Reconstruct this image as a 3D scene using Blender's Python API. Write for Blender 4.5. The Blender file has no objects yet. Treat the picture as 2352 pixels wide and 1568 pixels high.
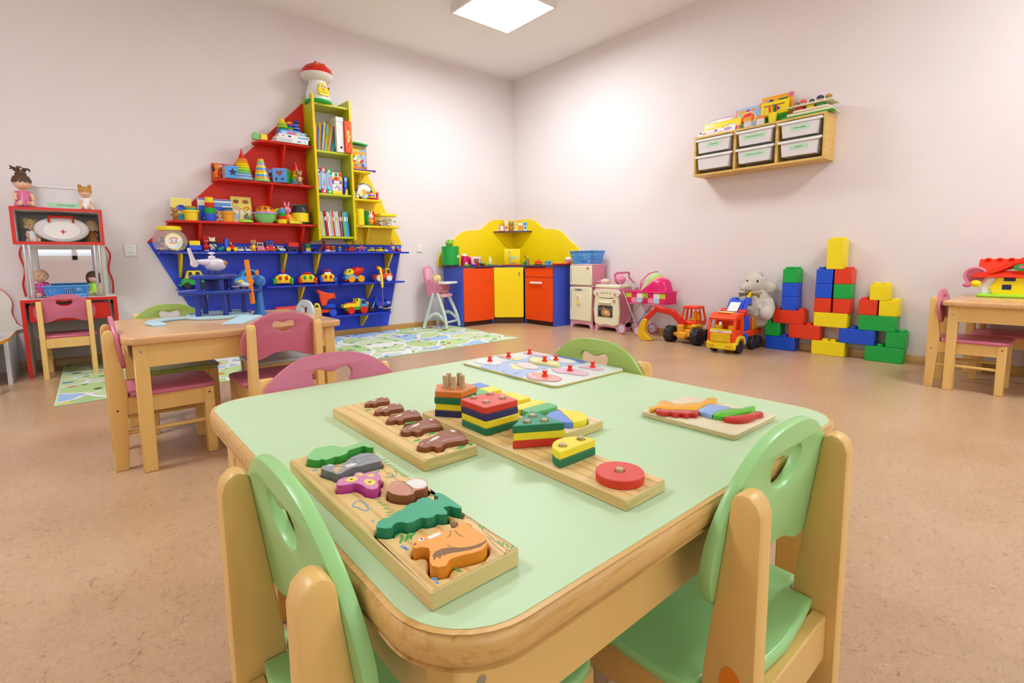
import bpy, bmesh, math, random
from mathutils import Vector, Matrix
from mathutils.geometry import tessellate_polygon
random.seed(7)
COL = bpy.context.scene.collection
PI = math.pi
R = math.radians

# ---------------------------------------------------------------- camera
F = 1153.276; YAW, PITCH, ROLL = 0.707417, 0.112488, -0.0121118; CX, CY = 1176.0, 727.65
CH = 0.75
def _basis():
    cy, sy = math.cos(YAW), math.sin(YAW)
    f = Vector((sy*math.cos(PITCH), cy*math.cos(PITCH), -math.sin(PITCH)))
    r = Vector((cy, -sy, 0)); u = r.cross(f)
    c, s = math.cos(ROLL), math.sin(ROLL)
    return c*r + s*u, -s*r + c*u, f
CR, CU, CF = _basis()
def _ray(x, y): return CF*F + CR*(x-CX) - CU*(y-CY)
def _at(x, y, a, v):
    d = _ray(x, y); o = Vector((0, 0, CH)); return o + d*((v-o[a])/d[a])
def aX(x, y, v): return _at(x, y, 0, v)     # photo point on the plane X = v
def aY(x, y, v): return _at(x, y, 1, v)
def aZ(x, y, v): return _at(x, y, 2, v)
cam = bpy.data.cameras.new('camera'); camo = bpy.data.objects.new('camera', cam); COL.objects.link(camo)
cam.sensor_width = 36; cam.lens = F/2352*36; cam.shift_y = -(784-CY)/2352; cam.clip_start = .02
camo.matrix_world = Matrix(((CR.x, CU.x, -CF.x, 0), (CR.y, CU.y, -CF.y, 0), (CR.z, CU.z, -CF.z, CH), (0, 0, 0, 1)))
bpy.context.scene.camera = camo

# ---------------------------------------------------------------- materials
def lin(c):
    c /= 255
    return c/12.92 if c <= .04045 else ((c+.055)/1.055)**2.4
def hexc(h):
    h = h.lstrip('#'); return tuple(lin(int(h[i:i+2], 16)) for i in (0, 2, 4))+(1,)
MATS = {}
def mat(name, col, rough=.4, metal=0, **k):
    if name in MATS: return MATS[name]
    m = bpy.data.materials.new(name); m.use_nodes = True
    b = m.node_tree.nodes['Principled BSDF']
    b.inputs['Base Color'].default_value = hexc(col); b.inputs['Roughness'].default_value = rough; b.inputs['Metallic'].default_value = metal
    if 'spec' in k: b.inputs['Specular IOR Level'].default_value = k['spec']
    if 'trans' in k: b.inputs['Transmission Weight'].default_value = k['trans']; b.inputs['IOR'].default_value = k.get('ior', 1.45)
    if 'alpha' in k: b.inputs['Alpha'].default_value = k['alpha']
    if 'sheen' in k: b.inputs['Sheen Weight'].default_value = k['sheen']
    if 'emit' in k: b.inputs['Emission Color'].default_value = hexc(col); b.inputs['Emission Strength'].default_value = k['emit']
    MATS[name] = m
    return m
class NT:
    """short-hand for building node trees"""
    def __init__(s, m): s.t = m.node_tree; s.b = s.t.nodes['Principled BSDF']
    def n(s, typ, **k):
        o = s.t.nodes.new('ShaderNode'+typ)
        for a, v in k.items():
            if a.startswith('_'): setattr(o, a[1:], v)
        return o
    def l(s, a, b): s.t.links.new(a, b)
    def co(s, scale=(1, 1, 1), rot=(0, 0, 0), kind='Object'):
        c = s.n('TexCoord'); mp = s.n('Mapping'); mp.inputs['Scale'].default_value = scale; mp.inputs['Rotation'].default_value = rot
        s.l(c.outputs[kind], mp.inputs[0]); return mp.outputs[0]
    def noise(s, vec, scale, detail=2, rough=.5, dist=0):
        o = s.n('TexNoise'); o.inputs['Scale'].default_value = scale; o.inputs['Detail'].default_value = detail
        o.inputs['Roughness'].default_value = rough; o.inputs['Distortion'].default_value = dist; s.l(vec, o.inputs['Vector']); return o
    def ramp(s, fac, stops):
        o = s.n('ValToRGB'); e = o.color_ramp.elements
        while len(e) < len(stops): e.new(.5)
        for i, (p, c) in enumerate(stops): e[i].position = p; e[i].color = hexc(c) if isinstance(c, str) else (c, c, c, 1)
        s.l(fac, o.inputs[0]); return o.outputs[0]
    def math(s, op, a, b=None, c=None):
        o = s.n('Math', _operation=op)
        for i, v in enumerate((a, b, c)):
            if v is None: continue
            if hasattr(v, 'links'): s.l(v, o.inputs[i])
            else: o.inputs[i].default_value = v
        return o.outputs[0]
    def mix(s, f, a, b):
        o = s.n('Mix', _data_type='RGBA')
        for i, v in ((0, f), (6, a), (7, b)):
            if hasattr(v, 'links'): s.l(v, o.inputs[i])
            elif isinstance(v, str): o.inputs[i].default_value = hexc(v)
            else: o.inputs[i].default_value = v
        return o.outputs[2]
    def bump(s, h, strength, dist=.01):
        o = s.n('Bump'); o.inputs['Strength'].default_value = strength; o.inputs['Distance'].default_value = dist
        s.l(h, o.inputs['Height']); s.l(o.outputs[0], s.b.inputs['Normal'])
def woodmat(name, c1, c2, scale=(60, 4, 60), rough=.35, amt=1.0, knots=False):
    m = mat(name, c1, rough); t = NT(m)
    v = t.co(scale)
    a = t.noise(v, 1.2, 4, .6, .6); b = t.noise(v, 4, 2, .5, .2)
    f = t.math('ADD', t.math('MULTIPLY', a.outputs[0], .75), t.math('MULTIPLY', b.outputs[0], .25))
    c = t.ramp(f, [(.3, c2), (.5, c1), (.62, c1), (.72, c2)])
    if knots:
        w = t.n('TexVoronoi'); w.inputs['Scale'].default_value = 3.3; t.l(t.co((1, 1, 1)), w.inputs['Vector'])
        k = t.ramp(w.outputs['Distance'], [(.05, 1.0), (.09, .0)])
        c = t.mix(k, c, '#8A5A20')
    t.l(c, t.b.inputs['Base Color'])
    return m
def pinemat(name, c1, c2, freq=90, axis='X', rough=.45):
    """pine: grain lines along the board"""
    m = mat(name, c1, rough); t = NT(m)
    v = t.co((1, .09, 1)) if axis == 'Y' else t.co((.09, 1, 1))
    d = t.noise(v, 9, 3, .5)
    w = t.n('TexWave', _wave_type='BANDS', _bands_direction='X' if axis == 'Y' else 'Y'); w.inputs['Scale'].default_value = freq/3.2
    w.inputs['Distortion'].default_value = 7; w.inputs['Detail'].default_value = 2; w.inputs['Detail Scale'].default_value = 1.2
    t.l(v, w.inputs['Vector'])
    f = t.math('ADD', t.math('MULTIPLY', w.outputs['Fac'], .6), t.math('MULTIPLY', d.outputs[0], .4))
    t.l(t.ramp(f, [(.25, c1), (.6, c1), (.95, c2)]), t.b.inputs['Base Color'])
    return m

# ---------------------------------------------------------------- mesh builder
def sm(pts, n=6, closed=True):
    """smooth curve through 2D or 3D points"""
    P = [Vector(p) for p in pts]; N = len(P); out = []
    rng = range(N) if closed else range(N-1)
    for i in rng:
        if closed: a, b, c, d = P[i-1], P[i], P[(i+1) % N], P[(i+2) % N]
        else: a, b, c, d = P[max(i-1, 0)], P[i], P[i+1], P[min(i+2, N-1)]
        for k in range(n):
            t = k/n
            out.append(.5*((2*b)+(c-a)*t+(2*a-5*b+4*c-d)*t*t+(3*b-a-3*c+d)*t**3))
    if not closed: out.append(P[-1].copy())
    return [tuple(v) for v in out]
def ellip(cx, cy, rx, ry=None, n=24, a0=0, a1=2*PI, rot=0):
    ry = rx if ry is None else ry
    full = abs(a1-a0-2*PI) < 1e-6; m = n if full else n+1; o = []
    for i in range(m):
        a = a0+(a1-a0)*i/n; x, y = rx*math.cos(a), ry*math.sin(a)
        o.append((cx+x*math.cos(rot)-y*math.sin(rot), cy+x*math.sin(rot)+y*math.cos(rot)))
    return o
def rrect(x0, x1, y0, y1, r, n=5):
    o = []
    for cx, cy, a in ((x1-r, y0+r, -PI/2), (x1-r, y1-r, 0), (x0+r, y1-r, PI/2), (x0+r, y0+r, PI)):
        o += [(cx+r*math.cos(a+PI/2*i/n), cy+r*math.sin(a+PI/2*i/n)) for i in range(n+1)]
    return o
def star(cx, cy, r, r2, n=5, a=PI/2):
    return [(cx+(r if i % 2 == 0 else r2)*math.cos(a+PI*i/n), cy+(r if i % 2 == 0 else r2)*math.sin(a+PI*i/n)) for i in range(2*n)]
def area2(p): return sum(p[i-1][0]*p[i][1]-p[i][0]*p[i-1][1] for i in range(len(p)))/2
def inset(p, d):
    n = len(p); o = []
    for i in range(n):
        a, b, c = Vector(p[i-1][:2]), Vector(p[i][:2]), Vector(p[(i+1) % n][:2])
        e1 = (b-a); e2 = (c-b)
        if e1.length < 1e-9 or e2.length < 1e-9: o.append(tuple(b)); continue
        e1.normalize(); e2.normalize()
        n1 = Vector((-e1.y, e1.x)); n2 = Vector((-e2.y, e2.x)); m = n1+n2
        if m.length < 1e-6: m = n1.copy()
        m.normalize(); k = max(.5, m.dot(n1)); o.append(tuple(b+m*(d/k)))
    return o
def T(x=0, y=0, z=0): return Matrix.Translation((x, y, z))
def RX(a): return Matrix.Rotation(R(a), 4, 'X')
def RY(a): return Matrix.Rotation(R(a), 4, 'Y')
def RZ(a): return Matrix.Rotation(R(a), 4, 'Z')
XZ = Matrix(((1, 0, 0, 0), (0, 0, -1, 0), (0, 1, 0, 0), (0, 0, 0, 1)))   # outline (x,z), thickness towards -Y
YZ = Matrix(((0, 0, 1, 0), (1, 0, 0, 0), (0, 1, 0, 0), (0, 0, 0, 1)))    # outline (y,z), thickness towards +X
class MB:
    def __init__(s, m=None, M=None):
        s.v = []; s.f = []; s.fm = []; s.mats = []; s.ci = 0; s.M = M or Matrix.Identity(4)
        if m: s.m(m)
    def m(s, name):
        mt = MATS[name]
        if mt not in s.mats: s.mats.append(mt)
        s.ci = s.mats.index(mt); return s
    def at(s, M): s.M = M; return s
    def add(s, vs, fs, M=None):
        o = len(s.v); X = s.M @ M if M is not None else s.M
        s.v += [X @ Vector(v) for v in vs]; s.f += [tuple(o+i for i in f) for f in fs]; s.fm += [s.ci]*len(fs); return s
    def box(s, c, d, b=0, M=None):
        x, y, z = d[0]/2, d[1]/2, d[2]/2; b = min(b, x*.98, y*.98, z*.98)
        if b <= 0:
            vs = [(sx*x, sy*y, sz*z) for sx in (-1, 1) for sy in (-1, 1) for sz in (-1, 1)]
            fs = [(0, 1, 3, 2), (4, 6, 7, 5), (0, 4, 5, 1), (2, 3, 7, 6), (0, 2, 6, 4), (1, 5, 7, 3)]
        else:
            vs = []; idx = {}
            for sx in (-1, 1):
                for sy in (-1, 1):
                    for sz in (-1, 1):
                        for a in range(3):
                            p = [sx*(x-b), sy*(y-b), sz*(z-b)]; p[a] = (sx*x, sy*y, sz*z)[a]
                            idx[sx, sy, sz, a] = len(vs); vs.append(tuple(p))
            fs = []
            for a in range(3):
                u, w = (a+1) % 3, (a+2) % 3
                for sg in (-1, 1):
                    def k(su, sw):
                        q = [0, 0, 0]; q[a] = sg; q[u] = su; q[w] = sw; return idx[q[0], q[1], q[2], a]
                    f = (k(-1, -1), k(1, -1), k(1, 1), k(-1, 1)); fs.append(f if sg > 0 else f[::-1])
            for a in range(3):      # edges running along axis a
                u, w = (a+1) % 3, (a+2) % 3
                for su in (-1, 1):
                    for sw in (-1, 1):
                        def k(sa, ax):
                            q = [0, 0, 0]; q[a] = sa; q[u] = su; q[w] = sw; return idx[q[0], q[1], q[2], ax]
                        f = (k(-1, u), k(1, u), k(1, w), k(-1, w)); fs.append(f[::-1] if su*sw > 0 else f)
            for sx in (-1, 1):
                for sy in (-1, 1):
                    for sz in (-1, 1):
                        f = tuple(idx[sx, sy, sz, a] for a in range(3)); fs.append(f if sx*sy*sz > 0 else f[::-1])
        MM = T(*c) @ M if M is not None else T(*c)
        return s.add(vs, fs, MM)
    def bx(s, x0, x1, y0, y1, z0, z1, b=0): return s.box(((x0+x1)/2, (y0+y1)/2, (z0+z1)/2), (abs(x1-x0), abs(y1-y0), abs(z1-z0)), b)
    def lathe(s, prof, n=20, M=None, a0=0, a1=2*PI):
        full = abs(a1-a0-2*PI) < 1e-6; m = n if full else n+1; vs = []; fs = []
        for r, z in prof:
            for i in range(m):
                a = a0+(a1-a0)*i/n; vs.append((r*math.cos(a), r*math.sin(a), z))
        for j in range(len(prof)-1):
            for i in range(n):
                k = (i+1) % m
                q = (j*m+i, j*m+k, (j+1)*m+k, (j+1)*m+i)
                fs.append(q)
        if full:
            if prof[0][0] > 1e-6: fs.append(tuple(range(m))[::-1])
            if prof[-1][0] > 1e-6: fs.append(tuple((len(prof)-1)*m+i for i in range(m)))
        return s.add(vs, fs, M)
    def _ax(s, p, q):
        p, q = Vector(p), Vector(q); d = q-p
        return T(*p) @ d.to_track_quat('Z', 'Y').to_matrix().to_4x4(), d.length
    def cyl(s, p, q, r, r2=None, n=14, b=0):
        X, L = s._ax(p, q); r2 = r if r2 is None else r2
        pr = [(r, 0), (r2, L)] if not b else [(r-b, 0), (r, b), (r2, L-b), (r2-b, L)]
        return s.lathe(pr, n, X)
    def ell(s, c, r, n=16, k=10, M=None):
        if not hasattr(r, '__len__'): r = (r, r, r)
        pr = [(max(0, math.sin(PI*j/k)), -math.cos(PI*j/k)) for j in range(k+1)]
        pr[0] = (0, -1); pr[-1] = (0, 1)
        X = T(*c) @ (M if M is not None else Matrix.Identity(4)) @ Matrix.Diagonal((r[0], r[1], r[2], 1))
        return s.lathe(pr, n, X)
    def tor(s, c, Rr, r, n=20, k=8, M=None, a0=0, a1=2*PI):
        pr = [(Rr+r*math.cos(2*PI*j/k), r*math.sin(2*PI*j/k)) for j in range(k+1)]
        return s.lathe(pr, n, T(*c) @ (M if M is not None else Matrix.Identity(4)), a0, a1)
    def tube(s, pts, r, n=8, closed=False, M=None):
        P = [Vector(p) for p in pts]; N = len(P); vs = []; fs = []; up = None
        for i in range(N):
            a = P[i-1] if (i or closed) else P[i]; b = P[(i+1) % N] if (i < N-1 or closed) else P[i]
            d = (b-a).normalized()
            if up is None: up = d.orthogonal().normalized()
            up = (up-d*up.dot(d)); up = up.normalized() if up.length > 1e-6 else d.orthogonal().normalized()
            w = d.cross(up); rr = r[i] if hasattr(r, '__len__') else r
            vs += [P[i]+(up*math.cos(2*PI*k/n)+w*math.sin(2*PI*k/n))*rr for k in range(n)]
        for i in range(N if closed else N-1):
            for k in range(n):
                j = (i+1) % N; fs.append((i*n+k, i*n+(k+1) % n, j*n+(k+1) % n, j*n+k))
        if not closed: fs += [tuple(range(n))[::-1], tuple((N-1)*n+k for k in range(n))]
        return s.add(vs, fs, M)
    def prism(s, out, z0, z1, M=None, b=0, seg=1, holes=(), bb=None):
        """outline extruded from z0 to z1, edge rounding b (top) and bb (bottom), holes cut through"""
        if area2(out) < 0: out = out[::-1]
        bb = b if bb is None else bb
        def rings(o, sg):
            rs = []
            for k in range(seg+1 if bb else 1):
                a = PI/2*k/seg; rs.append((inset(o, sg*bb*(1-math.sin(a))) if bb else o, z0+(bb*(1-math.cos(a)) if bb else 0)))
            for k in range(seg+1 if b else 1):
                a = PI/2*k/seg; rs.append((inset(o, sg*b*(1-math.cos(a))) if b else o, z1-(b*(1-math.sin(a)) if b else 0)))
            return rs
        loops = [out]+[(h if area2(h) > 0 else h[::-1]) for h in holes]; vs = []; fs = []; tops = []; bots = []
        for li, o in enumerate(loops):
            rs = rings(o, 1 if li == 0 else -1); n = len(o); st = len(vs)
            for pts, z in rs: vs += [(p[0], p[1], z) for p in pts]
            for j in range(len(rs)-1):
                for i in range(n):
                    k = (i+1) % n; q = (st+j*n+i, st+j*n+k, st+(j+1)*n+k, st+(j+1)*n+i); fs.append(q if li == 0 else q[::-1])
            bots.append([st+i for i in range(n)]); tops.append([st+(len(rs)-1)*n+i for i in range(n)])
        for grp, flip in ((tops, False), (bots, True)):
            flat = [i for g in grp for i in g]
            if len(grp) == 1 and len(flat) <= 4: fs.append(tuple(flat[::-1] if flip else flat)); continue
            tris = tessellate_polygon([[Vector((vs[i][0], vs[i][1], 0)) for i in g] for g in grp])
            for t in tris:
                f = [flat[i] for i in t]
                a = area2([vs[i] for i in f])
                if abs(a) < 1e-14: continue
                if (a < 0) != flip: f = f[::-1]
                fs.append(tuple(f))
        return s.add(vs, fs, M)
    def lines(s, pts, w, z, M=None, closed=False, h=.0003):
        """painted stroke: a thin ribbon following pts"""
        P = [Vector(p[:2]) for p in pts]; n = len(P); L = []; Rr = []
        for i in range(n):
            a = P[i-1] if (i or closed) else P[i]; b = P[(i+1) % n] if (i < n-1 or closed) else P[i]
            d = (b-a); d = d.normalized() if d.length > 1e-9 else Vector((1, 0)); q = Vector((-d.y, d.x))*w/2
            L.append(P[i]+q); Rr.append(P[i]-q)
        vs = [(p.x, p.y, z+h) for p in L]+[(p.x, p.y, z+h) for p in Rr]
        fs = [(i, n+i, n+(i+1) % n, (i+1) % n) for i in range(n if closed else n-1)]
        return s.add(vs, fs, M)
    def remat(s, cond, name):
        k = s.ci; s.m(name)
        for i, f in enumerate(s.f):
            P = [s.v[j] for j in f]; n = Vector((0, 0, 0))
            for j in range(len(P)): n += P[j-1].cross(P[j])
            if n.length > 0:
                if cond(n.normalized(), sum(P, Vector())/len(P)): s.fm[i] = s.ci
        s.ci = k; return s
    def text(s, txt, size, M, ext=.0004, align='CENTER'):
        c = bpy.data.curves.new('t', 'FONT'); c.body = txt; c.size = size; c.extrude = ext; c.align_x = align; c.align_y = 'CENTER'; c.resolution_u = 3
        o = bpy.data.objects.new('t', c); COL.objects.link(o); bpy.context.view_layer.update()
        me = o.to_mesh(); vs = [v.co.copy() for v in me.vertices]; fs = [tuple(p.vertices) for p in me.polygons]; o.to_mesh_clear()
        bpy.data.objects.remove(o); bpy.data.curves.remove(c)
        return s.add(vs, fs, M)
    def out(s, name, parent=None, label=None, ang=38, remesh=0):
        me = bpy.data.meshes.new(name); me.from_pydata([tuple(v) for v in s.v], [], s.f)
        for mt in s.mats: me.materials.append(mt)
        me.polygons.foreach_set('material_index', s.fm)
        me.polygons.foreach_set('use_smooth', [True]*len(s.f)); me.update()
        bm = bmesh.new(); bm.from_mesh(me); bmesh.ops.recalc_face_normals(bm, faces=bm.faces); bm.to_mesh(me); bm.free()
        me.set_sharp_from_angle(angle=R(ang))
        o = bpy.data.objects.new(name, me); COL.objects.link(o)
        if remesh:
            q = o.modifiers.new('skin', 'REMESH'); q.mode = 'VOXEL'; q.voxel_size = remesh; q.use_smooth_shade = True
            q = o.modifiers.new('soft', 'SMOOTH'); q.factor = .5; q.iterations = 4
        if parent is not None: o.parent = parent
        if label: o['label'] = label
        return o
def tag(o, label, cat, group=None, kind=None):
    o['label'] = label; o['category'] = cat
    if group: o['group'] = group
    if kind: o['kind'] = kind
    return o
def thing(name, label, cat, loc=(0, 0, 0), rz=0, group=None):
    o = bpy.data.objects.new(name, None); COL.objects.link(o); o.empty_display_size = .02
    o.location = loc; o.rotation_euler = (0, 0, R(rz)); return tag(o, label, cat, group)
def solo(mb, name, label, cat, loc=(0, 0, 0), rz=0, group=None, rot=None):
    o = mb.out(name); o.location = loc; o.rotation_euler = rot if rot else (0, 0, R(rz)); return tag(o, label, cat, group)
def struct(mb, name, parent=None):
    o = mb.out(name, parent)
    if parent is None: o['kind'] = 'structure'
    return o
def dup(root, loc, rz, label, group=None):
    r = root.copy(); COL.objects.link(r); r.location = loc; r.rotation_euler = (0, 0, R(rz)); r['label'] = label
    if group: r['group'] = group
    for ch in list(root.children):
        c = ch.copy(); COL.objects.link(c); c.parent = r
        for g in list(ch.children):
            d = g.copy(); COL.objects.link(d); d.parent = c
    return r
LAMP, DAY_FILL, SKY, EXPO = 38.0, 40.0, 1.0, 0.17
UNSEEN_LAMPS = ((3.02, -.5), (-1.05, 2.3))  # right rear lamp inferred; left lamp added to brighten the left side
# ---------------------------------------------------------------- plain materials
for n, c, r in (
    ('white', '#EFEDE8', .4), ('white gloss', '#F2F1EE', .18), ('offwhite', '#E6E2D6', .5), ('cream plastic', '#F0EBC4', .35), ('grey', '#A9ABAD', .4),
    ('light grey', '#CFD3D6', .35), ('mid grey', '#7F8486', .4), ('charcoal', '#2B2A2C', .45), ('black', '#141416', .35), ('rubber', '#26262A', .55),
    ('red', '#D8200F', .3), ('dark red', '#9C1712', .35), ('scarlet', '#F03415', .3), ('orange red', '#F5480F', .35), ('orange', '#F58A16', .35), ('amber', '#F2A81C', .35),
    ('yellow', '#F7DC10', .3), ('soft yellow', '#F5E26A', .4), ('deep yellow', '#E8B60E', .35), ('lime', '#B7D51E', .35), ('bright lime', '#A8EA2E', .35), ('green', '#10A63A', .3),
    ('dark green', '#0F5A38', .4), ('leaf green', '#2F9E2E', .4), ('grass green', '#3FB24A', .45), ('light green', '#86CF74', .4), ('teal', '#13A08A', .35), ('turquoise', '#39B7C4', .35),
    ('blue', '#1246C8', .3), ('navy', '#1C2C9A', .3), ('royal', '#1F52DE', .3), ('sky', '#4E9FE8', .35), ('pale blue', '#9CC4EE', .35), ('ice', '#B9DCE8', .4), ('ink', '#23254F', .4),
    ('pink', '#E88FA8', .35), ('light pink', '#F3BFC9', .4), ('rose', '#D86C94', .35), ('hot pink', '#E3106E', .3), ('magenta', '#C73A92', .35), ('lilac', '#B79AD8', .35), ('purple', '#5B3C9C', .35),
    ('skin', '#EBBE98', .45), ('skin pink', '#EDC3AC', .45), ('brown', '#8A5130', .4), ('bear brown', '#A8703C', .45), ('dark brown', '#4E2F1C', .5), ('blond', '#E6CE8E', .6), ('sand', '#D9B98A', .5),
    ('cow brown', '#9C6248', .5), ('cow side', '#8A4C2C', .5), ('label green', '#B6E3BC', .6), ('paper', '#EFEBDD', .6), ('hair brown', '#5A3A28', .6), ('ginger', '#C08A3C', .6)):
    mat(n, c, r)
mat('chrome', '#D8DADC', .12, 1.0); mat('steel', '#B9BCBE', .28, 1.0); mat('brass screw', '#8E7F55', .35, .9)
mat('clear plastic', '#FFFFFF', .06, trans=.0, alpha=.16); mat('frosted plastic', '#F1ECEA', .35, alpha=.82); mat('glass clear', '#FFFFFF', .03, alpha=.14)
mat('hole', '#0B0A0A', .8)
mat('bird yellow', '#F0B02A', .25); mat('bird red', '#C92A22', .15); mat('bird green', '#58BE22', .2); mat('bird blue', '#8DB4E6', .25)
# melamine boards of the boat shelf and the play kitchen
mat('boat blue', '#3450DC', .38, spec=.3); mat('boat blue shelf', '#1B36C0', .25); mat('boat red', '#DE2C16', .42, spec=.3); mat('boat yellow', '#F3D208', .3); mat('boat lime', '#C7CC0C', .35)
mat('dark edging', '#4A3C56', .4); mat('kitchen yellow', '#FBDF08', .33); mat('kitchen orange', '#F4500A', .38); mat('kitchen blue', '#4660D8', .38, spec=.35); mat('kitchen top', '#3A3E8C', .3)
# furniture paint
mat('mint', '#A2DC8E', .33); mat('mint top', '#C6E2B6', .42, spec=.35); mat('chair pink', '#CE6E88', .36); mat('olive green', '#9DBB58', .36); mat('chair grey', '#C2CAD0', .3)
woodmat('birch frame', '#EBC274', '#E7BA68', (18, 18, 3), .38)
woodmat('beech edge', '#DDB26A', '#C08E45', (7, 90, 90), .3)
woodmat('beech top', '#DDAE78', '#CF9B62', (3, 26, 26), .22)
woodmat('pine shelf', '#E3BC68', '#CE9A3E', (6, 5, 30), .4, knots=True)
pinemat('pine board', '#EBCB88', '#C79447', 60, 'Y'); pinemat('pine end', '#D5C07E', '#A48B4A', 160, 'X'); pinemat('pale pine', '#EADBB0', '#D4B57C', 50, 'Y')
woodmat('plywood', '#EADFBC', '#E2D2A4', (8, 30, 8), .4); mat('plywood edge', '#D9C47C', .5); mat('plywood core', '#B8974E', .5)
woodmat('peg wood', '#C9B48A', '#A48B5C', (40, 40, 20), .5)
woodmat('oak skirting', '#C99C52', '#AE7E36', (3, 3, 60), .35)
# plush
def plush(name, c, sc=220):
    m = mat(name, c, .9, sheen=.4); t = NT(m); n = t.noise(t.co(), sc, 3, .7); t.bump(n.outputs[0], .9, .012); return m
plush('fleece white', '#E9E2CF', 160); plush('plush green', '#8FE02E', 120)

# wall paint: faint roller texture
m = mat('wall paint', '#EBE1DF', .75); t = NT(m); n = t.noise(t.co(), 90, 3, .6); t.bump(n.outputs[0], .12, .004)
c = t.noise(t.co(), .8, 2); t.l(t.ramp(c.outputs[0], [(.3, '#E9DEDC'), (.7, '#EDE4E2')]), t.b.inputs['Base Color'])
mat('ceiling paint', '#F6F3EF', .85)
# linoleum with scattered hair-like fibres
m = mat('linoleum', '#C2A07C', .3); t = NT(m); b = t.co()
base = t.noise(b, 3.0, 3, .5); fine = t.noise(b, 160, 2, .6)
c0 = t.ramp(base.outputs[0], [(.3, '#BD9A74'), (.7, '#C8A784')])
c1 = t.mix(t.math('MULTIPLY', t.ramp(fine.outputs[0], [(.45, 0.), (.75, 1.)]), .35), c0, '#A9845F')
def fibres(scale, off, thr, mscale, dark, amt):
    global c1
    mp = t.n('Mapping'); mp.inputs['Location'].default_value = (off, off*1.7, 0); mp.inputs['Rotation'].default_value = (0, 0, off); t.l(b, mp.inputs[0])
    q = t.noise(mp.outputs[0], scale, 1.5, .45, .9)
    d = t.math('ABSOLUTE', t.math('SUBTRACT', q.outputs[0], .5))
    line = t.ramp(d, [(0, 1.), (thr, 0.)])
    k = t.noise(mp.outputs[0], mscale, 1, .5); msk = t.ramp(k.outputs[0], [(.47, 0.), (.55, 1.)])
    c1 = t.mix(t.math('MULTIPLY', t.math('MULTIPLY', line, msk), amt), c1, dark)
fibres(26, 0, .012, 42, '#6E4526', .75); fibres(30, 3.1, .011, 48, '#7A5030', .7); fibres(28, 7.7, .012, 44, '#E3C6A0', .6); fibres(34, 11.3, .010, 52, '#8A5F3C', .65)
t.l(c1, t.b.inputs['Base Color']); t.l(t.ramp(fine.outputs[0], [(.3, .24), (.7, .36)]), t.b.inputs['Roughness'])

# ---------------------------------------------------------------- room shell
WY, WX, HC = 5.07, 4.39, 3.02        # left wall plane, right wall plane, ceiling height
X0, Y0 = -2.0, -2.2
struct(MB('linoleum').bx(X0-.1, WX+.1, Y0-.1, WY+.1, -.05, 0), 'floor')
struct(MB('ceiling paint').bx(X0-.1, WX+.1, Y0-.1, WY+.1, HC, HC+.05), 'ceiling')
struct(MB('wall paint').bx(X0-.1, WX+.1, WY, WY+.1, 0, HC), 'wall_left')
struct(MB('wall paint').bx(WX, WX+.1, Y0, WY, 0, HC), 'wall_right')
# the two walls behind the camera: one solid with a door, one with a wide window added for soft fill light
struct(MB('wall paint').bx(X0-.1, X0, Y0, WY, 0, HC), 'wall_west')
wb = MB('wall paint'); wy0, wy1 = Y0-.1, Y0
wb.bx(X0-.1, -1.2, wy0, wy1, 0, HC).bx(3.4, WX+.1, wy0, wy1, 0, HC).bx(-1.2, 3.4, wy0, wy1, 0, .85).bx(-1.2, 3.4, wy0, wy1, 2.55, HC)
struct(wb, 'wall_south')
wf = MB('white'); 
for x in (-1.2, -.05, 1.1, 2.25, 3.4): wf.bx(x-.04, x+.04, wy0+.03, wy1-.01, .85, 2.55)
wf.bx(-1.2, 3.4, wy0+.03, wy1-.01, .85, .93).bx(-1.2, 3.4, wy0+.03, wy1-.01, 2.47, 2.55)
w = struct(wf, 'unseen_window_1'); struct(MB('glass clear').bx(-1.16, 3.36, wy0+.05, wy0+.056, .93, 2.47), 'pane', w)
bb = MB('oak skirting')
bb.prism([(0, 0), (.022, 0), (.022, .01), (.014, .05), (.012, .055), (0, .055)], X0, WX-.012, M=Matrix(((0, 0, 1, 0), (-1, 0, 0, WY), (0, 1, 0, 0), (0, 0, 0, 1))))
struct(bb, 'baseboard_left')
bb = MB('oak skirting')
bb.prism([(0, 0), (.022, 0), (.022, .01), (.014, .05), (.012, .055), (0, .055)], Y0, WY-.012, M=Matrix(((-1, 0, 0, WX), (0, 0, 1, 0), (0, 1, 0, 0), (0, 0, 0, 1))))
struct(bb, 'baseboard_right')

# ---------------------------------------------------------------- ceiling lamps
mat('diffuser', '#F3F8FF', .5, emit=LAMP)
mat('lamp housing', '#EDE6DE', .45)
def lamp(x, y, label):
    L = thing('ceiling_lamp', label, 'lamp', (x, y, HC), 0)
    s, h, w_ = .335, .085, .02
    f = MB('lamp housing')
    f.bx(-s, s, -s, -s+w_, -h, 0).bx(-s, s, s-w_, s, -h, 0).bx(-s, -s+w_, -s+w_, s-w_, -h, 0).bx(s-w_, s, -s+w_, s-w_, -h, 0).bx(-s+w_, s-w_, -s+w_, s-w_, -.02, 0)
    f.out('housing', L)
    MB('diffuser').bx(-s+w_, s-w_, -s+w_, s-w_, -h+.004, -h+.014).out('diffuser', L)
    return L
lamp(3.02, 3.60, 'square white ceiling light fitting with glowing panel near the room corner')
for x, y in UNSEEN_LAMPS: lamp(x, y, 'square white ceiling light fitting unseen and assumed, outside the view')
# soft fill light added at an assumed, unseen window behind the camera
sky = bpy.data.worlds.new('sky'); bpy.context.scene.world = sky; sky.use_nodes = True
bg = sky.node_tree.nodes['Background']; bg.inputs[0].default_value = (.82, .9, 1, 1); bg.inputs[1].default_value = SKY

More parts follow.
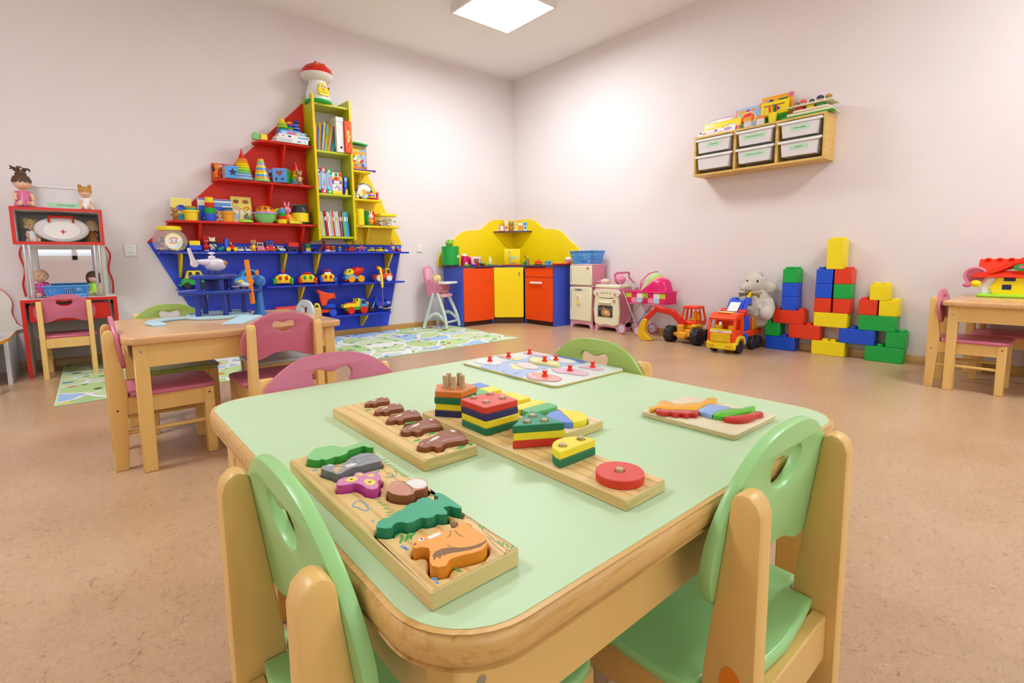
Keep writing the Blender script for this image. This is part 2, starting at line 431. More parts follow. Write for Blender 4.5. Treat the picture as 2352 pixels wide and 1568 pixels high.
wl = bpy.data.lights.new('window_fill_light', 'AREA'); wl.shape = 'RECTANGLE'; wl.size = 4.4; wl.size_y = 1.5; wl.energy = DAY_FILL; wl.color = (.9, .96, 1)
wo = bpy.data.objects.new('window_fill_light', wl); COL.objects.link(wo); wo.location = (1.1, Y0-.35, 1.75); wo.rotation_euler = (R(-90), 0, R(180))
sc = bpy.context.scene
sc.view_settings.view_transform = 'Standard'; sc.view_settings.look = 'None'; sc.view_settings.gamma = 1; sc.view_settings.use_curve_mapping = False
sc.view_settings.exposure = EXPO
# ---------------------------------------------------------------- child chairs
def make_chair(name, label, panel, group=None):
    t = thing(name, label, 'chair', group=group)
    # seat with notches round the rear posts
    o = [(-.112, .03), (-.06, .024), (0, .02), (.06, .024), (.112, .03), (.112, .058), (.125, .060), (.150, .064), (.152, .10), (.151, .29)]
    o += [(.145, .315), (.13, .333), (.11, .340), (-.11, .340), (-.13, .333), (-.145, .315), (-.151, .29), (-.152, .10), (-.150, .064), (-.125, .060), (-.112, .058)]
    MB(panel).prism(o, .268, .285, b=.006, seg=3).out('seat', t)
    # backrest with bean-shaped grip and waved lower edge
    half = [(0, .186), (.045, .183), (.085, .170), (.120, .145), (.147, .110), (.158, .075), (.155, .045), (.143, .020), (.125, .004), (.1, 0), (.075, .006), (.04, .022)]
    o = sm([(x, z) for x, z in half]+[(0, .026)]+[(-x, z) for x, z in half[:0:-1]], 4)
    h = sm([(0, .144), (.018, .150), (.034, .152), (.043, .141), (.036, .122), (.018, .110), (0, .107), (-.018, .110), (-.036, .122), (-.043, .141), (-.034, .152), (-.018, .150)], 3)
    tilt = 7.0
    M = T(0, .0465, .372) @ RX(tilt) @ T(0, .014, 0) @ XZ
    p = MB(panel).prism(o, 0, .014, M=M, b=.004, seg=2, holes=[h]).out('backrest', t)
    for x in (-.126, .126):
        for z in (.045, .115): MB('brass screw').at(M).lathe([(.006, .0), (.006, -.0012), (.0045, -.0016), (.002, -.0010)], 10, T(x, z, 0)).out('screw', t)
    prof = [(0, 0), (.040, 0), (.056, .285), (.055, .31), (.0305, .506), (.027, .514), (.020, .518), (.012, .517), (.004, .510), (0, .497)]
    for sx in (-1, 1):
        x0 = .112 if sx > 0 else -.140
        MB('birch frame').prism(prof, 0, .028, M=T(x0, 0, 0) @ YZ, b=.0035, seg=2).out('leg', t)
    for sx in (-1, 1):
        MB('birch frame').box((sx*.121, .312, .134), (.038, .036, .268), .003).out('leg', t)
    f = MB('birch frame')
    f.bx(-.112, .112, .012, .030, .204, .268, .002).bx(-.102, .102, .308, .326, .204, .268, .002)
    for sx in (-1, 1): f.bx(sx*.117, sx*.135, .045, .296, .204, .268, .002)
    f.out('seat_rail', t)
    for sx in (-1, 1): MB('birch frame').cyl((sx*.124, .03, .135), (sx*.124, .305, .135), .008, n=10).out('stretcher', t)
    for sx in (-1, 1):
        for y, z in ((.022, .225), (.312, .245)): MB('hole').cyl((sx*.1402, y, z), (sx*.1385, y, z), .0035, n=8).out('screw', t, 'dark recessed screw head')
    return t
FG, MG = 'chairs round the mint table', 'chairs round the beech table'
c0 = make_chair('child_chair', 'mint green child chair at left edge of mint table, beside animal puzzle board', 'mint', FG)
c0.location = (.097, .495, 0); c0.rotation_euler = (0, 0, R(-90))
cm = dup(c0, (.6165, .193, 0), 0, 'mint green child chair with orange smudge on its post, at the mint table', FG)
pk = make_chair('child_chair', 'pink child chair at far edge of mint table, back rising above the tabletop', 'chair pink', FG)
pk.location = (.395, 1.1, 0); pk.rotation_euler = (0, 0, R(180))
og = make_chair('child_chair', 'olive green child chair at mint table, behind the puzzle with red knobs', 'olive green', FG)
og.location = (.972, .785, 0); og.rotation_euler = (0, 0, R(90))
MB('orange').at(T(-.1403, .024, .30) @ YZ).prism(sm([(-.008, -.03), (.008, -.02), (.011, .01), (.004, .028), (-.009, .022), (-.012, 0)], 3), -.0006, 0).out('smudge', cm, 'orange smudge')
dup(pk, (.040, 2.41, 0), -90, 'pink child chair seen side on at the left end of the beech table', MG)
dup(pk, (.600, 2.066, 0), 2, 'pink child chair with back to viewer at near edge of beech table', MG)
dup(og, (.317, 2.995, 0), 180, 'olive green child chair at far edge of beech table, behind blue toy garage', MG)
cg = make_chair('child_chair', 'pale grey child chair at right end of beech table, rounded back showing', 'chair grey', MG)
cg.location = (.918, 2.70, 0); cg.rotation_euler = (0, 0, R(90))
dup(pk, (-.098, 4.48, 0), -1, 'pink child chair pushed up to the red doll desk against the wall', None)
dup(pk, (3.785, .615, 0), 180, 'pink child chair at the end of the table carrying the toy house', None)
dup(pk, (4.372, .335, 0), 90, 'pink child chair on wall side of the toy house table, only seat showing', None)

# ---------------------------------------------------------------- tables
def make_table(name, label, x0, x1, y0, y1, top, edge, h=.497):
    t = thing(name, label, 'table', ((x0+x1)/2, (y0+y1)/2, 0)); a, b = (x1-x0)/2, (y1-y0)/2
    if edge:
        MB('beech edge').prism(rrect(-a, a, -b, b, .075, 8), h-.028, h-.0005, b=.009, seg=3, holes=[rrect(-a+.012, a-.012, -b+.012, b-.012, .064, 8)], bb=.010).out('edging', t)
        MB(top).prism(rrect(-a+.0085, a-.0085, -b+.0085, b-.0085, .067, 8), h-.022, h).out('tabletop', t)
    else:
        MB(top).prism(rrect(-a, a, -b, b, .05, 8), h-.026, h, b=.006, seg=3).out('tabletop', t)
    i = .030; f = MB('birch frame'); z0, z1 = h-.112, h-.026
    f.bx(-a+i+.04, a-i-.04, -b+i+.004, -b+i+.022, z0, z1).bx(-a+i+.04, a-i-.04, b-i-.022, b-i-.004, z0, z1)
    f.bx(-a+i+.004, -a+i+.022, -b+i+.04, b-i-.04, z0, z1).bx(a-i-.022, a-i-.004, -b+i+.04, b-i-.04, z0, z1)
    f.out('apron', t)
    for sx in (-1, 1):
        for sy in (-1, 1):
            x, y = sx*(a-i-.022), sy*(b-i-.022)
            MB('birch frame').box((x, y, (h-.026)/2), (.044, .044, h-.026), .003).out('leg', t)
    for sx in (-1, 1):
        for sy in (-1, 1):
            x, y = sx*(a-i-.022), sy*(b-i-.022)
            MB('steel').cyl((x, sy*(b-i+.0006), h-.055), (x, sy*(b-i-.002), h-.055), .0045, n=10).out('bolt', t)
            MB('steel').cyl((sx*(a-i+.0006), y, h-.075), (sx*(a-i-.002), y, h-.075), .0045, n=10).out('bolt', t)
    return t
make_table('child_table', 'square mint topped child table with rounded beech edge carrying wooden puzzles', .148, .918, .244, 1.046, 'mint top', True)
make_table('child_table', 'square beech topped child table carrying the blue toy garage', .088, .866, 2.160, 2.935, 'beech top', False)
tr = make_table('child_table', 'beech topped child table against the right wall carrying the toy house', 3.597, 4.315, -.23, .560, 'beech top', False)
# ---------------------------------------------------------------- boat shaped wall shelf (hull, red sail, mast, yellow sail)
BY = WY-.0005                      # wall face
FY = 4.852                         # front edge of its shelves
def vplate(mb, out, y0, th, **k):  # upright board parallel to the left wall: outline in (x, z), back at y0
    return mb.prism(out, 0, th, M=T(0, y0, 0) @ XZ, **k)
def shelfboard(mt, x0, x1, z, d=.2, th=.018, r=.03, name='shelf', parent=None, yb=None, cut=0):
    yb = (BY-.019) if yb is None else yb; z -= .0012
    o = [(x1, yb), (x0, yb)]+[(x0+cut+r-r*math.cos(a), yb-d+r-r*math.sin(a)) for a in (0, PI/6, PI/3, PI/2)]+[(x1-r+r*math.sin(a), yb-d+r-r*math.cos(a)) for a in (0, PI/6, PI/3, PI/2)]
    return MB(mt).prism(o, z-th, z, b=.002).out(name, parent)
def bracket(mt, x, z, hgt, d=.17, th=.018, parent=None, yb=None):
    yb = (BY-.019) if yb is None else yb
    return MB(mt).prism([(yb, z), (yb, z-hgt), (yb-.02, z-hgt), (yb-d, z-.012), (yb-d, z)], -th/2, th/2, M=T(x, 0, 0) @ YZ).out('bracket', parent)
hull = thing('boat_shelf', 'blue boat hull wall shelf with three rows of toy cars and yellow brackets', 'shelf', (0, 0, 0))
hl = [(.438, .928), (2.722, .930), (2.524, .055), (.846, .055)]
def hx(z, right): return 2.524+(z-.055)/.875*.198 if right else .846-(z-.055)/.873*.408
for i, (xa, xb, nm) in enumerate(((None, 1.57, 'left'), (1.5705, None, 'right'))):
    o = [(hx(.929, 0), .929), (1.57, .929), (1.62, .55), (1.80, .33), (1.98, .055), (hx(.055, 0), .055)] if i == 0 else [(1.572, .929), (hx(.929, 1), .929), (hx(.055, 1), .055), (1.982, .055), (1.802, .33), (1.622, .55)]
    vplate(MB('boat blue'), o, BY, .018).out('hull_panel', hull)
S1, S2, S3 = .855, .545, .228
for a, b in ((.492, 1.560), (1.582, 2.715)): shelfboard('boat blue shelf', a, b, S1, parent=hull)
for a, b in ((.600, 1.238), (1.252, 1.925), (1.945, 2.650)): shelfboard('boat blue shelf', a, b, S2, parent=hull)
for a, b in ((.78, 1.70), (1.715, 2.478)): shelfboard('boat blue shelf', a, b, S3, parent=hull)
for x in (.640, 1.455, 1.760, 2.520): bracket('boat yellow', x, S1-.018, .20, parent=hull)
for x in (.80, 1.595, 2.290): bracket('boat yellow', x, S2-.018, .16, parent=hull)
for x in (1.0, 2.215): bracket('boat yellow', x, S3-.018, .13, parent=hull)
sail = thing('sail_shelf', 'red triangular sail wall shelf with three boards of toys left of the mast', 'shelf', (0, 0, 0))
vplate(MB('boat red'), [(.432, .931), (1.735, .931), (1.735, 2.255)], BY, .018).out('sail_panel', sail)
R1, R2, R3 = 1.106, 1.466, 1.826
def sx_(z): return .432+(z-.931)*1.303/1.324
for z, x0 in ((R1, .598), (R2, .950), (R3, 1.288)):
    o = [(1.733, BY-.019), (x0-.02, BY-.019), (x0-.035, BY-.06), (x0+.005, BY-.2), (x0+.03, BY-.215), (1.733, BY-.215)]
    MB('boat red').prism(o, z-.0192, z-.0012, b=.002).out('shelf', sail)
for x, z in ((.790, R1), (1.625, R1), (1.37, R2), (1.50, R3)): bracket('boat red', x, z-.018, .22, parent=sail)
mast = thing('mast_shelf', 'tall narrow lime and yellow mast bookcase topped by the mushroom house', 'shelf', (0, 0, 0))
MX0, MX1, MF = 1.737, 2.105, 4.815
for xx in (MX0, MX1-.02):
    o = [(BY, 2.30), (BY, .958), (MF+.035, .958), (MF+.01, .968), (MF, .992), (MF, 2.288)]
    MB('boat lime').prism(o, 0, .02, M=T(xx, 0, 0) @ YZ).out('upright', mast)
    e = [(MF, 2.292), (MF, .992), (MF+.010, .968), (MF+.035, .958), (MF+.035, .955), (MF+.008, .9645), (MF-.003, .990), (MF-.003, 2.292)]
    MB('boat yellow').prism(e, -.0004, .0204, M=T(xx, 0, 0) @ YZ).out('edging', mast, 'bright yellow front edge')
ML = (2.222, 1.795, 1.402, 1.000)
for z in ML: MB('boat lime').bx(MX0+.02, MX1-.02, MF+.012, BY, z-.0192, z-.0012).out('shelf', mast)
ysail = thing('sail_shelf', 'yellow triangular sail wall shelf with three short boards right of the mast', 'shelf', (0, 0, 0))
vplate(MB('boat yellow'), [(2.107, .931), (2.735, .931), (2.365, 1.64), (2.107, 2.13)], BY, .018).out('sail_panel', ysail)
Y1, Y2, Y3 = 1.118, 1.380, 1.655
for z, x1 in ((Y3, 2.325), (Y2, 2.435), (Y1, 2.620)): shelfboard('boat yellow', 2.107, x1, z, d=.185, parent=ysail)
for x, z in ((2.235, Y3), (2.175, Y2), (2.30, Y1), (2.175, Y1)): bracket('boat yellow', x, z-.018, .17, d=.11, parent=ysail)

# ---------------------------------------------------------------- corner play kitchen
kit = thing('play_kitchen', 'corner play kitchen cabinet with orange and yellow doors, blue sides and dark worktop', 'cabinet', (WX, WY, 0))
KT, KD, KL = .690, .395, 1.130
P1, P2, P3, P4 = (-KL, -KD), (-.680, -KD), (-.405, -.655), (-KD-.012, -KL)      # plan corners seen from the room corner
f = MB('kitchen blue'); cc_ = lambda *q: MB('kitchen blue').bx(*q).out('side_panel', kit)
cc_(-KL, -KL+.018, -KD, -.03, 0, KT-.02); cc_(-KD, -.03, -KL, -KL+.018, 0, KT-.02)
cc_(P2[0]-.018, P2[0], -KD+.002, -.06, 0, KT-.02); cc_(-KD+.002, -.06, P3[1], P3[1]+.018, 0, KT-.02)
b = MB('dark brown')
b.bx(-KL+.018, -.68, -KD+.03, -KD+.045, 0, .06).bx(-KD+.03, -KD+.045, -KL+.018, -.655, 0, .06)
b.prism([(-.68, -KD+.03), (-.405, -.63), (-.385, -.62), (-.665, -KD+.05)], 0, .07)
b.out('plinth', kit)
sh = MB('kitchen blue'); sh.bx(-KL+.018, -.698, -KD+.03, -.04, .06, .075).bx(-KD+.03, -.04, -KL+.018, -.68, .06, .075); sh.out('bottom_board', kit)
tp = [(-KL-.012, -.03), (-KL-.012, -KD+.01), (-KL+.02, -KD-.022), (-.672, -KD-.022), (-.425, -.640), (-KD-.03, -KL-.008), (-.03, -KL-.008), (-.03, -.03)]
MB('kitchen top').prism(tp, KT-.020, KT-.001, b=.003).out('worktop', kit)
MB('dark edging').prism(inset(tp, -.002), KT-.019, KT-.002).out('worktop_edge', kit, 'dark purple edge strip of the worktop')
d1 = MB('kitchen orange').prism(rrect(-KL+.014, -.684, .055, KT-.028, .012, 3), 0, .017, M=T(0, -KD-.001, 0) @ XZ, b=.002).out('door', kit, 'large orange door on the left wing')
k = MB('steel').at(T(-.735, -KD-.018, .52)); k.cyl((0, 0, 0), (0, -.022, 0), .004).cyl((0, -.02, .002), (0, -.026, .002), .010); k.out('knob', d1)
k = MB('steel').at(T(-.775, -KD-.018, .525)); k.bx(-.016, .016, -.003, 0, -.004, .004, .001); k.out('latch', d1)
# diagonal yellow door
v = Vector((P3[0]-P2[0], P3[1]-P2[1], 0)); L = v.length; ang = math.degrees(math.atan2(v.y, v.x))
DM = T(P2[0], P2[1], 0) @ RZ(ang)
d2 = MB('kitchen yellow').at(DM).prism(rrect(.012, L-.020, .075, KT-.026, .014, 3), 0, .017, M=T(0, 0, 0) @ XZ, b=.002).out('door', kit, 'yellow door across the corner')
k = MB('steel').at(DM @ T(L-.068, -.018, .60)); k.cyl((0, 0, 0), (0, -.018, 0), .009).bx(-.003, .003, -.021, -.017, -.04, 0, .001); k.out('key', d2)
# right wing: drawer front above an orange door with a handle
RM = T(-KD-.001, 0, 0) @ Matrix(((0, 0, -1, 0), (-1, 0, 0, 0), (0, 1, 0, 0), (0, 0, 0, 1)))   # outline (s, z): s = distance from the left wall
MB('kitchen orange').prism(rrect(.664, KL-.016, KT-.135, KT-.028, .006, 3), 0, .017, M=RM, b=.002).out('drawer', kit, 'plain orange drawer front')
d3 = MB('kitchen orange').prism(rrect(.664, KL-.016, .055, KT-.140, .010, 3), 0, .017, M=RM, b=.002).out('door', kit, 'orange door with white bar handle')
h = MB('white gloss').at(RM); h.prism(rrect(.765, .965, .478, .502, .008, 3), .03, .040, b=.003).bx(.78, .795, .482, .498, .015, .034).bx(.935, .95, .482, .498, .015, .034); h.out('handle', d3)
# wavy yellow splashback on both walls; profile by distance from the corner
pr = [(1.196, .690), (1.188, .76), (1.165, .835), (1.12, .895), (1.04, .945), (.985, .985), (.93, 1.035), (.87, 1.078), (.79, 1.108), (.70, 1.118), (.60, 1.125), (.535, 1.150), (.475, 1.195), (.42, 1.232), (.35, 1.256), (.26, 1.266), (.17, 1.264), (.08, 1.260), (.001, 1.258)]
pp = [(a, z) for a, z in sm(pr, 4, False)]+[(.001, .690)]
MB('kitchen yellow').prism([(-a, z) for a, z in pp], 0, .016, M=T(0, -.002, 0) @ XZ).out('splashback', kit)
pq = [(max(a, .02), z) for a, z in pp]
MB('kitchen yellow').prism(pq, -.014, .002, M=T(-.002, 0, 0) @ Matrix(((0, 0, -1, 0), (-1, 0, 0, 0), (0, 1, 0, 0), (0, 0, 0, 1))) @ T(0, 0, .014)).out('splashback', kit)
KS = 1.118
cs = MB('kitchen yellow'); CSF = .36
cs.prism([(-.02, -.02), (-CSF, -.02), (-.02, -CSF)], KS-.018, KS-.0012); cs.out('corner_shelf', kit)
MB('dark edging').prism([(-CSF-.004, -.02), (-CSF-.004, -.026), (-.026, -CSF-.004), (-.02, -CSF-.004), (-.02, -CSF+.002), (-CSF+.002, -.02)], KS-.019, KS-.0012).out('shelf_edge', kit, 'dark purple front edge of the corner shelf')
for M_ in (T(0, -.019, 0) @ XZ, T(-.019, 0, 0) @ Matrix(((0, 0, -1, 0), (1, 0, 0, 0), (0, 1, 0, 0), (0, 0, 0, 1)))):
    MB('kitchen yellow').prism([(-.02, KS-.018), (-.345, KS-.018), (-.335, KS-.035), (-.16, .93), (-.11, .91), (-.02, .90)], 0, .012, M=M_).out('bracket', kit)

# ---------------------------------------------------------------- red doll desk with shelf
dd = thing('doll_desk', 'red and white child dressing desk with mirror, chrome posts and upper box shelf', 'desk', (0, 0, 0))
DF, DB = 4.60, WY-.02
dx0, dx1 = -.315, .185
def redslab(x0, x1, y0, y1, z0, z1, nm): 
    m_ = MB('white'); m_.bx(x0, x1, y0+.002, y1, z0, z1); o = m_.out(nm, dd)
    return o
DT = .528
MB('white').bx(dx0, dx1, DF+.002, DB, DT-.02, DT).out('desk_top', dd)
MB('red').bx(dx0-.001, dx1+.001, DF-.001, DF+.003, DT-.022, DT-.001).out('desk_top_edge', dd, 'red front edge of the desk top')
for xa in (dx0, dx1-.02):
    MB('white').bx(xa, xa+.02, DF+.01, DB, 0, DT-.02).out('side_panel', dd)
    MB('red').bx(xa-.001, xa+.021, DF, DF+.012, 0, DT-.02).out('side_edge', dd, 'red front edge of the side panel')
dr = MB('red').bx(dx0+.035, dx1-.04, DF+.02, DF+.036, DT-.155, DT-.040, .002).out('drawer', dd)
MB('white').bx(dx0+.04, dx1-.045, DF+.036, DB-.15, DT-.15, DT-.06).out('drawer_box', dd)
for xa in (dx0+.022, dx1-.028): MB('hole').bx(xa, xa+.006, DF+.03, DF+.25, DT-.06, DT-.04).out('drawer_runner', dd)
# upper box shelf
ux0, ux1, uz0, uz1, UF = -.315, .150, .892, 1.135, 4.60
MB('white').bx(ux0+.018, ux1-.018, DB-.006, DB, uz0+.018, uz1-.018).out('back_panel', dd)
for nm, q in (('box_top', (ux0, ux1, uz1-.018, uz1)), ('box_bottom', (ux0, ux1, uz0, uz0+.018)), ('box_side', (ux0, ux0+.018, uz0+.018, uz1-.018)), ('box_side', (ux1-.018, ux1, uz0+.018, uz1-.018))):
    MB('white').bx(q[0], q[1], UF+.012, DB, q[2], q[3]).out(nm, dd); MB('red').bx(q[0]-.0005, q[1]+.0005, UF, UF+.0125, q[2]-.0005, q[3]+.0005).out('box_edge', dd, 'red front edge of the upper box')
# mirror
m = mat('mirror', '#F0EEF0', .02, 1.0)
o = [(-.26, DT), (.125, DT), (.125, .87), (.10, uz0), (-.245, uz0), (-.26, .87)]
vplate(MB('white'), [(-.29, DT), (.16, DT), (.16, uz0), (-.29, uz0)], DB, .012).out('mirror_board', dd)
vplate(MB('mirror'), [(-.235, DT+.004), (.105, DT+.004), (.105, .868), (-.235, .868)], DB-.012, .003).out('mirror', dd)
MB('red').tube(sm([(-.31, DB-.01, DT), (-.318, DB-.01, .62), (-.30, DB-.01, .72), (-.318, DB-.01, .83), (-.30, DB-.01, uz0)], 5, False), .006).out('mirror_edge', dd, 'red wavy edge of the mirror board')
MB('red').tube(sm([(.185, DB-.01, DT), (.19, DB-.01, .62), (.172, DB-.01, .72), (.19, DB-.01, .83), (.165, DB-.01, uz0)], 5, False), .006).out('mirror_edge', dd, 'red wavy edge of the mirror board')
for x in (-.270, -.245, .090, .115): 
    pl = MB('chrome').cyl((x, DF+.045, DT+.006), (x, DF+.045, uz0), .0085, n=16).out('post', dd)
    MB('chrome').cyl((x, DF+.045, DT), (x, DF+.045, DT+.008), .013, n=16).out('post_foot', pl)

# ---------------------------------------------------------------- sockets
def socket(x, z, w, h, two, label):
    t = thing('wall_socket', label, 'socket', (x, WY, z))
    MB('white gloss').prism(rrect(-w/2, w/2, -h/2, h/2, .006), 0, .012, M=XZ, b=.003, seg=2).out('cover_plate', t)
    for dz in ((.022, -.022) if two else (0,)):
        r = .020 if two else .021
        g = MB('white'); g.lathe([(r, .012), (r, .0145), (r-.004, .0145), (r-.006, .0125), (.0, .0125)], 22, T(0, 0, dz) @ RX(90)); g.out('socket_ring', t)
        for sx in (-1, 1): MB('hole').cyl((sx*.007, -.0126, dz), (sx*.007, -.0132, dz), .0026, n=8).out('contact_hole', t)
    return t
socket(.322, .866, .078, .092, True, 'white double wall socket between the red doll desk and the boat shelf')
socket(2.955, .895, .070, .076, False, 'white single wall socket between the boat shelf and the play kitchen')

# ---------------------------------------------------------------- pine wall rack with six drawers
rk = thing('wall_rack', 'pine wall rack with six translucent labelled drawers on the right wall', 'rack', (WX, 0, 0))
RF, ry0, ry1, rz0, rz1 = -.205, 1.372, 2.405, 1.462, 1.795
MB('pine shelf').bx(RF, 0, ry0, ry1, rz1-.018, rz1, .002).out('top_board', rk)
MB('pine shelf').bx(RF, 0, ry0, ry1, rz0, rz0+.018, .002).out('bottom_board', rk)
ups = (ry0, ry0+.018), (1.700, 1.722), (2.032, 2.054), (ry1-.018, ry1)
for i, (a, b_) in enumerate(ups): MB('pine shelf').bx(RF, 0, a, b_, rz0+.018, rz1-.018, .002).out('side_board' if i in (0, 3) else 'divider', rk)
tags = (('Пластилин', 'Бумага'), ('Раздаточный материал', 'Трафареты, раскраски'), ('Ленточки', None))
for i in range(3):
    a, b_ = ups[i][1]+.002, ups[i+1][0]-.002; w = b_-a
    for j in range(2):
        z1 = (rz1-.036) if j == 0 else (rz0+.158); hgt = .110
        nm = ['right', 'middle', 'left'][i]
        t = thing('plastic_tub', '%s translucent drawer in the %s column of the pine wall rack%s' % (['upper', 'lower'][j], nm, ', without a label' if i == 2 and j else ''), 'storage tub', (WX+RF, (a+b_)/2, z1), group='drawers of the pine rack')
        o = MB('frosted plastic'); tb = .022; y = w/2
        ot = [(-y+tb, -.001), (y-tb, -.001), (y-tb-.012, -hgt), (-y+tb+.012, -hgt)]
        x0 = -.014 if j == 0 else -.012
        # open tub: front, back, bottom, two sides
        o.prism(ot, x0, x0+.003, M=Matrix(((0, 0, 1, 0), (1, 0, 0, 0), (0, 1, 0, 0), (0, 0, 0, 1))), b=.001)
        o.prism(ot, .192, .195, M=Matrix(((0, 0, 1, 0), (1, 0, 0, 0), (0, 1, 0, 0), (0, 0, 0, 1))))
        o.bx(x0+.003, .192, -y+tb+.012, y-tb-.012, -hgt, -hgt+.003)
        for sg in (-1, 1): o.add([(x0+.003, sg*(y-tb), 0), (.192, sg*(y-tb), 0), (.192, sg*(y-tb-.012), -hgt), (x0+.003, sg*(y-tb-.012), -hgt)], [(0, 1, 2, 3)])
        o.out('tub', t)
        rim = MB('white'); rim.prism(rrect(-.020, .2, -y, y, .008), -.004, .008, holes=[rrect(-.012, .19, -y+tb, y-tb, .006)], b=.002); rim.bx(-.022, -.016, -y+.004, y-.004, -.012, .006, .001); rim.out('rim', t)
        cn = MB('offwhite' if (i+j) % 2 else 'light grey'); random.seed(i*7+j)
        for q in range(9): cn.box((.03+.14*random.random(), (random.random()-.5)*w*.62, -hgt+.016+.03*random.random()), (.05, .07, .022), .004, RZ(random.random()*90))
        cn.out('contents', t, 'pale contents showing through')
        if i == 2 and j == 0: MB('rose').box((.05, 0, -hgt-.006+.012), (.04, .09, .006), .002).out('contents', t)
        lb = tags[i][j]
        if lb:
            lw = .130 if i != 1 else .17
            g = MB('label green').bx(x0-.0012, x0-.0002, -lw/2, lw/2, -.064, -.030); lo = g.out('paper_label', t, 'green paper label')
            MB('charcoal').text(lb, .0155 if len(lb) < 12 else .0118, T(x0-.0013, 0, -.047) @ RZ(-90) @ RX(90)).out('lettering', lo)
# ---------------------------------------------------------------- wooden puzzles on the mint table
TT = .497
def tr(pts, o, sc, z):             # outline traced in the photo -> points on the plane at height z
    return [tuple(aZ(o[0]+x/sc, o[1]+y/sc, z).xy) for x, y in pts]
zA = lambda pts, z: tr(pts, (660, 980), 3.5643, z)
zB = lambda pts, z: tr(pts, (770, 780), 3.4588, z)
zC = lambda pts, z: tr(pts, (1140, 880), 3.4588, z)
def cen(p): return sum(q[0] for q in p)/len(p), sum(q[1] for q in p)/len(p)
def rel(p, c): return [(q[0]-c[0], q[1]-c[1]) for q in p]
def block(name, out, z0, z1, m, side, label, cat, group=None, b=.0012, holes=(), deco=None, seg=1):
    c = cen(out); o = rel(out, c); mb = MB(m); mb.prism(o, 0, z1-z0, b=b, bb=.0006, seg=seg, holes=[rel(h, c) for h in holes])
    if side: mb.remat(lambda n, q: n.z < .5, side)
    if deco: deco(mb, z1-z0, c)
    return solo(mb, name, label, cat, (c[0], c[1], z0), group=group)
def board(name, label, x0, x1, y0, y1, z1, m, end, holes=(), extra=None, b=.0015):
    c = ((x0+x1)/2, (y0+y1)/2); t = thing(name, label, 'puzzle board', (c[0], c[1], TT))
    mb = MB(m); mb.prism(rel(rrect(x0, x1, y0, y1, .002, 2), c), .0006, z1-TT, b=b, bb=.0005, holes=[rel(h, c) for h in holes])
    if end: mb.remat(lambda n, q: abs(n.y) > .7, end)
    return t, c, mb
# -- animal and forest puzzle
AZ, AP = .513, .5215
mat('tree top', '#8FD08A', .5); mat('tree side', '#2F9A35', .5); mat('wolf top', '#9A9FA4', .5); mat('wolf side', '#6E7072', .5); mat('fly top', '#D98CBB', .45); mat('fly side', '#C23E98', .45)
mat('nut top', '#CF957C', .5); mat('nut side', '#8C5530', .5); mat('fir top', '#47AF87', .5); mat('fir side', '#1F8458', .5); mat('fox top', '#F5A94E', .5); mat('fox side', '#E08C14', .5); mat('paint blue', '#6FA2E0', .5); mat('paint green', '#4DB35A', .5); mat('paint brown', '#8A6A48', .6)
tree = zA([(165,258),(175,222),(215,182),(262,166),(305,162),(350,150),(392,152),(432,162),(470,166),(520,150),(570,134),(622,118),(665,136),(706,156),(698,168),(664,166),(622,154),(560,172),(500,190),(488,214),(455,228),(425,240),(392,242),(355,255),(318,268),(282,262),(250,272),(208,268)], AP)
wolf = zA([(275,335),(287,317),(320,312),(350,302),(382,306),(392,320),(430,322),(462,302),(490,270),(540,240),(600,216),(650,211),(700,215),(742,236),(770,262),(764,280),(738,284),(700,292),(650,304),(600,320),(548,326),(500,345),(470,360),(440,380),(404,386),(372,370),(338,362),(300,350)], AP)
fly = zA([(400,462),(420,430),(470,411),(522,405),(545,397),(556,376),(592,368),(628,379),(690,370),(742,376),(765,396),(764,425),(737,445),(747,472),(738,500),(700,511),(650,501),(618,476),(582,461),(545,458),(500,470),(450,477),(415,477)], AP)
nut = zA([(821,522),(825,482),(850,452),(890,439),(940,440),(976,450),(1000,429),(1050,418),(1110,425),(1145,450),(1150,484),(1120,505),(1072,514),(1046,520),(1030,545),(982,560),(920,558),(860,545)], AP)
fir = zA([(728,802),(745,770),(790,746),(840,736),(872,712),(902,686),(950,674),(968,650),(1003,626),(1050,615),(1075,590),(1112,576),(1160,576),(1200,600),(1232,588),(1236,572),(1200,550),(1232,535),(1272,546),(1350,595),(1427,652),(1422,668),(1378,660),(1330,645),(1276,656),(1308,688),(1310,712),(1270,716),(1220,712),(1188,736),(1140,746),(1100,740),(1060,756),(1030,776),(980,786),(930,776),(890,782),(866,800),(856,822),(815,830),(770,826),(736,818)], AP)
squ = zA([(1025,968),(1045,930),(1070,900),(1102,881),(1142,886),(1200,870),(1202,842),(1232,831),(1262,846),(1292,850),(1332,840),(1392,820),(1398,795),(1432,772),(1472,776),(1506,800),(1522,826),(1570,850),(1612,882),(1636,920),(1634,958),(1598,1002),(1530,1026),(1440,1046),(1380,1062),(1330,1082),(1312,1108),(1298,1134),(1240,1146),(1186,1134),(1162,1100),(1166,1060),(1170,1022),(1156,990),(1130,984),(1088,982),(1052,992),(1032,986)], AP)
hol = [inset(p if area2(p) > 0 else p[::-1], -.0016) for p in (tree, wolf, fly, nut, fir, squ)]
t, c, pm = board('puzzle_board', 'thick pine puzzle board holding tree, wolf, butterfly, nut, fir and squirrel pieces', .173, .258, .296, .620, AZ, 'pine board', 'pine end', hol)
pm.m('paint blue')
def blob(mb, x, y, rx, ry, rot, z=AZ, cc=None, f=zA, h=.0002):
    q = f([(x, y)], z)[0]; cc = cc or c; mb.prism(ellip(q[0]-cc[0], q[1]-cc[1], rx, ry, 12, rot=R(rot)), z-TT, z-TT+h); return mb
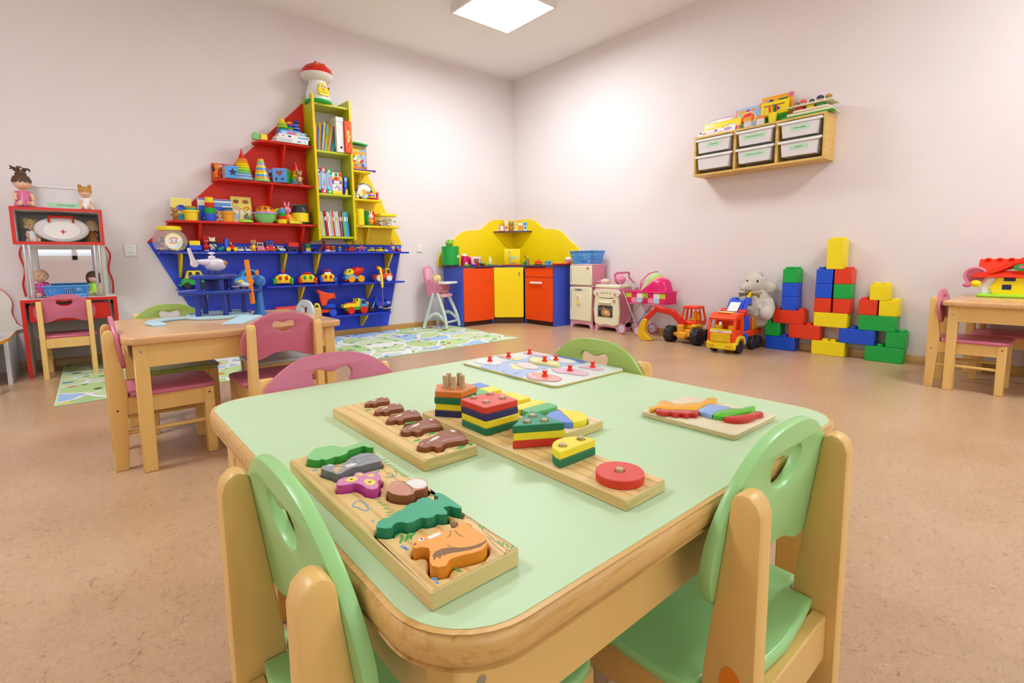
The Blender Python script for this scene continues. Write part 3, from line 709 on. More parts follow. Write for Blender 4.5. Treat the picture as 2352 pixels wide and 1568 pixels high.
for x, y, rx, ry, r_ in ((225,355,.0030,.0020,0), (700,770,.0018,.0012,60), (950,985,.0035,.0017,100), (975,1000,.0024,.0013,100), (1205,1245,.0026,.0018,110), (1225,1275,.0020,.0012,100), (735,370,.0042,.0015,20), (875,408,.0024,.0014,0)): blob(pm, x, y, rx, ry, r_)
pm.lines(rel(zA(sm([(535,640),(560,615),(600,608),(640,630),(662,665),(655,688),(615,680),(575,660),(545,655)], 3), AZ), c), .0012, AZ-TT, closed=True)
pm.m('paint green')
for x, y in ((790,270),(815,290),(835,310),(860,325),(885,345),(905,362),(930,378),(950,395),(975,405)): blob(pm, x, y, .0036, .0009, -60+x % 40)
for x, y in ((735,590),(755,620),(790,640),(810,670),(830,700),(845,722)): blob(pm, x, y, .0034, .0008, -70+x % 50)
for x, y in ((900,885),(940,900),(985,890),(1030,880),(930,935),(975,920),(1010,905)): blob(pm, x, y, .0040, .0013, 20+x % 60)
for x, y in ((1575,815),(1600,830),(1735,945),(1765,960),(1800,975),(1840,985)): blob(pm, x, y, .0034, .0008, 30+x % 80)
for x, y in ((1385,1160),(1410,1180),(1180,562)): blob(pm, x, y, .0026, .0009, 120)
for q in ([(805,385),(830,375),(860,385),(850,405),(815,400)], [(800,410),(825,418),(855,412),(870,390)], [(870,360),(900,380),(880,395)]): pm.lines(rel(zA(sm(q, 3, False), AZ), c), .0007, AZ-TT)
pm.m('paint brown')
for q in ([(1410,745),(1490,738),(1640,845),(1780,930),(1890,1000)], [(1430,765),(1480,745),(1510,760),(1490,775)], [(1640,910),(1720,990),(1800,1050)], [(1560,870),(1640,900),(1720,950),(1820,1020)], [(1600,850),(1700,925)], [(1780,1050),(1790,1015),(1830,1010)]): pm.lines(rel(zA(q, AZ), c), .0004, AZ-TT)
pm.out('board', t)
AG = 'pieces of the forest puzzle'
def ln(q, w, m='paint brown'):
    return lambda mb, z, cc: mb.m(m).lines(rel(zA(q, AP), cc), w, z)
def many(*fs):
    def g(mb, z, cc):
        for f in fs: f(mb, z, cc)
    return g
def blb(x, y, rx, ry, rot, m, f=zA, zz=AP):
    def g(mb, z, cc):
        q = f([(x, y)], zz)[0]; mb.m(m).prism(ellip(q[0]-cc[0], q[1]-cc[1], rx, ry, 12, rot=R(rot)), z, z+.0002)
    return g
def ply(q, m, f=zA, zz=AP): return lambda mb, z, cc: mb.m(m).prism(rel(f(q, zz), cc), z, z+.0002)
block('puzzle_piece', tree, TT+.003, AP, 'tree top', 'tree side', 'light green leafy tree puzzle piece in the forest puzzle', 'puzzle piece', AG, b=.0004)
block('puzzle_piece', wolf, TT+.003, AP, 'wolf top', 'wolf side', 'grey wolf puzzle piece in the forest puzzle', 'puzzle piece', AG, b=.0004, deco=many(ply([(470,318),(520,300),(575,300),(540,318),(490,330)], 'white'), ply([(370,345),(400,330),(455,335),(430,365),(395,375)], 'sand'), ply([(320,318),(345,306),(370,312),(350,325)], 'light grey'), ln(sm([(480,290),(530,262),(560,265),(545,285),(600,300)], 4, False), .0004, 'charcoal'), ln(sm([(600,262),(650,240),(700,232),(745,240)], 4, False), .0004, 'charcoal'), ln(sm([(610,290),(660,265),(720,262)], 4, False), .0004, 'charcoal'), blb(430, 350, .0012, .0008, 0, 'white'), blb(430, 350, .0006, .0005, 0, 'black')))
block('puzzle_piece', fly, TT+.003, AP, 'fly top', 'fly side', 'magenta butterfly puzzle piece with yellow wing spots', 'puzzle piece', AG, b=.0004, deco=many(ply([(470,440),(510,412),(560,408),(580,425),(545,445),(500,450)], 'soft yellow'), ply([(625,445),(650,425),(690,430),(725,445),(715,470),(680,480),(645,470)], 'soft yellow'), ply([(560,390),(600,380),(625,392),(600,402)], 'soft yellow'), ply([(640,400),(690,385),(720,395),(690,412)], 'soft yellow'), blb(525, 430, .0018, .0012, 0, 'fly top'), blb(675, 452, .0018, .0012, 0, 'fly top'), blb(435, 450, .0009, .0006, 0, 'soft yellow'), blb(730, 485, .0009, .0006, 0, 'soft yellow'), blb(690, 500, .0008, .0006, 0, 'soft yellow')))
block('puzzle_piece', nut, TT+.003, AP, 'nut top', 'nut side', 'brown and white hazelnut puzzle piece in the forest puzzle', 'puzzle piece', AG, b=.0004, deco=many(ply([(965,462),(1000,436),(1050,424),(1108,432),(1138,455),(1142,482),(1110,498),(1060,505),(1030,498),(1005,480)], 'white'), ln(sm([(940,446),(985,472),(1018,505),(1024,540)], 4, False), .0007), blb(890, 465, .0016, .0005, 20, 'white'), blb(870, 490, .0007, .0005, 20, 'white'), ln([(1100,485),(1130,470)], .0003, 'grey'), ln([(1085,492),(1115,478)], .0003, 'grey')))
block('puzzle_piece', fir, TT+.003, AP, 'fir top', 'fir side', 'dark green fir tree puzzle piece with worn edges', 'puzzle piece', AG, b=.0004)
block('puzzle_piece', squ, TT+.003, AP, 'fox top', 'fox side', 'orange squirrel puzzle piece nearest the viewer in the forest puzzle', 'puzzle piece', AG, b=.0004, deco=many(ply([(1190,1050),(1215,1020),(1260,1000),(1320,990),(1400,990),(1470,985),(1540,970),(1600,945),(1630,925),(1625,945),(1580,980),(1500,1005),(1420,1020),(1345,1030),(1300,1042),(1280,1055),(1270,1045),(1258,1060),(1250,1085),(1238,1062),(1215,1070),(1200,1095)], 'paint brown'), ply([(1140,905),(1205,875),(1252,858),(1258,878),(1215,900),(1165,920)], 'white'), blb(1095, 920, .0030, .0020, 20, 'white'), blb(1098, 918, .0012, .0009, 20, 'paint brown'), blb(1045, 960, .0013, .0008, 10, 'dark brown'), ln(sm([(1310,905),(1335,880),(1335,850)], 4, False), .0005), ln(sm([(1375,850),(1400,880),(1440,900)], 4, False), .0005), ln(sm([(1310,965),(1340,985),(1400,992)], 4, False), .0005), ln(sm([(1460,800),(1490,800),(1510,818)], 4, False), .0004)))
block('puzzle_piece', zA([(1335,800),(1355,782),(1390,778),(1398,800),(1372,822),(1345,824)], AZ+.0004), AZ, AZ+.0012, 'paint brown', None, 'small brown painted pine cone beside the orange squirrel piece', 'pine cone')
# -- bear row puzzle
BZ, BP = .512, .518
bear = [(655,840),(664,812),(700,790),(735,780),(775,765),(800,750),(830,734),(870,716),(912,708),(960,712),(1000,731),(1034,760),(1046,786),(1015,800),(960,806),(905,815),(868,822),(856,832),(845,850),(812,856),(792,846),(765,842),(720,856),(682,852)]
bw = zB(bear, BP); bc = cen(bw)
cs = [zB([q], BP)[0] for q in ((333,487), (425,545), (540,606), (680,686))]+[bc]
ks = (.62, .70, .79, .89, 1.0)
bears = [[(p[0]+(q[0]-bc[0])*k, p[1]+(q[1]-bc[1])*k) for q in bw] for p, k in zip(cs, ks)]
t, c, pm = board('puzzle_board', 'pine puzzle board with a row of five brown bear pieces growing in size', .296, .376, .511, .804, BZ, 'pine board', 'pine end', [inset(p if area2(p) > 0 else p[::-1], -.0012) for p in bears])
pm.m('grass green')
for x, y, rx, ry, r_ in ((260,560,.0055,.003,0), (600,660,.006,.0035,10), (770,745,.006,.0035,10), (650,800,.0055,.003,10), (1000,855,.008,.0035,10), (1075,830,.005,.003,60)): blob(pm, x, y, rx, ry, r_, BZ, c, zB)
pm.out('board', t)
for i, (p, k) in enumerate(zip(bears, ks)):
    def dz(mb, z, cc, k=k, i=i):
        f = lambda q: [((w[0]-bc[0])*k+cs[i][0]-cc[0], (w[1]-bc[1])*k+cs[i][1]-cc[1]) for w in zB(q, BP)]
        mb.m('white')
        mb.prism(f([(745,805),(780,780),(815,765),(832,770),(805,788),(770,802)]), z, z+.0002)
        for q in ((740, 818), (690, 828)): w = f([q])[0]; mb.prism(ellip(w[0], w[1], .0022*k, .0012*k, 10), z, z+.0002)
        mb.lines(f([(845,806),(900,792),(960,782),(1010,772)]), .0010*k, z); mb.prism(f([(905,718),(935,716),(965,728),(935,735)]), z, z+.0002)
        mb.m('dark brown')
        for q in ((742, 820), (694, 830)): w = f([q])[0]; mb.prism(ellip(w[0], w[1], .0008*k, .0006*k, 8), z, z+.0003)
        mb.lines(f(sm([(960,720),(935,745),(960,760),(1010,750)], 4, False)), .0004, z); mb.lines(f(sm([(700,842),(730,845),(760,835),(800,820),(835,822)], 4, False)), .0004, z)
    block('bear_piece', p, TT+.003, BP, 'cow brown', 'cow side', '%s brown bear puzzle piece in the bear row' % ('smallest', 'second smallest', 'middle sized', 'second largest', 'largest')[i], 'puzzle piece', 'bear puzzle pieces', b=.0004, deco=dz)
# -- peg board with stacked shapes
GZ = .510
t, c, pm = board('peg_board', 'long pine peg board carrying stacked coloured shapes', .397, .467, .291, .690, GZ, 'pine board', 'pine end')
H = .0102
sqp = [(.421, .551), (.451, .551), (.451, .581), (.421, .581)]; pec = (.437, .655)
pep = [(pec[0]+.014*math.cos(R(90+72*i)), pec[1]+.014*math.sin(R(90+72*i))) for i in range(5)]
trp = [(.4255, .470), (.4455, .4585), (.4475, .4835)]; hfp = [(.4186, .400), (.451, .400)]; dip = [(.430, .325)]
pm.out('board', t)
for P, top in ((sqp, GZ+4*H+.003), (pep, GZ+4*H+.020), (trp, GZ+3*H+.003), (hfp, GZ+2*H+.003), (dip, GZ+H+.003)):
    for q in P: MB('peg wood').cyl((q[0]-c[0], q[1]-c[1], GZ-TT-.002), (q[0]-c[0], q[1]-c[1], top-TT), .0042, n=14, b=.0006).out('peg', t)
for nm in ('red', 'yellow', 'navy', 'green', 'orange'): pass
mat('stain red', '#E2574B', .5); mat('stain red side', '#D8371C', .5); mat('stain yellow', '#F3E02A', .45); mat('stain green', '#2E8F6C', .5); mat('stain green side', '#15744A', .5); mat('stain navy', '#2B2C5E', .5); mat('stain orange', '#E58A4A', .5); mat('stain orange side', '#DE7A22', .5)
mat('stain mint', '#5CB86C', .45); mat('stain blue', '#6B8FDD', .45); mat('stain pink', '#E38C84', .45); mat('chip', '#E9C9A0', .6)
def hole(q, r=.0052): return ellip(q[0], q[1], r, n=14)
sq = rrect(.4045, .4645, .531, .591, .0025, 2); pe = [(pec[0]+.036*math.cos(R(-108+72*i)), pec[1]+.036*math.sin(R(-108+72*i))) for i in range(5)]
pe = rel(pe, (0, 0)); tg = [(.402, .471), (.460, .436), (.467, .507)]; hf = ellip(.433, .388, .031, n=20, a0=0, a1=PI); di = ellip(.430, .325, .0262, n=40)
SG = 'stacked shapes on the peg board'
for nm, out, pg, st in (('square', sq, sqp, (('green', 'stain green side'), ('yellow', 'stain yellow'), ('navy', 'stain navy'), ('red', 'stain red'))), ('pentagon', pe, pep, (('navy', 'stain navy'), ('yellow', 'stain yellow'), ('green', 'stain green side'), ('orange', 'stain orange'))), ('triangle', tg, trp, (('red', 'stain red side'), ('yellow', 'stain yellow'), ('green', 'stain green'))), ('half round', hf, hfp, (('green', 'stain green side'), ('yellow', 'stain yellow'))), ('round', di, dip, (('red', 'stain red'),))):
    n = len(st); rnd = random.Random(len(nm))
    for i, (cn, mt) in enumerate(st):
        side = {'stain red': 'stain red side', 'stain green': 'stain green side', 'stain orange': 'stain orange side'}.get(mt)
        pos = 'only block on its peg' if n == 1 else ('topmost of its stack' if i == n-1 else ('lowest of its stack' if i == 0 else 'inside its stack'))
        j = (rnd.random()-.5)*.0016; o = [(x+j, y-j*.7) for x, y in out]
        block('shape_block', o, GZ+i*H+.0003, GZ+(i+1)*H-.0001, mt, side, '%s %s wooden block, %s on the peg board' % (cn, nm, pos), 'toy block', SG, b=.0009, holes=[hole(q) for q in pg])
# -- fraction board
FZ, FP = .511, .519
frac = (('disc', .530, .503), ('oblong', .530, .572), ('oval', .532, .642), ('square', .532, .722))
fx = .030
pcs = []
o1 = ellip(.532, .500, .031, n=40)
def half(o, f): return [q for q in o if f(q)]
pcs.append(('blue', 'stain blue', 'half of the disc', ellip(.532, .500, .030, n=18, a0=R(62), a1=R(242))))
pcs.append(('yellow', 'stain yellow', 'half of the disc', ellip(.532, .500, .030, n=18, a0=R(-118), a1=R(62))))
pcs.append(('light green', 'stain mint', 'half of the oblong', rrect(.503, .562, .545, .571, .006)))
pcs.append(('yellow', 'stain yellow', 'half of the oblong', rrect(.503, .562, .5715, .594, .002)))
pcs.append(('yellow', 'stain yellow', 'part of the split square', [(.533, .612), (.562, .612), (.562, .665), (.545, .665)]))
pcs.append(('pink', 'stain pink', 'part of the split square', [(.503, .612), (.5325, .612), (.5445, .665), (.503, .665)]))
for cn, mt, a, b_ in (('green', 'stain mint', 0, 0), ('yellow', 'stain yellow', 1, 0), ('pink', 'stain pink', 0, 1), ('blue', 'stain blue', 1, 1)):
    x, y = .503+a*.0298, .686+b_*.0348; pcs.append((cn, mt, 'quarter of the large square', rrect(x, x+.0292, y, y+.0342, .003, 3)))
hl_ = [inset(o1, -.001), rrect(.5015, .5635, .5435, .5955, .006), rrect(.5015, .5635, .6105, .6665, .003), rrect(.5015, .5635, .6845, .756, .004)]
t, c, pm = board('puzzle_board', 'pale pine fraction puzzle board behind the peg board', .495, .575, .465, .790, FZ, 'pale pine', 'pine end', hl_)
pm.out('board', t)
for cn, mt, wh, o in pcs: block('fraction_piece', o, TT+.003, FP, mt, None, '%s %s in the pale fraction puzzle' % (cn, wh), 'puzzle piece', 'fraction puzzle pieces', b=.0009)
# -- bird mosaic on plywood
t = thing('puzzle_board', 'pale plywood board carrying the bird mosaic near the right edge', 'puzzle board', (.738, .388, TT))
mb = MB('plywood').prism(rrect(-.069, .069, -.077, .077, .007, 5), .0006, .009, b=.0012, seg=2); mb.out('board', t)
e = MB('plywood core')
for z in (.0028, .0056): e.prism(inset(rrect(-.069, .069, -.077, .077, .007, 5), -.0002), z, z+.0011, holes=[rrect(-.067, .067, -.075, .075, .006, 5)])
e.out('ply_line', t, 'darker glue lines along the plywood edge')
QZ, QP = TT+.0093, .5128
bird = (
 ('yellow orange', 'bird yellow', 'head and back', [(1215,185),(1262,180),(1280,150),(1315,136),(1360,138),(1400,152),(1450,162),(1520,155),(1580,150),(1625,150),(1660,125),(1690,112),(1748,114),(1748,132),(1710,152),(1660,170),(1610,200),(1590,210),(1480,206),(1400,206),(1330,202),(1290,192),(1262,198),(1225,205)]),
 ('red', 'bird red', 'scalloped breast', [(1268,215),(1290,194),(1330,203),(1400,208),(1480,209),(1590,213),(1610,225),(1590,246),(1550,238),(1510,250),(1470,236),(1420,244),(1380,230),(1330,234),(1290,224)]),
 ('pale blue', 'bird blue', 'square body', [(1605,206),(1650,182),(1690,162),(1780,172),(1870,192),(1800,205),(1745,222),(1712,250),(1655,232),(1612,222)]),
 ('green', 'bird green', 'tail feather', [(1720,250),(1750,222),(1800,205),(1860,197),(1940,196),(2000,183),(2048,176),(2058,195),(2010,218),(1940,232),(1870,250),(1812,264),(1760,258)]),
 ('red', 'bird red', 'pointed tail', [(1805,272),(1850,258),(1920,250),(1990,240),(2050,222),(2110,222),(2122,240),(2080,248),(2040,268),(1985,285),(1920,290),(1850,284)]))
for cn, mt, wh, q in bird: block('mosaic_piece', sm(zC(q, QP), 2), QZ, QP, mt, None, '%s glossy %s piece of the bird mosaic' % (cn, wh), 'puzzle piece', 'bird mosaic pieces', b=.0016, seg=2)
# -- knobbed fairy tale puzzle
KZ = .503
t = thing('puzzle_board', 'pale picture puzzle board with red knobs at the far right corner', 'puzzle board', (.805, .842, TT))
c = (.805, .842)
mat('print pale', '#DCE8DC', .35); mat('print blue', '#A9C2EA', .35); mat('print deep blue', '#6F8FDD', .35); mat('print slate', '#8E9CCB', .4); mat('print yellow', '#F0EA9A', .35); mat('print skin', '#F0DCD0', .35); mat('print red', '#EBA79C', .35); mat('print pink', '#EAC0D4', .35); mat('print white', '#F4F1EE', .35); mat('print line', '#C88F8C', .5)
mb = MB('print pale').prism(rrect(-.113, .113, -.160, .160, .012, 5), .0006, .006, b=.001); mb.remat(lambda n, q: n.z < .5 and q.z < .0055, 'plywood edge')
zD = lambda p, z=KZ: tr(p, (1060, 800), 6.1895, z)
pr_ = mb.m('print blue').prism(rel(zD(sm([(270,265),(400,215),(620,180),(860,150),(1010,110),(1250,95),(1330,95),(1500,120),(1700,160),(1800,190),(1680,230),(1500,250),(1300,275),(1150,300),(1000,350),(850,410),(700,380),(520,320)], 3)), c), .006, .0062)
pr_.m('print deep blue').prism(rel(zD([(1330,92),(1820,190),(1700,215),(1560,150),(1270,105)]), c), .0062, .0064)
for x, y, rx in ((890,185,.006), (520,255,.005), (600,322,.006), (830,325,.005), (770,355,.008), (1180,290,.006)): q = zD([(x, y)])[0]; pr_.m('print slate').prism(ellip(q[0]-c[0], q[1]-c[1], rx, rx*.7, 12), .0062, .0064)
pr_.m('print yellow').prism(rel(zD([(670,222),(720,215),(760,225),(800,250),(940,290),(800,300),(730,290),(715,260)]), c), .0062, .0064)
pr_.out('board', t)
KP = 'knobbed pieces of the picture puzzle'
for lab, q, mt, kn, h in (('white shell', [(185,190),(210,155),(300,145),(420,150),(520,165),(595,195),(560,215),(480,232),(370,225),(260,210)], 'print white', (405, 170), 0),
    ('red striped scarf', [(500,95),(600,100),(700,130),(690,150),(640,140),(560,125)], 'print red', (670, 110), 0), ('round yellow', [(720,150),(770,130),(840,128),(868,145),(830,165),(770,168)], 'print yellow', None, 0),
    ('pink ribbon', [(880,50),(960,60),(1040,62),(1120,80),(1210,100),(1130,105),(1040,95),(960,82),(890,68)], 'print pink', (968, 62), 0),
    ('raised cream shoe', [(965,165),(985,125),(1060,120),(1130,140),(1240,165),(1330,185),(1400,210),(1390,235),(1330,238),(1220,218),(1100,200),(1010,190)], 'print yellow', (1183, 170), .004),
    ('white paper boat', [(1230,120),(1330,115),(1450,140),(1580,165),(1640,190),(1560,205),(1450,200),(1340,185),(1270,160)], 'print white', (1343, 155), 0),
    ('skin coloured face', [(775,215),(860,200),(960,205),(1060,235),(1100,265),(1085,290),(1000,290),(880,275),(800,245)], 'print skin', None, 0),
    ('pink mitten', [(1280,290),(1340,285),(1500,280),(1620,295),(1740,325),(1810,355),(1760,385),(1640,372),(1480,350),(1350,335)], 'print pink', (1543, 305), 0),
    ('rose bow', [(1660,265),(1740,240),(1850,250),(1960,275),(2030,295),(1960,310),(1840,292),(1740,272)], 'print pink', (1865, 255), 0),
    ('red watermelon', [(925,400),(940,350),(1020,340),(1120,345),(1250,365),(1370,395),(1430,430),(1360,465),(1230,460),(1090,450),(980,430)], 'print red', (1186, 385), 0)):
    o = zD(sm(q, 2), KZ+.0015+h); cc = cen(o); k = thing('knobbed_piece', lab+' piece of the picture puzzle'+(' with red knob' if kn else ' lying flat'), 'puzzle piece', (cc[0], cc[1], KZ+.0003), group=KP)
    p_ = MB(mt).prism(rel(o, cc), 0, .0015+h, b=.0003); p_.m('print line').lines(inset(rel(o, cc) if area2(o) > 0 else rel(o, cc)[::-1], .0015), .0006, .0015+h, closed=True)
    if lab == 'red watermelon': p_.m('print pale').lines(rel(zD([(960,350),(985,390),(1060,430)], KZ+.0015), cc), .004, .0016)
    p_.out('tile', k)
    if kn:
        w = zD([(kn[0], kn[1]+14)], KZ+.0015+h)[0]
        MB('scarlet').lathe([(0, 0), (.0066, 0), (.0066, .003), (.004, .005), (.004, .0075), (.0064, .0115), (.006, .0125), (0, .0128)], 14, T(w[0]-cc[0], w[1]-cc[1], .0015+h)).out('knob', k)
# ---------------------------------------------------------------- toy building kit
def depth(p): return (p-Vector((0, 0, CH))).dot(CF)
def px(x, Y): return aY(x, 575, Y).x            # photo column -> place along the left wall
def ps(x, Y): return depth(aY(x, 575, Y))/F     # metres per photo pixel there
def slab(mb, out, y0, y1, b=.0, M=None): return mb.prism(out, 0, y1-y0, M=(M or Matrix.Identity(4)) @ T(0, y1, 0) @ XZ, b=b)
def wheel(t, x, y, r, w, tyre='rubber', hub='light grey', ax='Y', z=None):
    """one wheel; axle along Y (side-on toys) or X (front-on toys)"""
    z = r if z is None else z
    M = T(x, y, z) @ (RX(90) if ax == 'Y' else RY(90))
    mb = MB(tyre).lathe([(r*.55, -w/2), (r*.9, -w/2), (r, -w*.32), (r, w*.32), (r*.9, w/2), (r*.55, w/2)], 18, M)
    mb.m(hub).lathe([(0, -w*.46), (r*.3, -w*.50), (r*.58, -w*.40), (r*.58, w*.40), (r*.3, w*.50), (0, w*.46)], 14, M)
    return mb.out('wheel', t)
def car(lab, x, Y, z, w, l, h, body, cab, tyre='rubber', hub='light grey', rz=0, glass='charcoal', group=None, name='toy_car', cat='toy car', trim=None):
    """small car, bonnet towards -Y before turning; w wide, l long, h high"""
    t = thing(name, lab, cat, (x, Y, z), rz, group); r = min(h*.24, l*.14); w *= .86
    b = MB(body); side = [(-l/2, r*.55), (l/2, r*.55), (l/2, h*.50), (l*.44, h*.56), (-l*.16, h*.56), (-l*.44, h*.48), (-l/2, h*.40)]
    b.prism(side, -w/2, w/2, M=YZ, b=min(w*.12, h*.08), seg=2); b.out('body', t)
    k = MB(cab); top = [(-l*.22, h*.54), (l*.40, h*.54), (l*.28, h*.97), (l*.20, h), (-l*.02, h), (-l*.07, h*.97)]
    k.prism(top, -w*.42, w*.42, M=YZ, b=min(w*.12, h*.08), seg=2); k.out('cabin', t)
    g = MB(glass); g.add([(-w*.34, -l*.192, h*.60), (w*.34, -l*.192, h*.60), (w*.29, -l*.090, h*.92), (-w*.29, -l*.090, h*.92)], [(0, 1, 2, 3)], T(0, -.0012, 0))
    for s in (-1, 1): g.add([(s*(w*.42+.0006), -l*.13, h*.60), (s*(w*.42+.0006), l*.30, h*.60), (s*(w*.42+.0006), l*.20, h*.88), (s*(w*.42+.0006), -l*.04, h*.88)], [(0, 1, 2, 3)])
    g.out('window', t)
    for s in (-1, 1): MB(trim or 'white').ell((s*w*.33, -l*.49, h*.36), (w*.09, l*.03, h*.07), 8, 6).out('headlight', t)
    for s in (-1, 1):
        for y in (-l*.30, l*.30): wheel(t, s*w*.44, y, r, w*.2, tyre, hub, 'X')
    return t
def figure(name, lab, cat, x, Y, z, h, col, belly=None, ears='bear', rz=0, group=None, muzzle=None, feet=None, arms=True, w=1.0, headcol=None, eyes=True):
    """small standing toy animal, facing -Y before turning"""
    t = thing(name, lab, cat, (x, Y, z), rz, group); q = h
    b = MB(col)
    b.ell((0, 0, q*.30), (q*.17*w, q*.15, q*.23)); b.lathe([(q*.10, 0), (q*.08, q*.12)], 12, T(0, 0, q*.44))
    for s in (-1, 1):
        b.m(feet or col).ell((s*q*.09*w, -q*.05, q*.055), (q*.075*w, q*.11, q*.055)); b.m(col)
        b.tube([(s*q*.07*w, 0, q*.16), (s*q*.09*w, -q*.02, q*.06)], [q*.075, q*.06])
        if arms: b.tube([(s*q*.13*w, 0, q*.44), (s*q*.20*w, -q*.05, q*.34), (s*q*.13*w, -q*.13, q*.30)], [q*.055, q*.05, q*.045])
    b.m(headcol or col).ell((0, 0, q*.68), (q*.19*w, q*.17, q*.18))
    if ears == 'bear':
        for s in (-1, 1): b.ell((s*q*.15*w, .0, q*.84), (q*.065, q*.03, q*.065), 10, 8)
    elif ears == 'rabbit':
        for s in (-1, 1): b.ell((s*q*.08, 0, q*.95), (q*.045, q*.025, q*.16), 10, 8, RY(s*12))
    elif ears == 'cat':
        for s in (-1, 1): b.lathe([(q*.085, 0), (0, q*.18)], 8, T(s*q*.11, 0, q*.78) @ RY(s*8))
    elif ears == 'horns':
        for s in (-1, 1): b.cyl((s*q*.06, 0, q*.82), (s*q*.09, 0, q*.96), q*.018, n=8); b.ell((s*q*.09, 0, q*.97), q*.03, 8, 6); b.ell((s*q*.19, 0, q*.78), (q*.07, q*.025, q*.04), 8, 6)
    b.out('body', t)
    if belly: MB(belly).ell((0, -q*.075, q*.30), (q*.125*w, q*.085, q*.17)).out('belly', t)
    if muzzle: MB(muzzle).ell((0, -q*.14, q*.63), (q*.10, q*.07, q*.075)).out('muzzle', t)
    if eyes:
        for s in (-1, 1): MB('white').ell((s*q*.07, -q*.145, q*.73), (q*.035, q*.02, q*.042), 8, 6).m('black').ell((s*q*.07, -q*.163, q*.73), (q*.017, q*.01, q*.022), 8, 6).out('eye', t)
        MB('black').ell((0, -q*(.21 if muzzle else .17), q*.66), (q*.026, q*.015, q*.02), 8, 6).out('nose', t)
    return t
def doll(lab, x, Y, z, h, hair, dress, rz=0, style='bob', skin='skin pink', legs=True, dz=0, rx=0, strap=None):
    """seated toy doll, facing -Y before turning"""
    t = thing('doll', lab, 'doll', (x, Y, z), rz); t.rotation_euler = (R(rx), 0, R(rz)); q = h; hz = q*.66; hr = q*.20
    b = MB(skin)
    b.ell((0, 0, hz), (hr*.92, hr*.9, hr)); b.ell((0, -hr*.45, hz-hr*.32), (hr*.62, hr*.5, hr*.5)); b.cyl((0, 0, q*.40), (0, 0, hz-hr*.6), q*.055, n=12)
    b.ell((0, 0, q*.28), (q*.12, q*.09, q*.18))
    for s in (-1, 1):
        b.tube([(s*q*.09, 0, q*.41), (s*q*.18, -q*.04, q*.30), (s*q*.17, -q*.14, q*.21)], [q*.052, q*.045, q*.036]); b.ell((s*q*.17, -q*.16, q*.20), (q*.035, q*.045, q*.03), 10, 8)
        for f in range(4): b.tube([(s*(q*.15+f*q*.013), -q*.18, q*.195), (s*(q*.15+f*q*.014), -q*.225, q*.185)], q*.009, 6)
        b.tube([(s*q*.13, -q*.17, q*.21), (s*q*.115, -q*.20, q*.215)], q*.010, 6)
        b.ell((s*hr*.9, 0, hz-hr*.1), (hr*.12, hr*.2, hr*.22), 8, 6)
        if legs: b.tube([(s*q*.07, -q*.02, q*.12), (s*q*.11, -q*.20, q*.085), (s*q*.12, -q*.36, q*.06)], [q*.075, q*.065, q*.045]); b.ell((s*q*.12, -q*.40, q*.085), (q*.042, q*.045, q*.075), 10, 8)
    b.ell((0, -hr*.93, hz-hr*.12), (hr*.10, hr*.12, hr*.10), 8, 6)
    b.out('body', t, remesh=q*.014)
    d = MB(dress); d.lathe([(q*.085, q*.44), (q*.115, q*.40), (q*.13, q*.28), (q*.20, q*.10), (q*.22, q*.03), (q*.0, q*.02)], 18, Matrix.Diagonal((1, .92, 1, 1)))
    for s in (-1, 1): d.ell((s*q*.12, -q*.01, q*.38), (q*.06, q*.06, q*.06), 10, 8)
    d.out('dress', t)
    for s in (-1, 1): MB('white').ell((s*hr*.36, -hr*.80, hz-hr*.02), (hr*.15, hr*.08, hr*.14), 10, 8).m('ink').ell((s*hr*.36, -hr*.87, hz-hr*.02), (hr*.085, hr*.04, hr*.10), 8, 6).out('eye', t)
    MB('rose').ell((0, -hr*.90, hz-hr*.46), (hr*.15, hr*.06, hr*.05), 8, 6).out('mouth', t)
    if hair:
        k = MB(hair); rnd = random.Random(int(x*1000)+int(z*1000))
        k.lathe([(hr*1.0, -hr*.05), (hr*1.04, hr*.25), (hr*.85, hr*.78), (hr*.45, hr*1.06), (0, hr*1.12)], 18, T(0, hr*.10, hz))
        if style == 'updo':
            k.ell((0, hr*.1, hz+hr*1.1), (hr*.62, hr*.6, hr*.42))
            for i in range(16): a = rnd.random()*2*PI; k.tube(sm([(hr*.25*math.cos(a), hr*.2*math.sin(a), hz+hr*1.2), (hr*.7*math.cos(a), hr*.5*math.sin(a), hz+hr*(1.6+.4*rnd.random())), (hr*1.0*math.cos(a+.4), hr*.7*math.sin(a+.4), hz+hr*(1.5+.6*rnd.random()))], 3, False), hr*.085, 6)
        elif style == 'curls':
            for i in range(26): a = PI*(.1+1.6*rnd.random())-.6; e = rnd.random(); k.ell((hr*1.0*math.cos(a), hr*.5*math.sin(a)+hr*.1, hz-hr*.5+e*hr*1.7), hr*(.24+.12*rnd.random()), 8, 6)
        elif style == 'buns':
            for s in (-1, 1):
                for i in range(6): k.ell((s*hr*(.6+.15*rnd.random()), hr*.1, hz+hr*(.8+.12*i*rnd.random())), hr*.30, 8, 6)
        elif style == 'bob':
            for s in (-1, 1): k.ell((s*hr*.85, hr*.15, hz-hr*.25), (hr*.35, hr*.6, hr*.85))
            k.ell((0, hr*.55, hz-hr*.2), (hr*.9, hr*.5, hr*.9))
        k.out('hair', t)
    return t
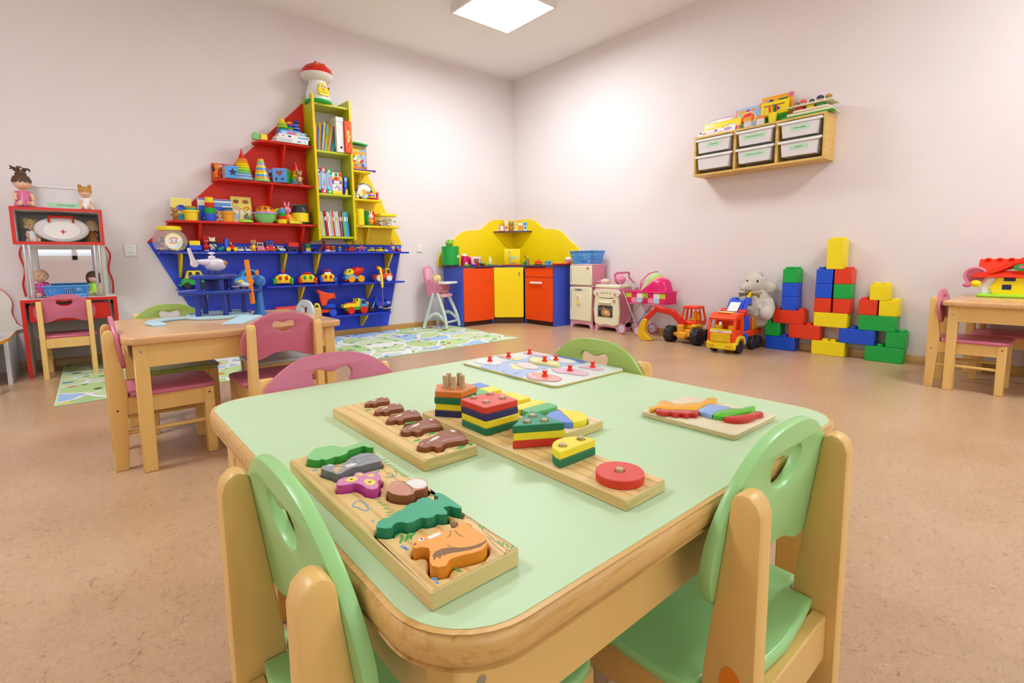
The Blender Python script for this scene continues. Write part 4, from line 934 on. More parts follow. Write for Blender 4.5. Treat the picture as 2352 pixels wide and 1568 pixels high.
def book(lab, x0, y0, z0, w, hgt, th, m, deco=None, lean=0, group=None, name='book', cat='book', spine=None, rx=0, rz=0, pages=True):
    """standing book or box: w along X, hgt up, th deep; front cover faces -Y"""
    t = thing(name, lab, cat, (x0, y0, z0), 0, group); t.rotation_euler = (R(rx), R(lean), R(rz))
    b = MB(m); e = .0015
    if pages:
        b.bx(-w/2, w/2, -th/2, -th/2+e, 0, hgt).bx(-w/2, w/2, th/2-e, th/2, 0, hgt).bx(-w/2, -w/2+e, -th/2, th/2, 0, hgt)
        MB('paper').bx(-w/2+e, w/2-.003, -th/2+e, th/2-e, .002, hgt-.002).out('pages', t)
    else: b.bx(-w/2, w/2, -th/2, th/2, 0, hgt, .001)
    if deco: deco(b, T(0, -th/2, 0) @ XZ)
    b.out('cover', t)
    return t
def dec(items):
    """flat printed shapes on a cover: ('r', mat, x0, x1, z0, z1) / ('e', mat, x, z, rx, rz) / ('p', mat, pts)"""
    def f(b, M):
        for i, it in enumerate(items):
            b.m(it[1]); h = .0003+.00012*i
            if it[0] == 'r': b.prism([(it[2], it[4]), (it[3], it[4]), (it[3], it[5]), (it[2], it[5])], 0, h, M=M)
            elif it[0] == 'e': b.prism(ellip(it[2], it[3], it[4], it[5], 16), 0, h, M=M)
            elif it[0] == 'p': b.prism(it[2], 0, h, M=M)
            elif it[0] == 't': b.text(it[2], it[5], M @ T(it[3], it[4], h), .0002)
    return f
def rings(name, lab, cat, x, Y, z, sizes, hgt, top=None, group=None):
    t = thing(name, lab, cat, (x, Y, z), 0, group); k = 0
    for m, r, hh in sizes:
        MB(m).lathe([(r*.3, k), (r*.82, k), (r*.96, k+hh*.22), (r, k+hh*.5), (r*.96, k+hh*.78), (r*.82, k+hh), (r*.3, k+hh)], 24).out('ring', t); k += hh
    if top: MB(top[0]).lathe([(0, k), (top[1], k), (top[1]*.97, k+.004), (top[1]*.35, k+top[2]*.6), (top[1]*.10, k+top[2]), (0, k+top[2])], 20).out('cone_top', t); k += top[2]
    return t
def tub(mb, r0, r1, h, n=24, th=.002, M=None):
    return mb.lathe([(0, 0), (r0, 0), (r1, h), (r1-th, h), (r0-th, th), (0, th)], n, M)
def basket(name, lab, x, Y, z, w, d, h, m, rz=0, rows=2, holes=12, taper=.12, fill=None):
    t = thing(name, lab, 'basket', (x, Y, z), rz); mb = MB(m); e = .003; kx, ky = w/2*(1-taper), d/2*(1-taper)
    def wall(A, B, Ct, D, nrm):      # A,B bottom; Ct,D top: slotted side built from rails and bars
        A, B, Ct, D = map(Vector, (A, B, Ct, D)); L = lambda u, v: A.lerp(B, u).lerp(D.lerp(Ct, u), v)
        def quad(u0, u1, v0, v1):
            a, b_, c_, d_ = L(u0, v0), L(u1, v0), L(u1, v1), L(u0, v1); o = Vector(nrm)*e
            mb.add([a, b_, c_, d_, a+o, b_+o, c_+o, d_+o], [(0, 1, 2, 3), (4, 7, 6, 5), (0, 4, 5, 1), (1, 5, 6, 2), (2, 6, 7, 3), (3, 7, 4, 0)])
        vs = [0]+[.10+.72*i/rows for i in range(rows+1)]+[1]
        quad(0, 1, 0, .12); quad(0, 1, .82, 1)
        for i in range(1, rows): quad(0, 1, .12+.70*i/rows-.03, .12+.70*i/rows+.03)
        n = holes
        for i in range(n+1): u = .04+.92*i/n; quad(u-.018*12/n, u+.018*12/n, .12, .82)
        quad(0, .03, 0, 1); quad(.97, 1, 0, 1)
    wall((-kx, -ky, 0), (kx, -ky, 0), (w/2, -d/2, h), (-w/2, -d/2, h), (0, 1, 0)); wall((kx, ky, 0), (-kx, ky, 0), (-w/2, d/2, h), (w/2, d/2, h), (0, -1, 0))
    wall((-kx, ky, 0), (-kx, -ky, 0), (-w/2, -d/2, h), (-w/2, d/2, h), (1, 0, 0)); wall((kx, -ky, 0), (kx, ky, 0), (w/2, d/2, h), (w/2, -d/2, h), (-1, 0, 0))
    mb.bx(-kx, kx, -ky, ky, 0, e); mb.out('basket_body', t)
    MB(m).prism(rrect(-w/2-.006, w/2+.006, -d/2-.006, d/2+.006, .012), h-.006, h+.002, holes=[rrect(-w/2+.004, w/2-.004, -d/2+.004, d/2-.004, .01)], b=.002).out('rim', t)
    if fill:
        rnd = random.Random(5)
        for i, c_ in enumerate(fill):
            o = MB(c_).box((0, 0, 0), (w*.18, d*.22, h*.22), .006).out('small_toy'); o.location = (x, Y, z)
            v = Matrix.Rotation(R(rz), 3, 'Z') @ Vector(((rnd.random()-.5)*w*.6, (rnd.random()-.5)*d*.55, 0)); o.location = (x+v.x, Y+v.y, z+e+h*.13+(h*.26 if i >= 6 else 0)); o.rotation_euler = (0, 0, rnd.random()*3)
            tag(o, 'small %s toy inside the %s' % (c_, lab.split(' holding')[0]), 'small toy', 'toys inside the '+' '.join(lab.split()[:3]))
    return t
# ---------------------------------------------------------------- row of small toys on the blue top shelf
YA = 4.925; G1 = 'small toys on the top blue shelf'
s_ = lambda x, Y=YA: ps(x, Y)
# round jar of trinkets with yellow lid
x = px(392, 4.945); k = s_(392, 4.945); Rj = 38*k; Hj = 46*k
t = thing('plastic_jar', 'large round clear jar of small toys with yellow lid on the blue shelf', 'jar', (x, 4.922, S1)); Rj = min(Rj, .122)
prof = [(Rj*.62, .002), (Rj*.84, Hj*.10), (Rj*.98, Hj*.34), (Rj, Hj*.50), (Rj*.94, Hj*.72), (Rj*.78, Hj*.90), (Rj*.66, Hj*.97), (Rj*.66, Hj*1.04)]
jm = MB('clear plastic').lathe([(0, .001)]+prof+[(r-.002, z) for r, z in prof[::-1]]+[(0, .004)], 32); jm.out('jar_body', t)
MB('yellow').lathe([(0, Hj*1.22), (Rj*.66, Hj*1.22), (Rj*.70, Hj*1.20), (Rj*.71, Hj*1.03), (Rj*.68, Hj*1.02), (0, Hj*1.06)], 28).out('lid', t)
LM = T(.01, -Rj*.93, Hj*.47) @ RX(-4) @ XZ
l = MB('soft yellow').prism(ellip(0, 0, Rj*.50, Hj*.40, 28), 0, .0015, M=LM); l.m('white').prism(ellip(0, -.004, Rj*.44, Hj*.34, 24), .0015, .0018, M=LM); l.m('ice').prism([(.0, -.05), (.03, -.045), (.055, -.01), (.05, .015), (.035, -.02)], .0018, .0021, M=LM)
l.m('scarlet').prism([(-.03, .022), (0, .034), (.03, .026), (.028, .014), (0, .022), (-.028, .012)], .0018, .0021, M=LM); l.m('amber').prism(ellip(0, -.012, .032, .009, 14), .0018, .0021, M=LM)
l.m('royal').prism(ellip(-.012, .006, .006, .007, 10), .0018, .0021, M=LM).prism(ellip(.016, .004, .006, .007, 10), .0018, .0021, M=LM); l.out('paper_label', t, 'round picture label')
cn = MB('light pink'); rnd = random.Random(3)
for i in range(46):
    cn.m(rnd.choice(['light pink', 'white', 'purple', 'skin pink', 'pale blue', 'lilac', 'orange', 'white', 'ink'])); a = rnd.random()*6.3; z = Hj*(.08+.62*rnd.random()**1.4); rr = Rj*.72*math.sqrt(rnd.random())*(1 if z < Hj*.6 else .7)
    cn.ell((rr*math.cos(a), rr*math.sin(a), z), (.010+.012*rnd.random(), .009+.008*rnd.random(), .008+.006*rnd.random()), 8, 6)
c_ = cn.out('contents', t, 'assorted small toys seen through the jar'); c_['kind'] = 'stuff'
def X(p): return px(p, YA)
car('yellow and blue toy car seen from behind beside the trinket jar', X(447), YA, S1, .105, .12, .088, 'royal', 'yellow', rz=180, glass='amber', group=G1)
figure('toy_rabbit', 'tiny red rabbit toy between the yellow car and the white bear', 'toy animal', X(474), YA-.01, S1, .118, 'red', feet='white', ears='rabbit', group=G1, w=.9)
t = figure('toy_bear', 'cream polar bear toy with black scarf and hockey stick', 'toy animal', X(489), YA, S1, .135, 'cream plastic', 'white', feet='royal', group=G1, muzzle='white', rz=25)
MB('charcoal').tor((0, 0, .075), .028, .008).out('scarf', t); MB('charcoal').tube([(-.035, -.03, .075), (.0, -.04, .03), (.025, -.045, .006), (.035, -.05, .004)], .004).out('hockey_stick', t)
solo(MB('teal').ell((0, 0, .018), (.024, .022, .018)).ell((.014, -.012, .03), (.013, .012, .012)), 'toy_frog', 'tiny teal crouching toy next to the polar bear', 'toy animal', (X(505), YA-.03, S1), group=G1)
t = thing('toy_tow_truck', 'small red tow truck with upright blue bed and yellow wheels', 'toy car', (X(529), YA, S1), 0, G1)
MB('red').box((.008, 0, .028), (.062, .07, .032), .006).box((.014, -.01, .048), (.04, .04, .016), .005).out('body', t); slab(MB('royal'), [(-.045, .02), (-.022, .016), (-.012, .105), (-.035, .112), (-.046, .09)], -.035, .035, .003).out('bed', t)
MB('amber').ell((.006, 0, .068), (.010, .01, .014)).out('driver', t)
for x_ in (-.02, .035): 
    for y_ in (-.034, .034): wheel(t, x_, y_, .018, .014, 'yellow', 'amber')
GC = G1
car('tiny white and blue toy police car on the blue shelf', X(551), YA, S1, .062, .075, .040, 'white', 'ice', group=GC, glass='ink', trim='royal')
car('tiny white toy van beside the yellow cat figure', X(569), YA, S1, .056, .075, .042, 'white', 'white', group=GC)
t = figure('toy_cat', 'yellow standing cat toy with big round spectacles', 'toy animal', X(581), YA-.03, S1, .112, 'amber', 'yellow', ears='cat', group=G1, rz=-20)
for s in (-1, 1): MB('grey').tor((s*.010, -.021, .081), .0085, .0016, 14, 6, RX(90)).out('spectacles', t)
car('white toy buggy with pink body and wheels', X(597), YA-.01, S1, .072, .08, .078, 'rose', 'white', 'rose', 'white', group=GC)
car('blue topped red toy buggy with big bright green wheels', X(619), YA, S1, .09, .09, .098, 'red', 'royal', 'bright lime', 'green', group=GC, glass='ink')
car('tiny silver toy car left of the red bus', X(643), YA, S1, .075, .09, .050, 'light grey', 'white', rz=18, group=GC)
t = thing('toy_truck', 'toy truck with red lattice body and black chassis', 'toy car', (X(671), YA, S1), 0, G1)
MB('charcoal').box((0, 0, .022), (.10, .05, .016), .003).box((-.045, 0, .035), (.02, .045, .03), .004).out('chassis', t); MB('red').box((.008, 0, .062), (.092, .052, .042), .003).out('cargo_box', t)
for i in range(3): MB('scarlet').bx(-.034, .05, -.0275, -.026, .047+.012*i, .050+.012*i).out('slat', t)
for x_ in (-.035, .03):
    for y_ in (-.026, .026): wheel(t, x_, y_, .015, .012)
figure('toy_bear', 'tiny brown figure behind the green headed toy', 'toy animal', X(698), YA+.02, S1, .05, 'brown', group=G1, eyes=False)
t = thing('toy_worm', 'small toy figure with bright green round head and yellow body', 'toy figure', (X(708), YA, S1), 0, G1)
MB('yellow').box((0, 0, .025), (.040, .035, .022), .004).m('white').box((0, 0, .007), (.042, .037, .014), .003).out('body', t); MB('green').ell((0, 0, .056), .024).out('head', t); MB('dark green').cyl((.006, -.02, .06), (.006, -.026, .061), .007).out('eye', t)
car('flat black toy racing car on the blue shelf under the mast', X(725), YA, S1, .06, .09, .024, 'charcoal', 'black', group=GC)
t = thing('toy_horn', 'dark red toy tube leaning up beside a red dome', 'toy', (X(741), YA, S1), 0, G1); MB('dark red').cyl((-.022, 0, .004), (.022, 0, .100), .010, .013).out('tube', t)
t = thing('toy_mushroom', 'small red dome toy with white base', 'toy', (X(750), YA-.03, S1), 0, G1); MB('red').ell((0, 0, .035), (.026, .026, .03)).out('cap', t); MB('white').lathe([(0, 0), (.026, 0), (.028, .012), (.018, .018), (0, .02)], 14).out('base', t)
t = thing('toy_mushroom', 'tiny brown lidded toy with white scalloped base', 'toy', (X(763), YA-.02, S1), 0, G1); MB('brown').lathe([(0, .01), (.024, .012), (.027, .03), (.02, .045), (0, .046)], 14).out('body', t); MB('white').lathe([(0, 0), (.022, 0), (.026, .010), (0, .014)], 14).out('base', t); MB('amber').lathe([(0, .046), (.026, .046), (.024, .052), (0, .053)], 14).out('lid', t)
figure('toy_figure', 'tiny pale blue figure with a yellow cap', 'toy figure', X(779), YA-.02, S1, .058, 'sky', headcol='amber', ears='none', group=G1, eyes=False, w=1.5)
car('long red and orange toy sports car seen from its side', X(804), YA, S1, .055, .125, .050, 'red', 'orange red', rz=-75, group=GC)
t = thing('toy_aeroplane', 'tiny pink propeller aeroplane with yellow wings', 'toy plane', (X(830), YA, S1), 0, G1)
MB('rose').ell((0, 0, .032), (.022, .045, .026)).out('fuselage', t)
for s in (-1, 1): MB('yellow').prism(rrect(-.012, .012, .015, .055, .008), -.004, .004, M=T(0, 0, .038) @ RZ(-90*s) ).out('wing', t); wheel(t, s*.022, -.01, .011, .01, 'lilac', 'white', 'X')
MB('hot pink').box((0, -.047, .034), (.006, .003, .04), .001).out('propeller', t)
car('tiny yellow toy racing car with white stripes', X(853), YA, S1, .055, .085, .040, 'yellow', 'soft yellow', rz=-60, group=GC)
t = car('tiny all yellow toy tractor', X(872), YA, S1, .055, .075, .046, 'yellow', 'deep yellow', 'yellow', 'deep yellow', rz=-60, group=GC)
car('tiny black and white toy car hidden behind the giraffe', X(889), YA+.045, S1, .05, .07, .040, 'white', 'charcoal', group=GC)
figure('toy_giraffe', 'brown seated giraffe toy with horns at the right end of the shelf', 'toy animal', X(900), YA-.02, S1, .125, 'bear brown', 'sand', ears='horns', group=G1, muzzle='sand', headcol='ginger')
car('tiny white and red toy truck at the far right end of the shelf', X(915), YA, S1, .045, .065, .052, 'red', 'ice', group=GC)

# ---------------------------------------------------------------- second blue shelf: larger vehicles
YB = 4.93; G2 = 'toy vehicles on the middle blue shelf'
t = thing('toy_jeep', 'green and yellow toy jeep at left end of the middle blue shelf', 'toy car', (px(440, YB), YB, S2), 0, G2)
slab(MB('green'), [(-.09, .03), (.085, .03), (.09, .06), (.08, .085), (-.085, .085), (-.095, .05)], -.04, .04, .006).out('body', t)
slab(MB('yellow'), [(-.065, .085), (.075, .085), (.045, .150), (-.045, .150)], -.036, .036, .006).out('cabin', t)
for a, b_ in ((-.045, -.005), (.005, .05)): slab(MB('charcoal'), [(a, .095), (b_, .095), (b_-.014, .140), (a+.006, .140)], -.0375, -.036).out('window', t)
MB('green').box((-.10, 0, .032), (.02, .085, .016), .004).out('bumper', t)
for x_ in (-.055, .055):
    for y_ in (-.038, .038): wheel(t, x_, y_, .027, .02)
t = thing('toy_estate_car', 'sky blue toy car with yellow wheels behind the propeller of the garage', 'toy car', (px(562, YB), YB, S2), 12, G2)
slab(MB('sky'), [(-.125, .025), (.11, .025), (.12, .07), (.10, .095), (-.05, .095), (-.12, .07)], -.045, .045, .008).out('body', t)
slab(MB('sky'), [(-.065, .093), (.085, .093), (.060, .145), (.02, .155), (-.025, .145)], -.041, .041, .007).out('cabin', t)
for q in ([(-.045, .10), (-.005, .10), (.002, .138), (-.02, .134)], [(.012, .10), (.065, .10), (.048, .134), (.012, .142)]): slab(MB('ink'), q, -.0425, -.041).out('window', t)
for x_ in (-.075, .065):
    for y_ in (-.043, .043): wheel(t, x_, y_, .032, .024, 'yellow', 'deep yellow')
MB('deep yellow').box((-.128, 0, .035), (.012, .09, .014), .004).out('bumper', t)
def chunky(lab, x, roofm, eyem, wheelm, capm, h, w=.15, chimney=None):
    t = thing('toy_engine', lab, 'toy train', (x, YB-.01, S2), -12, G2)
    MB('yellow').box((0, 0, .056), (w*.86, .12, .075), .020).out('body', t); MB('amber').box((0, -.002, .026), (w*.90, .12, .014), .004).out('bumper', t)
    for s in (-1, 1): MB(eyem).ell((s*w*.17, -.062, .066), (.014, .006, .020)).out('headlight', t)
    MB(roofm).box((0, .012, h*.74), (w*.56, .085, h*.36), .014).out('cabin', t); MB(capm).box((0, .012, h*.95), (w*.50, .08, h*.10), .010).out('roof', t)
    MB('ink' if eyem == 'green' else 'white').box((0, -.030, h*.74), (w*.42, .004, h*.16), .002).out('window', t)
    if chimney: MB(chimney).cyl((0, -.02, h*.9), (0, -.02, h*1.08), .018, b=.003).out('chimney', t)
    for s in (-1, 1):
        for y_ in (-.035, .04): wheel(t, s*w*.47, y_, .034, .024, wheelm, wheelm, 'X')
    return t
chunky('yellow toy engine with red eyes, blue roof, red chimney and green wheels', px(645, YB), 'royal', 'red', 'green', 'navy', .125, .155, 'red')
chunky('yellow toy engine with green eyes and low red roof', px(701, YB), 'red', 'green', 'red', 'scarlet', .112, .15)
chunky('yellow toy engine with red eyes and tall purple and red cab', px(748, YB), 'purple', 'red', 'royal', 'red', .135, .14)
t = thing('toy_mixer_truck', 'toy cement mixer with yellow cab, blue chassis and red drum', 'toy truck', (px(811, YB), YB, S2), 0, G2)
slab(MB('sky'), [(-.115, .045), (-.09, .075), (-.03, .085), (.02, .06), (.095, .06), (.095, .035), (-.10, .03)], -.04, .04, .006).out('chassis', t)
slab(MB('yellow'), sm([(-.095, .078), (-.025, .085), (-.015, .115), (-.045, .140), (-.075, .130), (-.095, .10)], 3), -.036, .036, .006).out('cab', t)
slab(MB('dark green'), [(-.082, .098), (-.06, .128), (-.045, .132), (-.055, .108)], -.0375, -.036).out('window', t)
MB('red').lathe([(0, 0), (.03, .002), (.048, .05), (.046, .075), (.022, .135), (0, .136)], 18, T(-.035, 0, .098) @ RY(78)).out('drum', t)
MB('dark red').box((-.105, 0, .022), (.03, .085, .018), .006).out('bumper', t)
for x_ in (-.045, .055):
    for y_ in (-.038, .038): wheel(t, x_, y_, .036, .022, 'amber', 'amber')
t = thing('toy_crane_truck', 'toy crane truck with yellow cab, red body, white blue wheels and hanging yellow boom', 'toy truck', (px(876, YB), YB, S2), 0, G2)
slab(MB('orange red'), [(-.105, .030), (.10, .030), (.108, .045), (.095, .075), (.055, .085), (-.04, .07), (-.10, .075)], -.04, .04, .008).out('body', t)
slab(MB('yellow'), [(.02, .075), (.088, .075), (.070, .135), (.030, .137)], -.036, .036, .006).out('cab', t); slab(MB('charcoal'), [(.032, .085), (.076, .085), (.063, .125), (.036, .125)], -.0375, -.036).out('window', t)
MB('red').box((-.01, 0, .105), (.04, .05, .05), .008).out('turret', t); MB('royal').cyl((.005, 0, .07), (.005, 0, .09), .02).out('turntable', t)
for x_ in (-.055, .055):
    for y_ in (-.04, .04): wheel(t, x_, y_, .033, .024, 'white', 'sky')
bm_ = MB('yellow').box((-.075, -.06, .14), (.03, .05, .03), .004); bm_.tube([(-.075, -.105, .145), (-.073, -.125, .06), (-.070, -.13, -.03)], .014, 6).box((-.07, -.13, -.04), (.02, .022, .04), .004).out('boom', t)
MB('light grey').tube([(-.07, -.13, -.06), (-.068, -.128, -.20)], .0016, 5).out('string', t); MB('scarlet').tube(sm([(-.068, -.128, -.20), (-.068, -.128, -.225), (-.064, -.128, -.24), (-.074, -.128, -.236)], 3, False), .005, 6).out('hook', t)
MB('red').box((-.088, -.06, .145), (.014, .03, .04), .003).out('winch', t)

# ---------------------------------------------------------------- lowest blue shelf
YC = 4.93; G3 = 'toy vehicles on the lowest blue shelf'
t = thing('toy_loader', 'yellow toy vehicle frame with red base at left of the lowest blue shelf', 'toy truck', (px(524, YC), YC, S3), 0, G3)
MB('red').box((0, 0, .02), (.22, .08, .03), .008).out('base', t); sl = MB('yellow')
slab(sl, [(-.085, .035), (-.04, .035), (-.045, .10), (-.04, .155), (-.06, .155), (-.068, .10)], -.035, .035, .004)
slab(sl, [(-.01, .035), (.075, .035), (.045, .12), (.0, .12)], -.035, .035, .004); sl.bx(-.085, .11, -.03, .03, .03, .042, .003); sl.out('cab_frame', t)
slab(MB('ink'), [(.008, .05), (.058, .05), (.038, .105), (.012, .105)], -.037, .037).out('window', t)
for x_ in (-.07, .07):
    for y_ in (-.04, .04): wheel(t, x_, y_, .024, .02, 'scarlet', 'amber')
t = thing('toy_house', 'cream toy house box with scalloped red roof on the lowest blue shelf', 'toy house', (px(652, YC), YC, S3), 4, G3)
MB('cream plastic').box((0, 0, .035), (.205, .10, .07), .004).out('walls', t)
MB('red').prism([(-.07, .062), (.07, .062), (.022, .118), (-.022, .118)], -.112, .112, M=YZ, b=.004).out('roof', t)
for x_ in (-.03, .05): MB('dark red').prism(ellip(x_, 0, .016, .010), 0, .001, M=T(0, -.0475, .090) @ RX(49)).out('roof_hole', t)
for i in range(8): MB('red').cyl((-.096+.0275*i, -.071, .060), (-.096+.0275*i, -.067, .066), .0135, n=12).out('scallop', t)
t = thing('toy_dump_truck', 'yellow and orange toy dump truck with raised orange bucket', 'toy truck', (px(740, YC-.02), YC-.02, S3), -14, G3)
slab(MB('yellow'), sm([(-.12, .035), (-.045, .045), (-.05, .105), (-.065, .130), (-.095, .128), (-.105, .09), (-.135, .075)], 3), -.05, .05, .008).out('cab', t); slab(MB('charcoal'), [(-.098, .092), (-.065, .092), (-.068, .118), (-.088, .116)], -.0515, -.05).out('window', t)
MB('orange red').box((-.085, 0, .033), (.10, .095, .018), .006).box((.02, 0, .05), (.13, .06, .032), .006).out('chassis', t)
MB('royal').lathe([(0, 0), (.055, 0), (.060, .02), (.03, .034), (0, .036)], 18, T(.04, 0, .085)).out('turntable', t)
slab(MB('orange red'), [(-.03, .10), (.005, .105), (.03, .16), (.085, .175), (.10, .165), (.085, .225), (.06, .22), (-.005, .235), (-.06, .265), (-.075, .245), (-.055, .225), (-.045, .15)], -.045, .045, .008).out('bucket', t)
for x_ in (-.085, .065):
    for y_ in (-.052, .052): wheel(t, x_, y_, .034, .028, 'royal' if x_ > 0 else 'dark red', 'scarlet')
t = thing('toy_flatbed_truck', 'toy truck with yellow bed, green chassis, blue cab and red wheels', 'toy truck', (px(808, YC-.02), YC-.02, S3), 0, G3)
MB('green').box((-.005, 0, .052), (.20, .085, .028), .006).out('chassis', t); slab(MB('yellow'), [(-.13, .068), (.04, .068), (.045, .105), (.05, .155), (.005, .155), (.0, .105), (-.125, .10)], -.045, .045, .005).out('bed', t)
MB('orange').box((-.05, 0, .105), (.08, .06, .018), .005).box((.015, -.02, .14), (.02, .05, .03), .004).out('load', t)
slab(MB('sky'), [(.045, .065), (.125, .065), (.118, .10), (.095, .145), (.052, .148)], -.043, .043, .006).out('cab', t); slab(MB('ink'), [(.062, .10), (.108, .10), (.090, .136), (.064, .138)], -.0445, -.043).out('window', t)
for x_ in (-.055, .08):
    for y_ in (-.045, .045): wheel(t, x_, y_, .038, .026, 'red', 'white')
t = thing('toy_motorcycle', 'blue police toy motorcycle with chrome engine at right end of the lowest shelf', 'toy motorcycle', (px(868, YC), YC, S3), 0, G3)
slab(MB('blue'), sm([(-.045, .06), (.0, .055), (.05, .06), (.10, .07), (.105, .10), (.07, .115), (.055, .095), (.01, .10), (-.03, .115), (-.055, .105)], 3), -.025, .025, .006).out('body', t)
MB('navy').box((.075, 0, .125), (.065, .05, .014), .006).out('seat', t); slab(MB('blue'), [(-.07, .11), (-.045, .105), (-.04, .15), (-.055, .165)], -.03, .03, .004).out('fairing', t)
MB('white').bx(.07, .105, -.0275, -.0255, .082, .098).out('side_plate', t, 'white plate with dark marks'); 
for i in range(3): MB('scarlet' if i == 1 else 'ink').bx(.074+.010*i, .080+.010*i, -.0285, -.0275, .085, .095).out('mark', t)
MB('chrome').tube(sm([(-.01, -.028, .06), (.02, -.03, .035), (.06, -.03, .03), (.11, -.03, .042)], 4, False), .008).out('exhaust', t); MB('steel').box((.0, 0, .045), (.055, .04, .04), .010).out('engine', t); MB('chrome').tube([(-.06, -.012, .12), (-.095, -.012, .045)], .005).out('fork', t)
MB('charcoal').tube([(-.05, -.05, .155), (-.05, .05, .155)], .005).out('handlebar', t)
for x_ in (-.098, .075): wheel(t, x_, 0, .038, .018, 'rubber', 'steel')
t = figure('toy_figure', 'yellow headed toy driver behind the flatbed truck cab', 'toy figure', px(838, YC+.05), YC+.055, S3, .13, 'yellow', group=G3, ears='none')

# ---------------------------------------------------------------- red sail shelves
YR = 4.925; GR = 'toys on the red sail shelves'
def XR(p): return px(p, YR)
# lowest red board
book('upright cream box with a blue car picture at left end of the lowest red board', px(424, 4.99), 4.985, R1, .145, .185, .05, 'cream plastic', dec([('r', 'soft yellow', -.068, .068, .06, .18), ('r', 'turquoise', -.07, .07, .002, .055), ('p', 'royal', [(-.045, .085), (.06, .075), (.062, .105), (.03, .110), (.01, .130), (-.02, .128), (-.04, .108)]), ('p', 'ink', [(-.018, .110), (.02, .108), (.005, .124), (-.012, .124)])]), pages=False, name='toy_box', cat='box', group=None)
figure('toy_bear', 'brown moulded bear figure at the left end of the lowest red board', 'toy animal', XR(408), YR-.02, R1, .115, 'bear brown', muzzle='ginger', group=GR, w=1.1)
def cups(lab, x, Y, z, cs, name='stacking_cups'):
    t = thing(name, lab, 'stacking cups', (x, Y, z), 0, GR); k = 0
    for m, r, hh, rim in cs:
        mb = MB(m).lathe([(0, k), (r*.90, k), (r, k+hh), (0, k+hh)], 20)
        if rim: mb.lathe([(r*.9, k+hh*.78), (r*1.14, k+hh*.80), (r*1.14, k+hh), (r*.9, k+hh)], 20)
        mb.out('cup', t); k += hh
    return t
cups('low stack of yellow toy cups with green and orange rims', XR(446), YR, R1, (('yellow', .052, .085, 1), ('turquoise', .044, .012, 0), ('light green', .042, .010, 0), ('orange', .040, .010, 0)))
book('large white and blue boxed game leaning behind the cup tower', px(501, 5.0), 5.0, R1, .255, .195, .045, 'white', dec([('r', 'royal', -.125, .055, .003, .135), ('r', 'blue', -.125, .125, .183, .192), ('r', 'ice', .06, .125, .003, .10), ('e', 'cream plastic', -.095, .155, .02, .02), ('r', 'sky', -.04, .122, .140, .165), ('e', 'white', -.08, .03, .018, .018)]), pages=False, name='game_box', cat='box')
cups('tall tower of blue, green, red and yellow toy cups', XR(488), YR-.02, R1, (('royal', .046, .060, 0), ('green', .042, .050, 0), ('red', .036, .042, 0), ('yellow', .032, .045, 0)))
t = thing('wooden_flower', 'flower shaped wooden lacing board leaning behind the cups', 'toy', (XR(511), YR+.005, R1), 0, GR); t.rotation_euler = (R(-10), 0, 0)
fo = [(a*.9, b_) for a, b_ in [(.052*math.cos(i*PI/18)*(1+.22*math.cos(4*(i*PI/18)+PI)), .055+.052*math.sin(i*PI/18)*(1+.22*math.cos(4*(i*PI/18)+PI))) for i in range(36)]]
z0 = min(q[1] for q in fo); fo = [(a, b_-z0) for a, b_ in fo]
MB('skin').prism(fo, 0, .008, M=XZ, b=.001).out('board', t)
for q in ((-.022, .035), (.022, .035), (-.022, .078), (.022, .078)): MB('sand').prism(ellip(q[0], q[1], .017), .008, .0095, M=XZ).m('brown').prism(ellip(q[0], q[1], .011), .0095, .0100, M=XZ).out('disc', t)
cups('low stack of orange toy cups with purple and green rims', XR(530), YR, R1, (('amber', .048, .088, 1), ('lilac', .042, .010, 0), ('teal', .041, .010, 0), ('purple', .038, .012, 0)))
book('yellow picture sheet with animal drawings leaning on the red sail', px(563, 4.985), 4.985, R1, .165, .235, .006, 'soft yellow', dec([('r', 'cream plastic', -.08, .08, .003, .12), ('e', 'brown', -.04, .19, .022, .018), ('e', 'bear brown', .035, .19, .026, .018), ('e', 'orange', .04, .135, .024, .016), ('e', 'sand', -.04, .13, .026, .02), ('e', 'ice', -.045, .06, .022, .03), ('e', 'light green', .03, .05, .03, .03)]), rx=-9, pages=False, name='picture_sheet', cat='picture')
t = thing('bead_maze', 'small wire bead maze toy on a lime base', 'toy', (XR(567), YR-.045, R1), 0, GR)
MB('bright lime').lathe([(0, 0), (.058, 0), (.055, .016), (0, .018)], 20).out('base', t)
MB('dark red').tube(sm([(-.045, 0, .015), (-.045, 0, .10), (-.02, 0, .115), (0, 0, .09), (.025, 0, .115), (.045, 0, .095), (.045, 0, .015)], 4, False), .002, 6).out('wire', t)
MB('yellow').tube(sm([(0, 0, .015), (0, .01, .08), (-.018, .01, .118), (-.004, .0, .10), (.01, .0, .122), (.022, .0, .105), (0, 0, .07)], 4, False), .003, 6).out('wire', t, 'yellow wire')
for q, m_ in (((-.045, 0, .03), 'yellow'), ((.045, 0, .03), 'brown'), ((0, 0, .04), 'royal'), ((0, 0, .055), 'scarlet'), ((.012, 0, .07), 'teal'), ((-.01, 0, .028), 'orange')): MB(m_).ell(q, .010, 10, 8).out('bead', t)
t = thing('shape_sorter_bowl', 'lime and lilac shape sorter bowl with orange dome lid', 'toy', (XR(613), YR-.02, R1), 0, GR)
MB('light green').lathe([(0, 0), (.055, 0), (.085, .04), (.092, .085), (0, .085)], 24).out('bowl', t); rim = [((.098+.007*math.cos(8*i*PI/24))*math.cos(i*PI/24), (.098+.007*math.cos(8*i*PI/24))*math.sin(i*PI/24)) for i in range(48)]
MB('lilac').prism(rim, .078, .095, b=.004, seg=2).out('rim', t); MB('orange').lathe([(.075, .094), (.07, .125), (.05, .145), (.02, .152), (0, .153)], 24).out('lid', t)
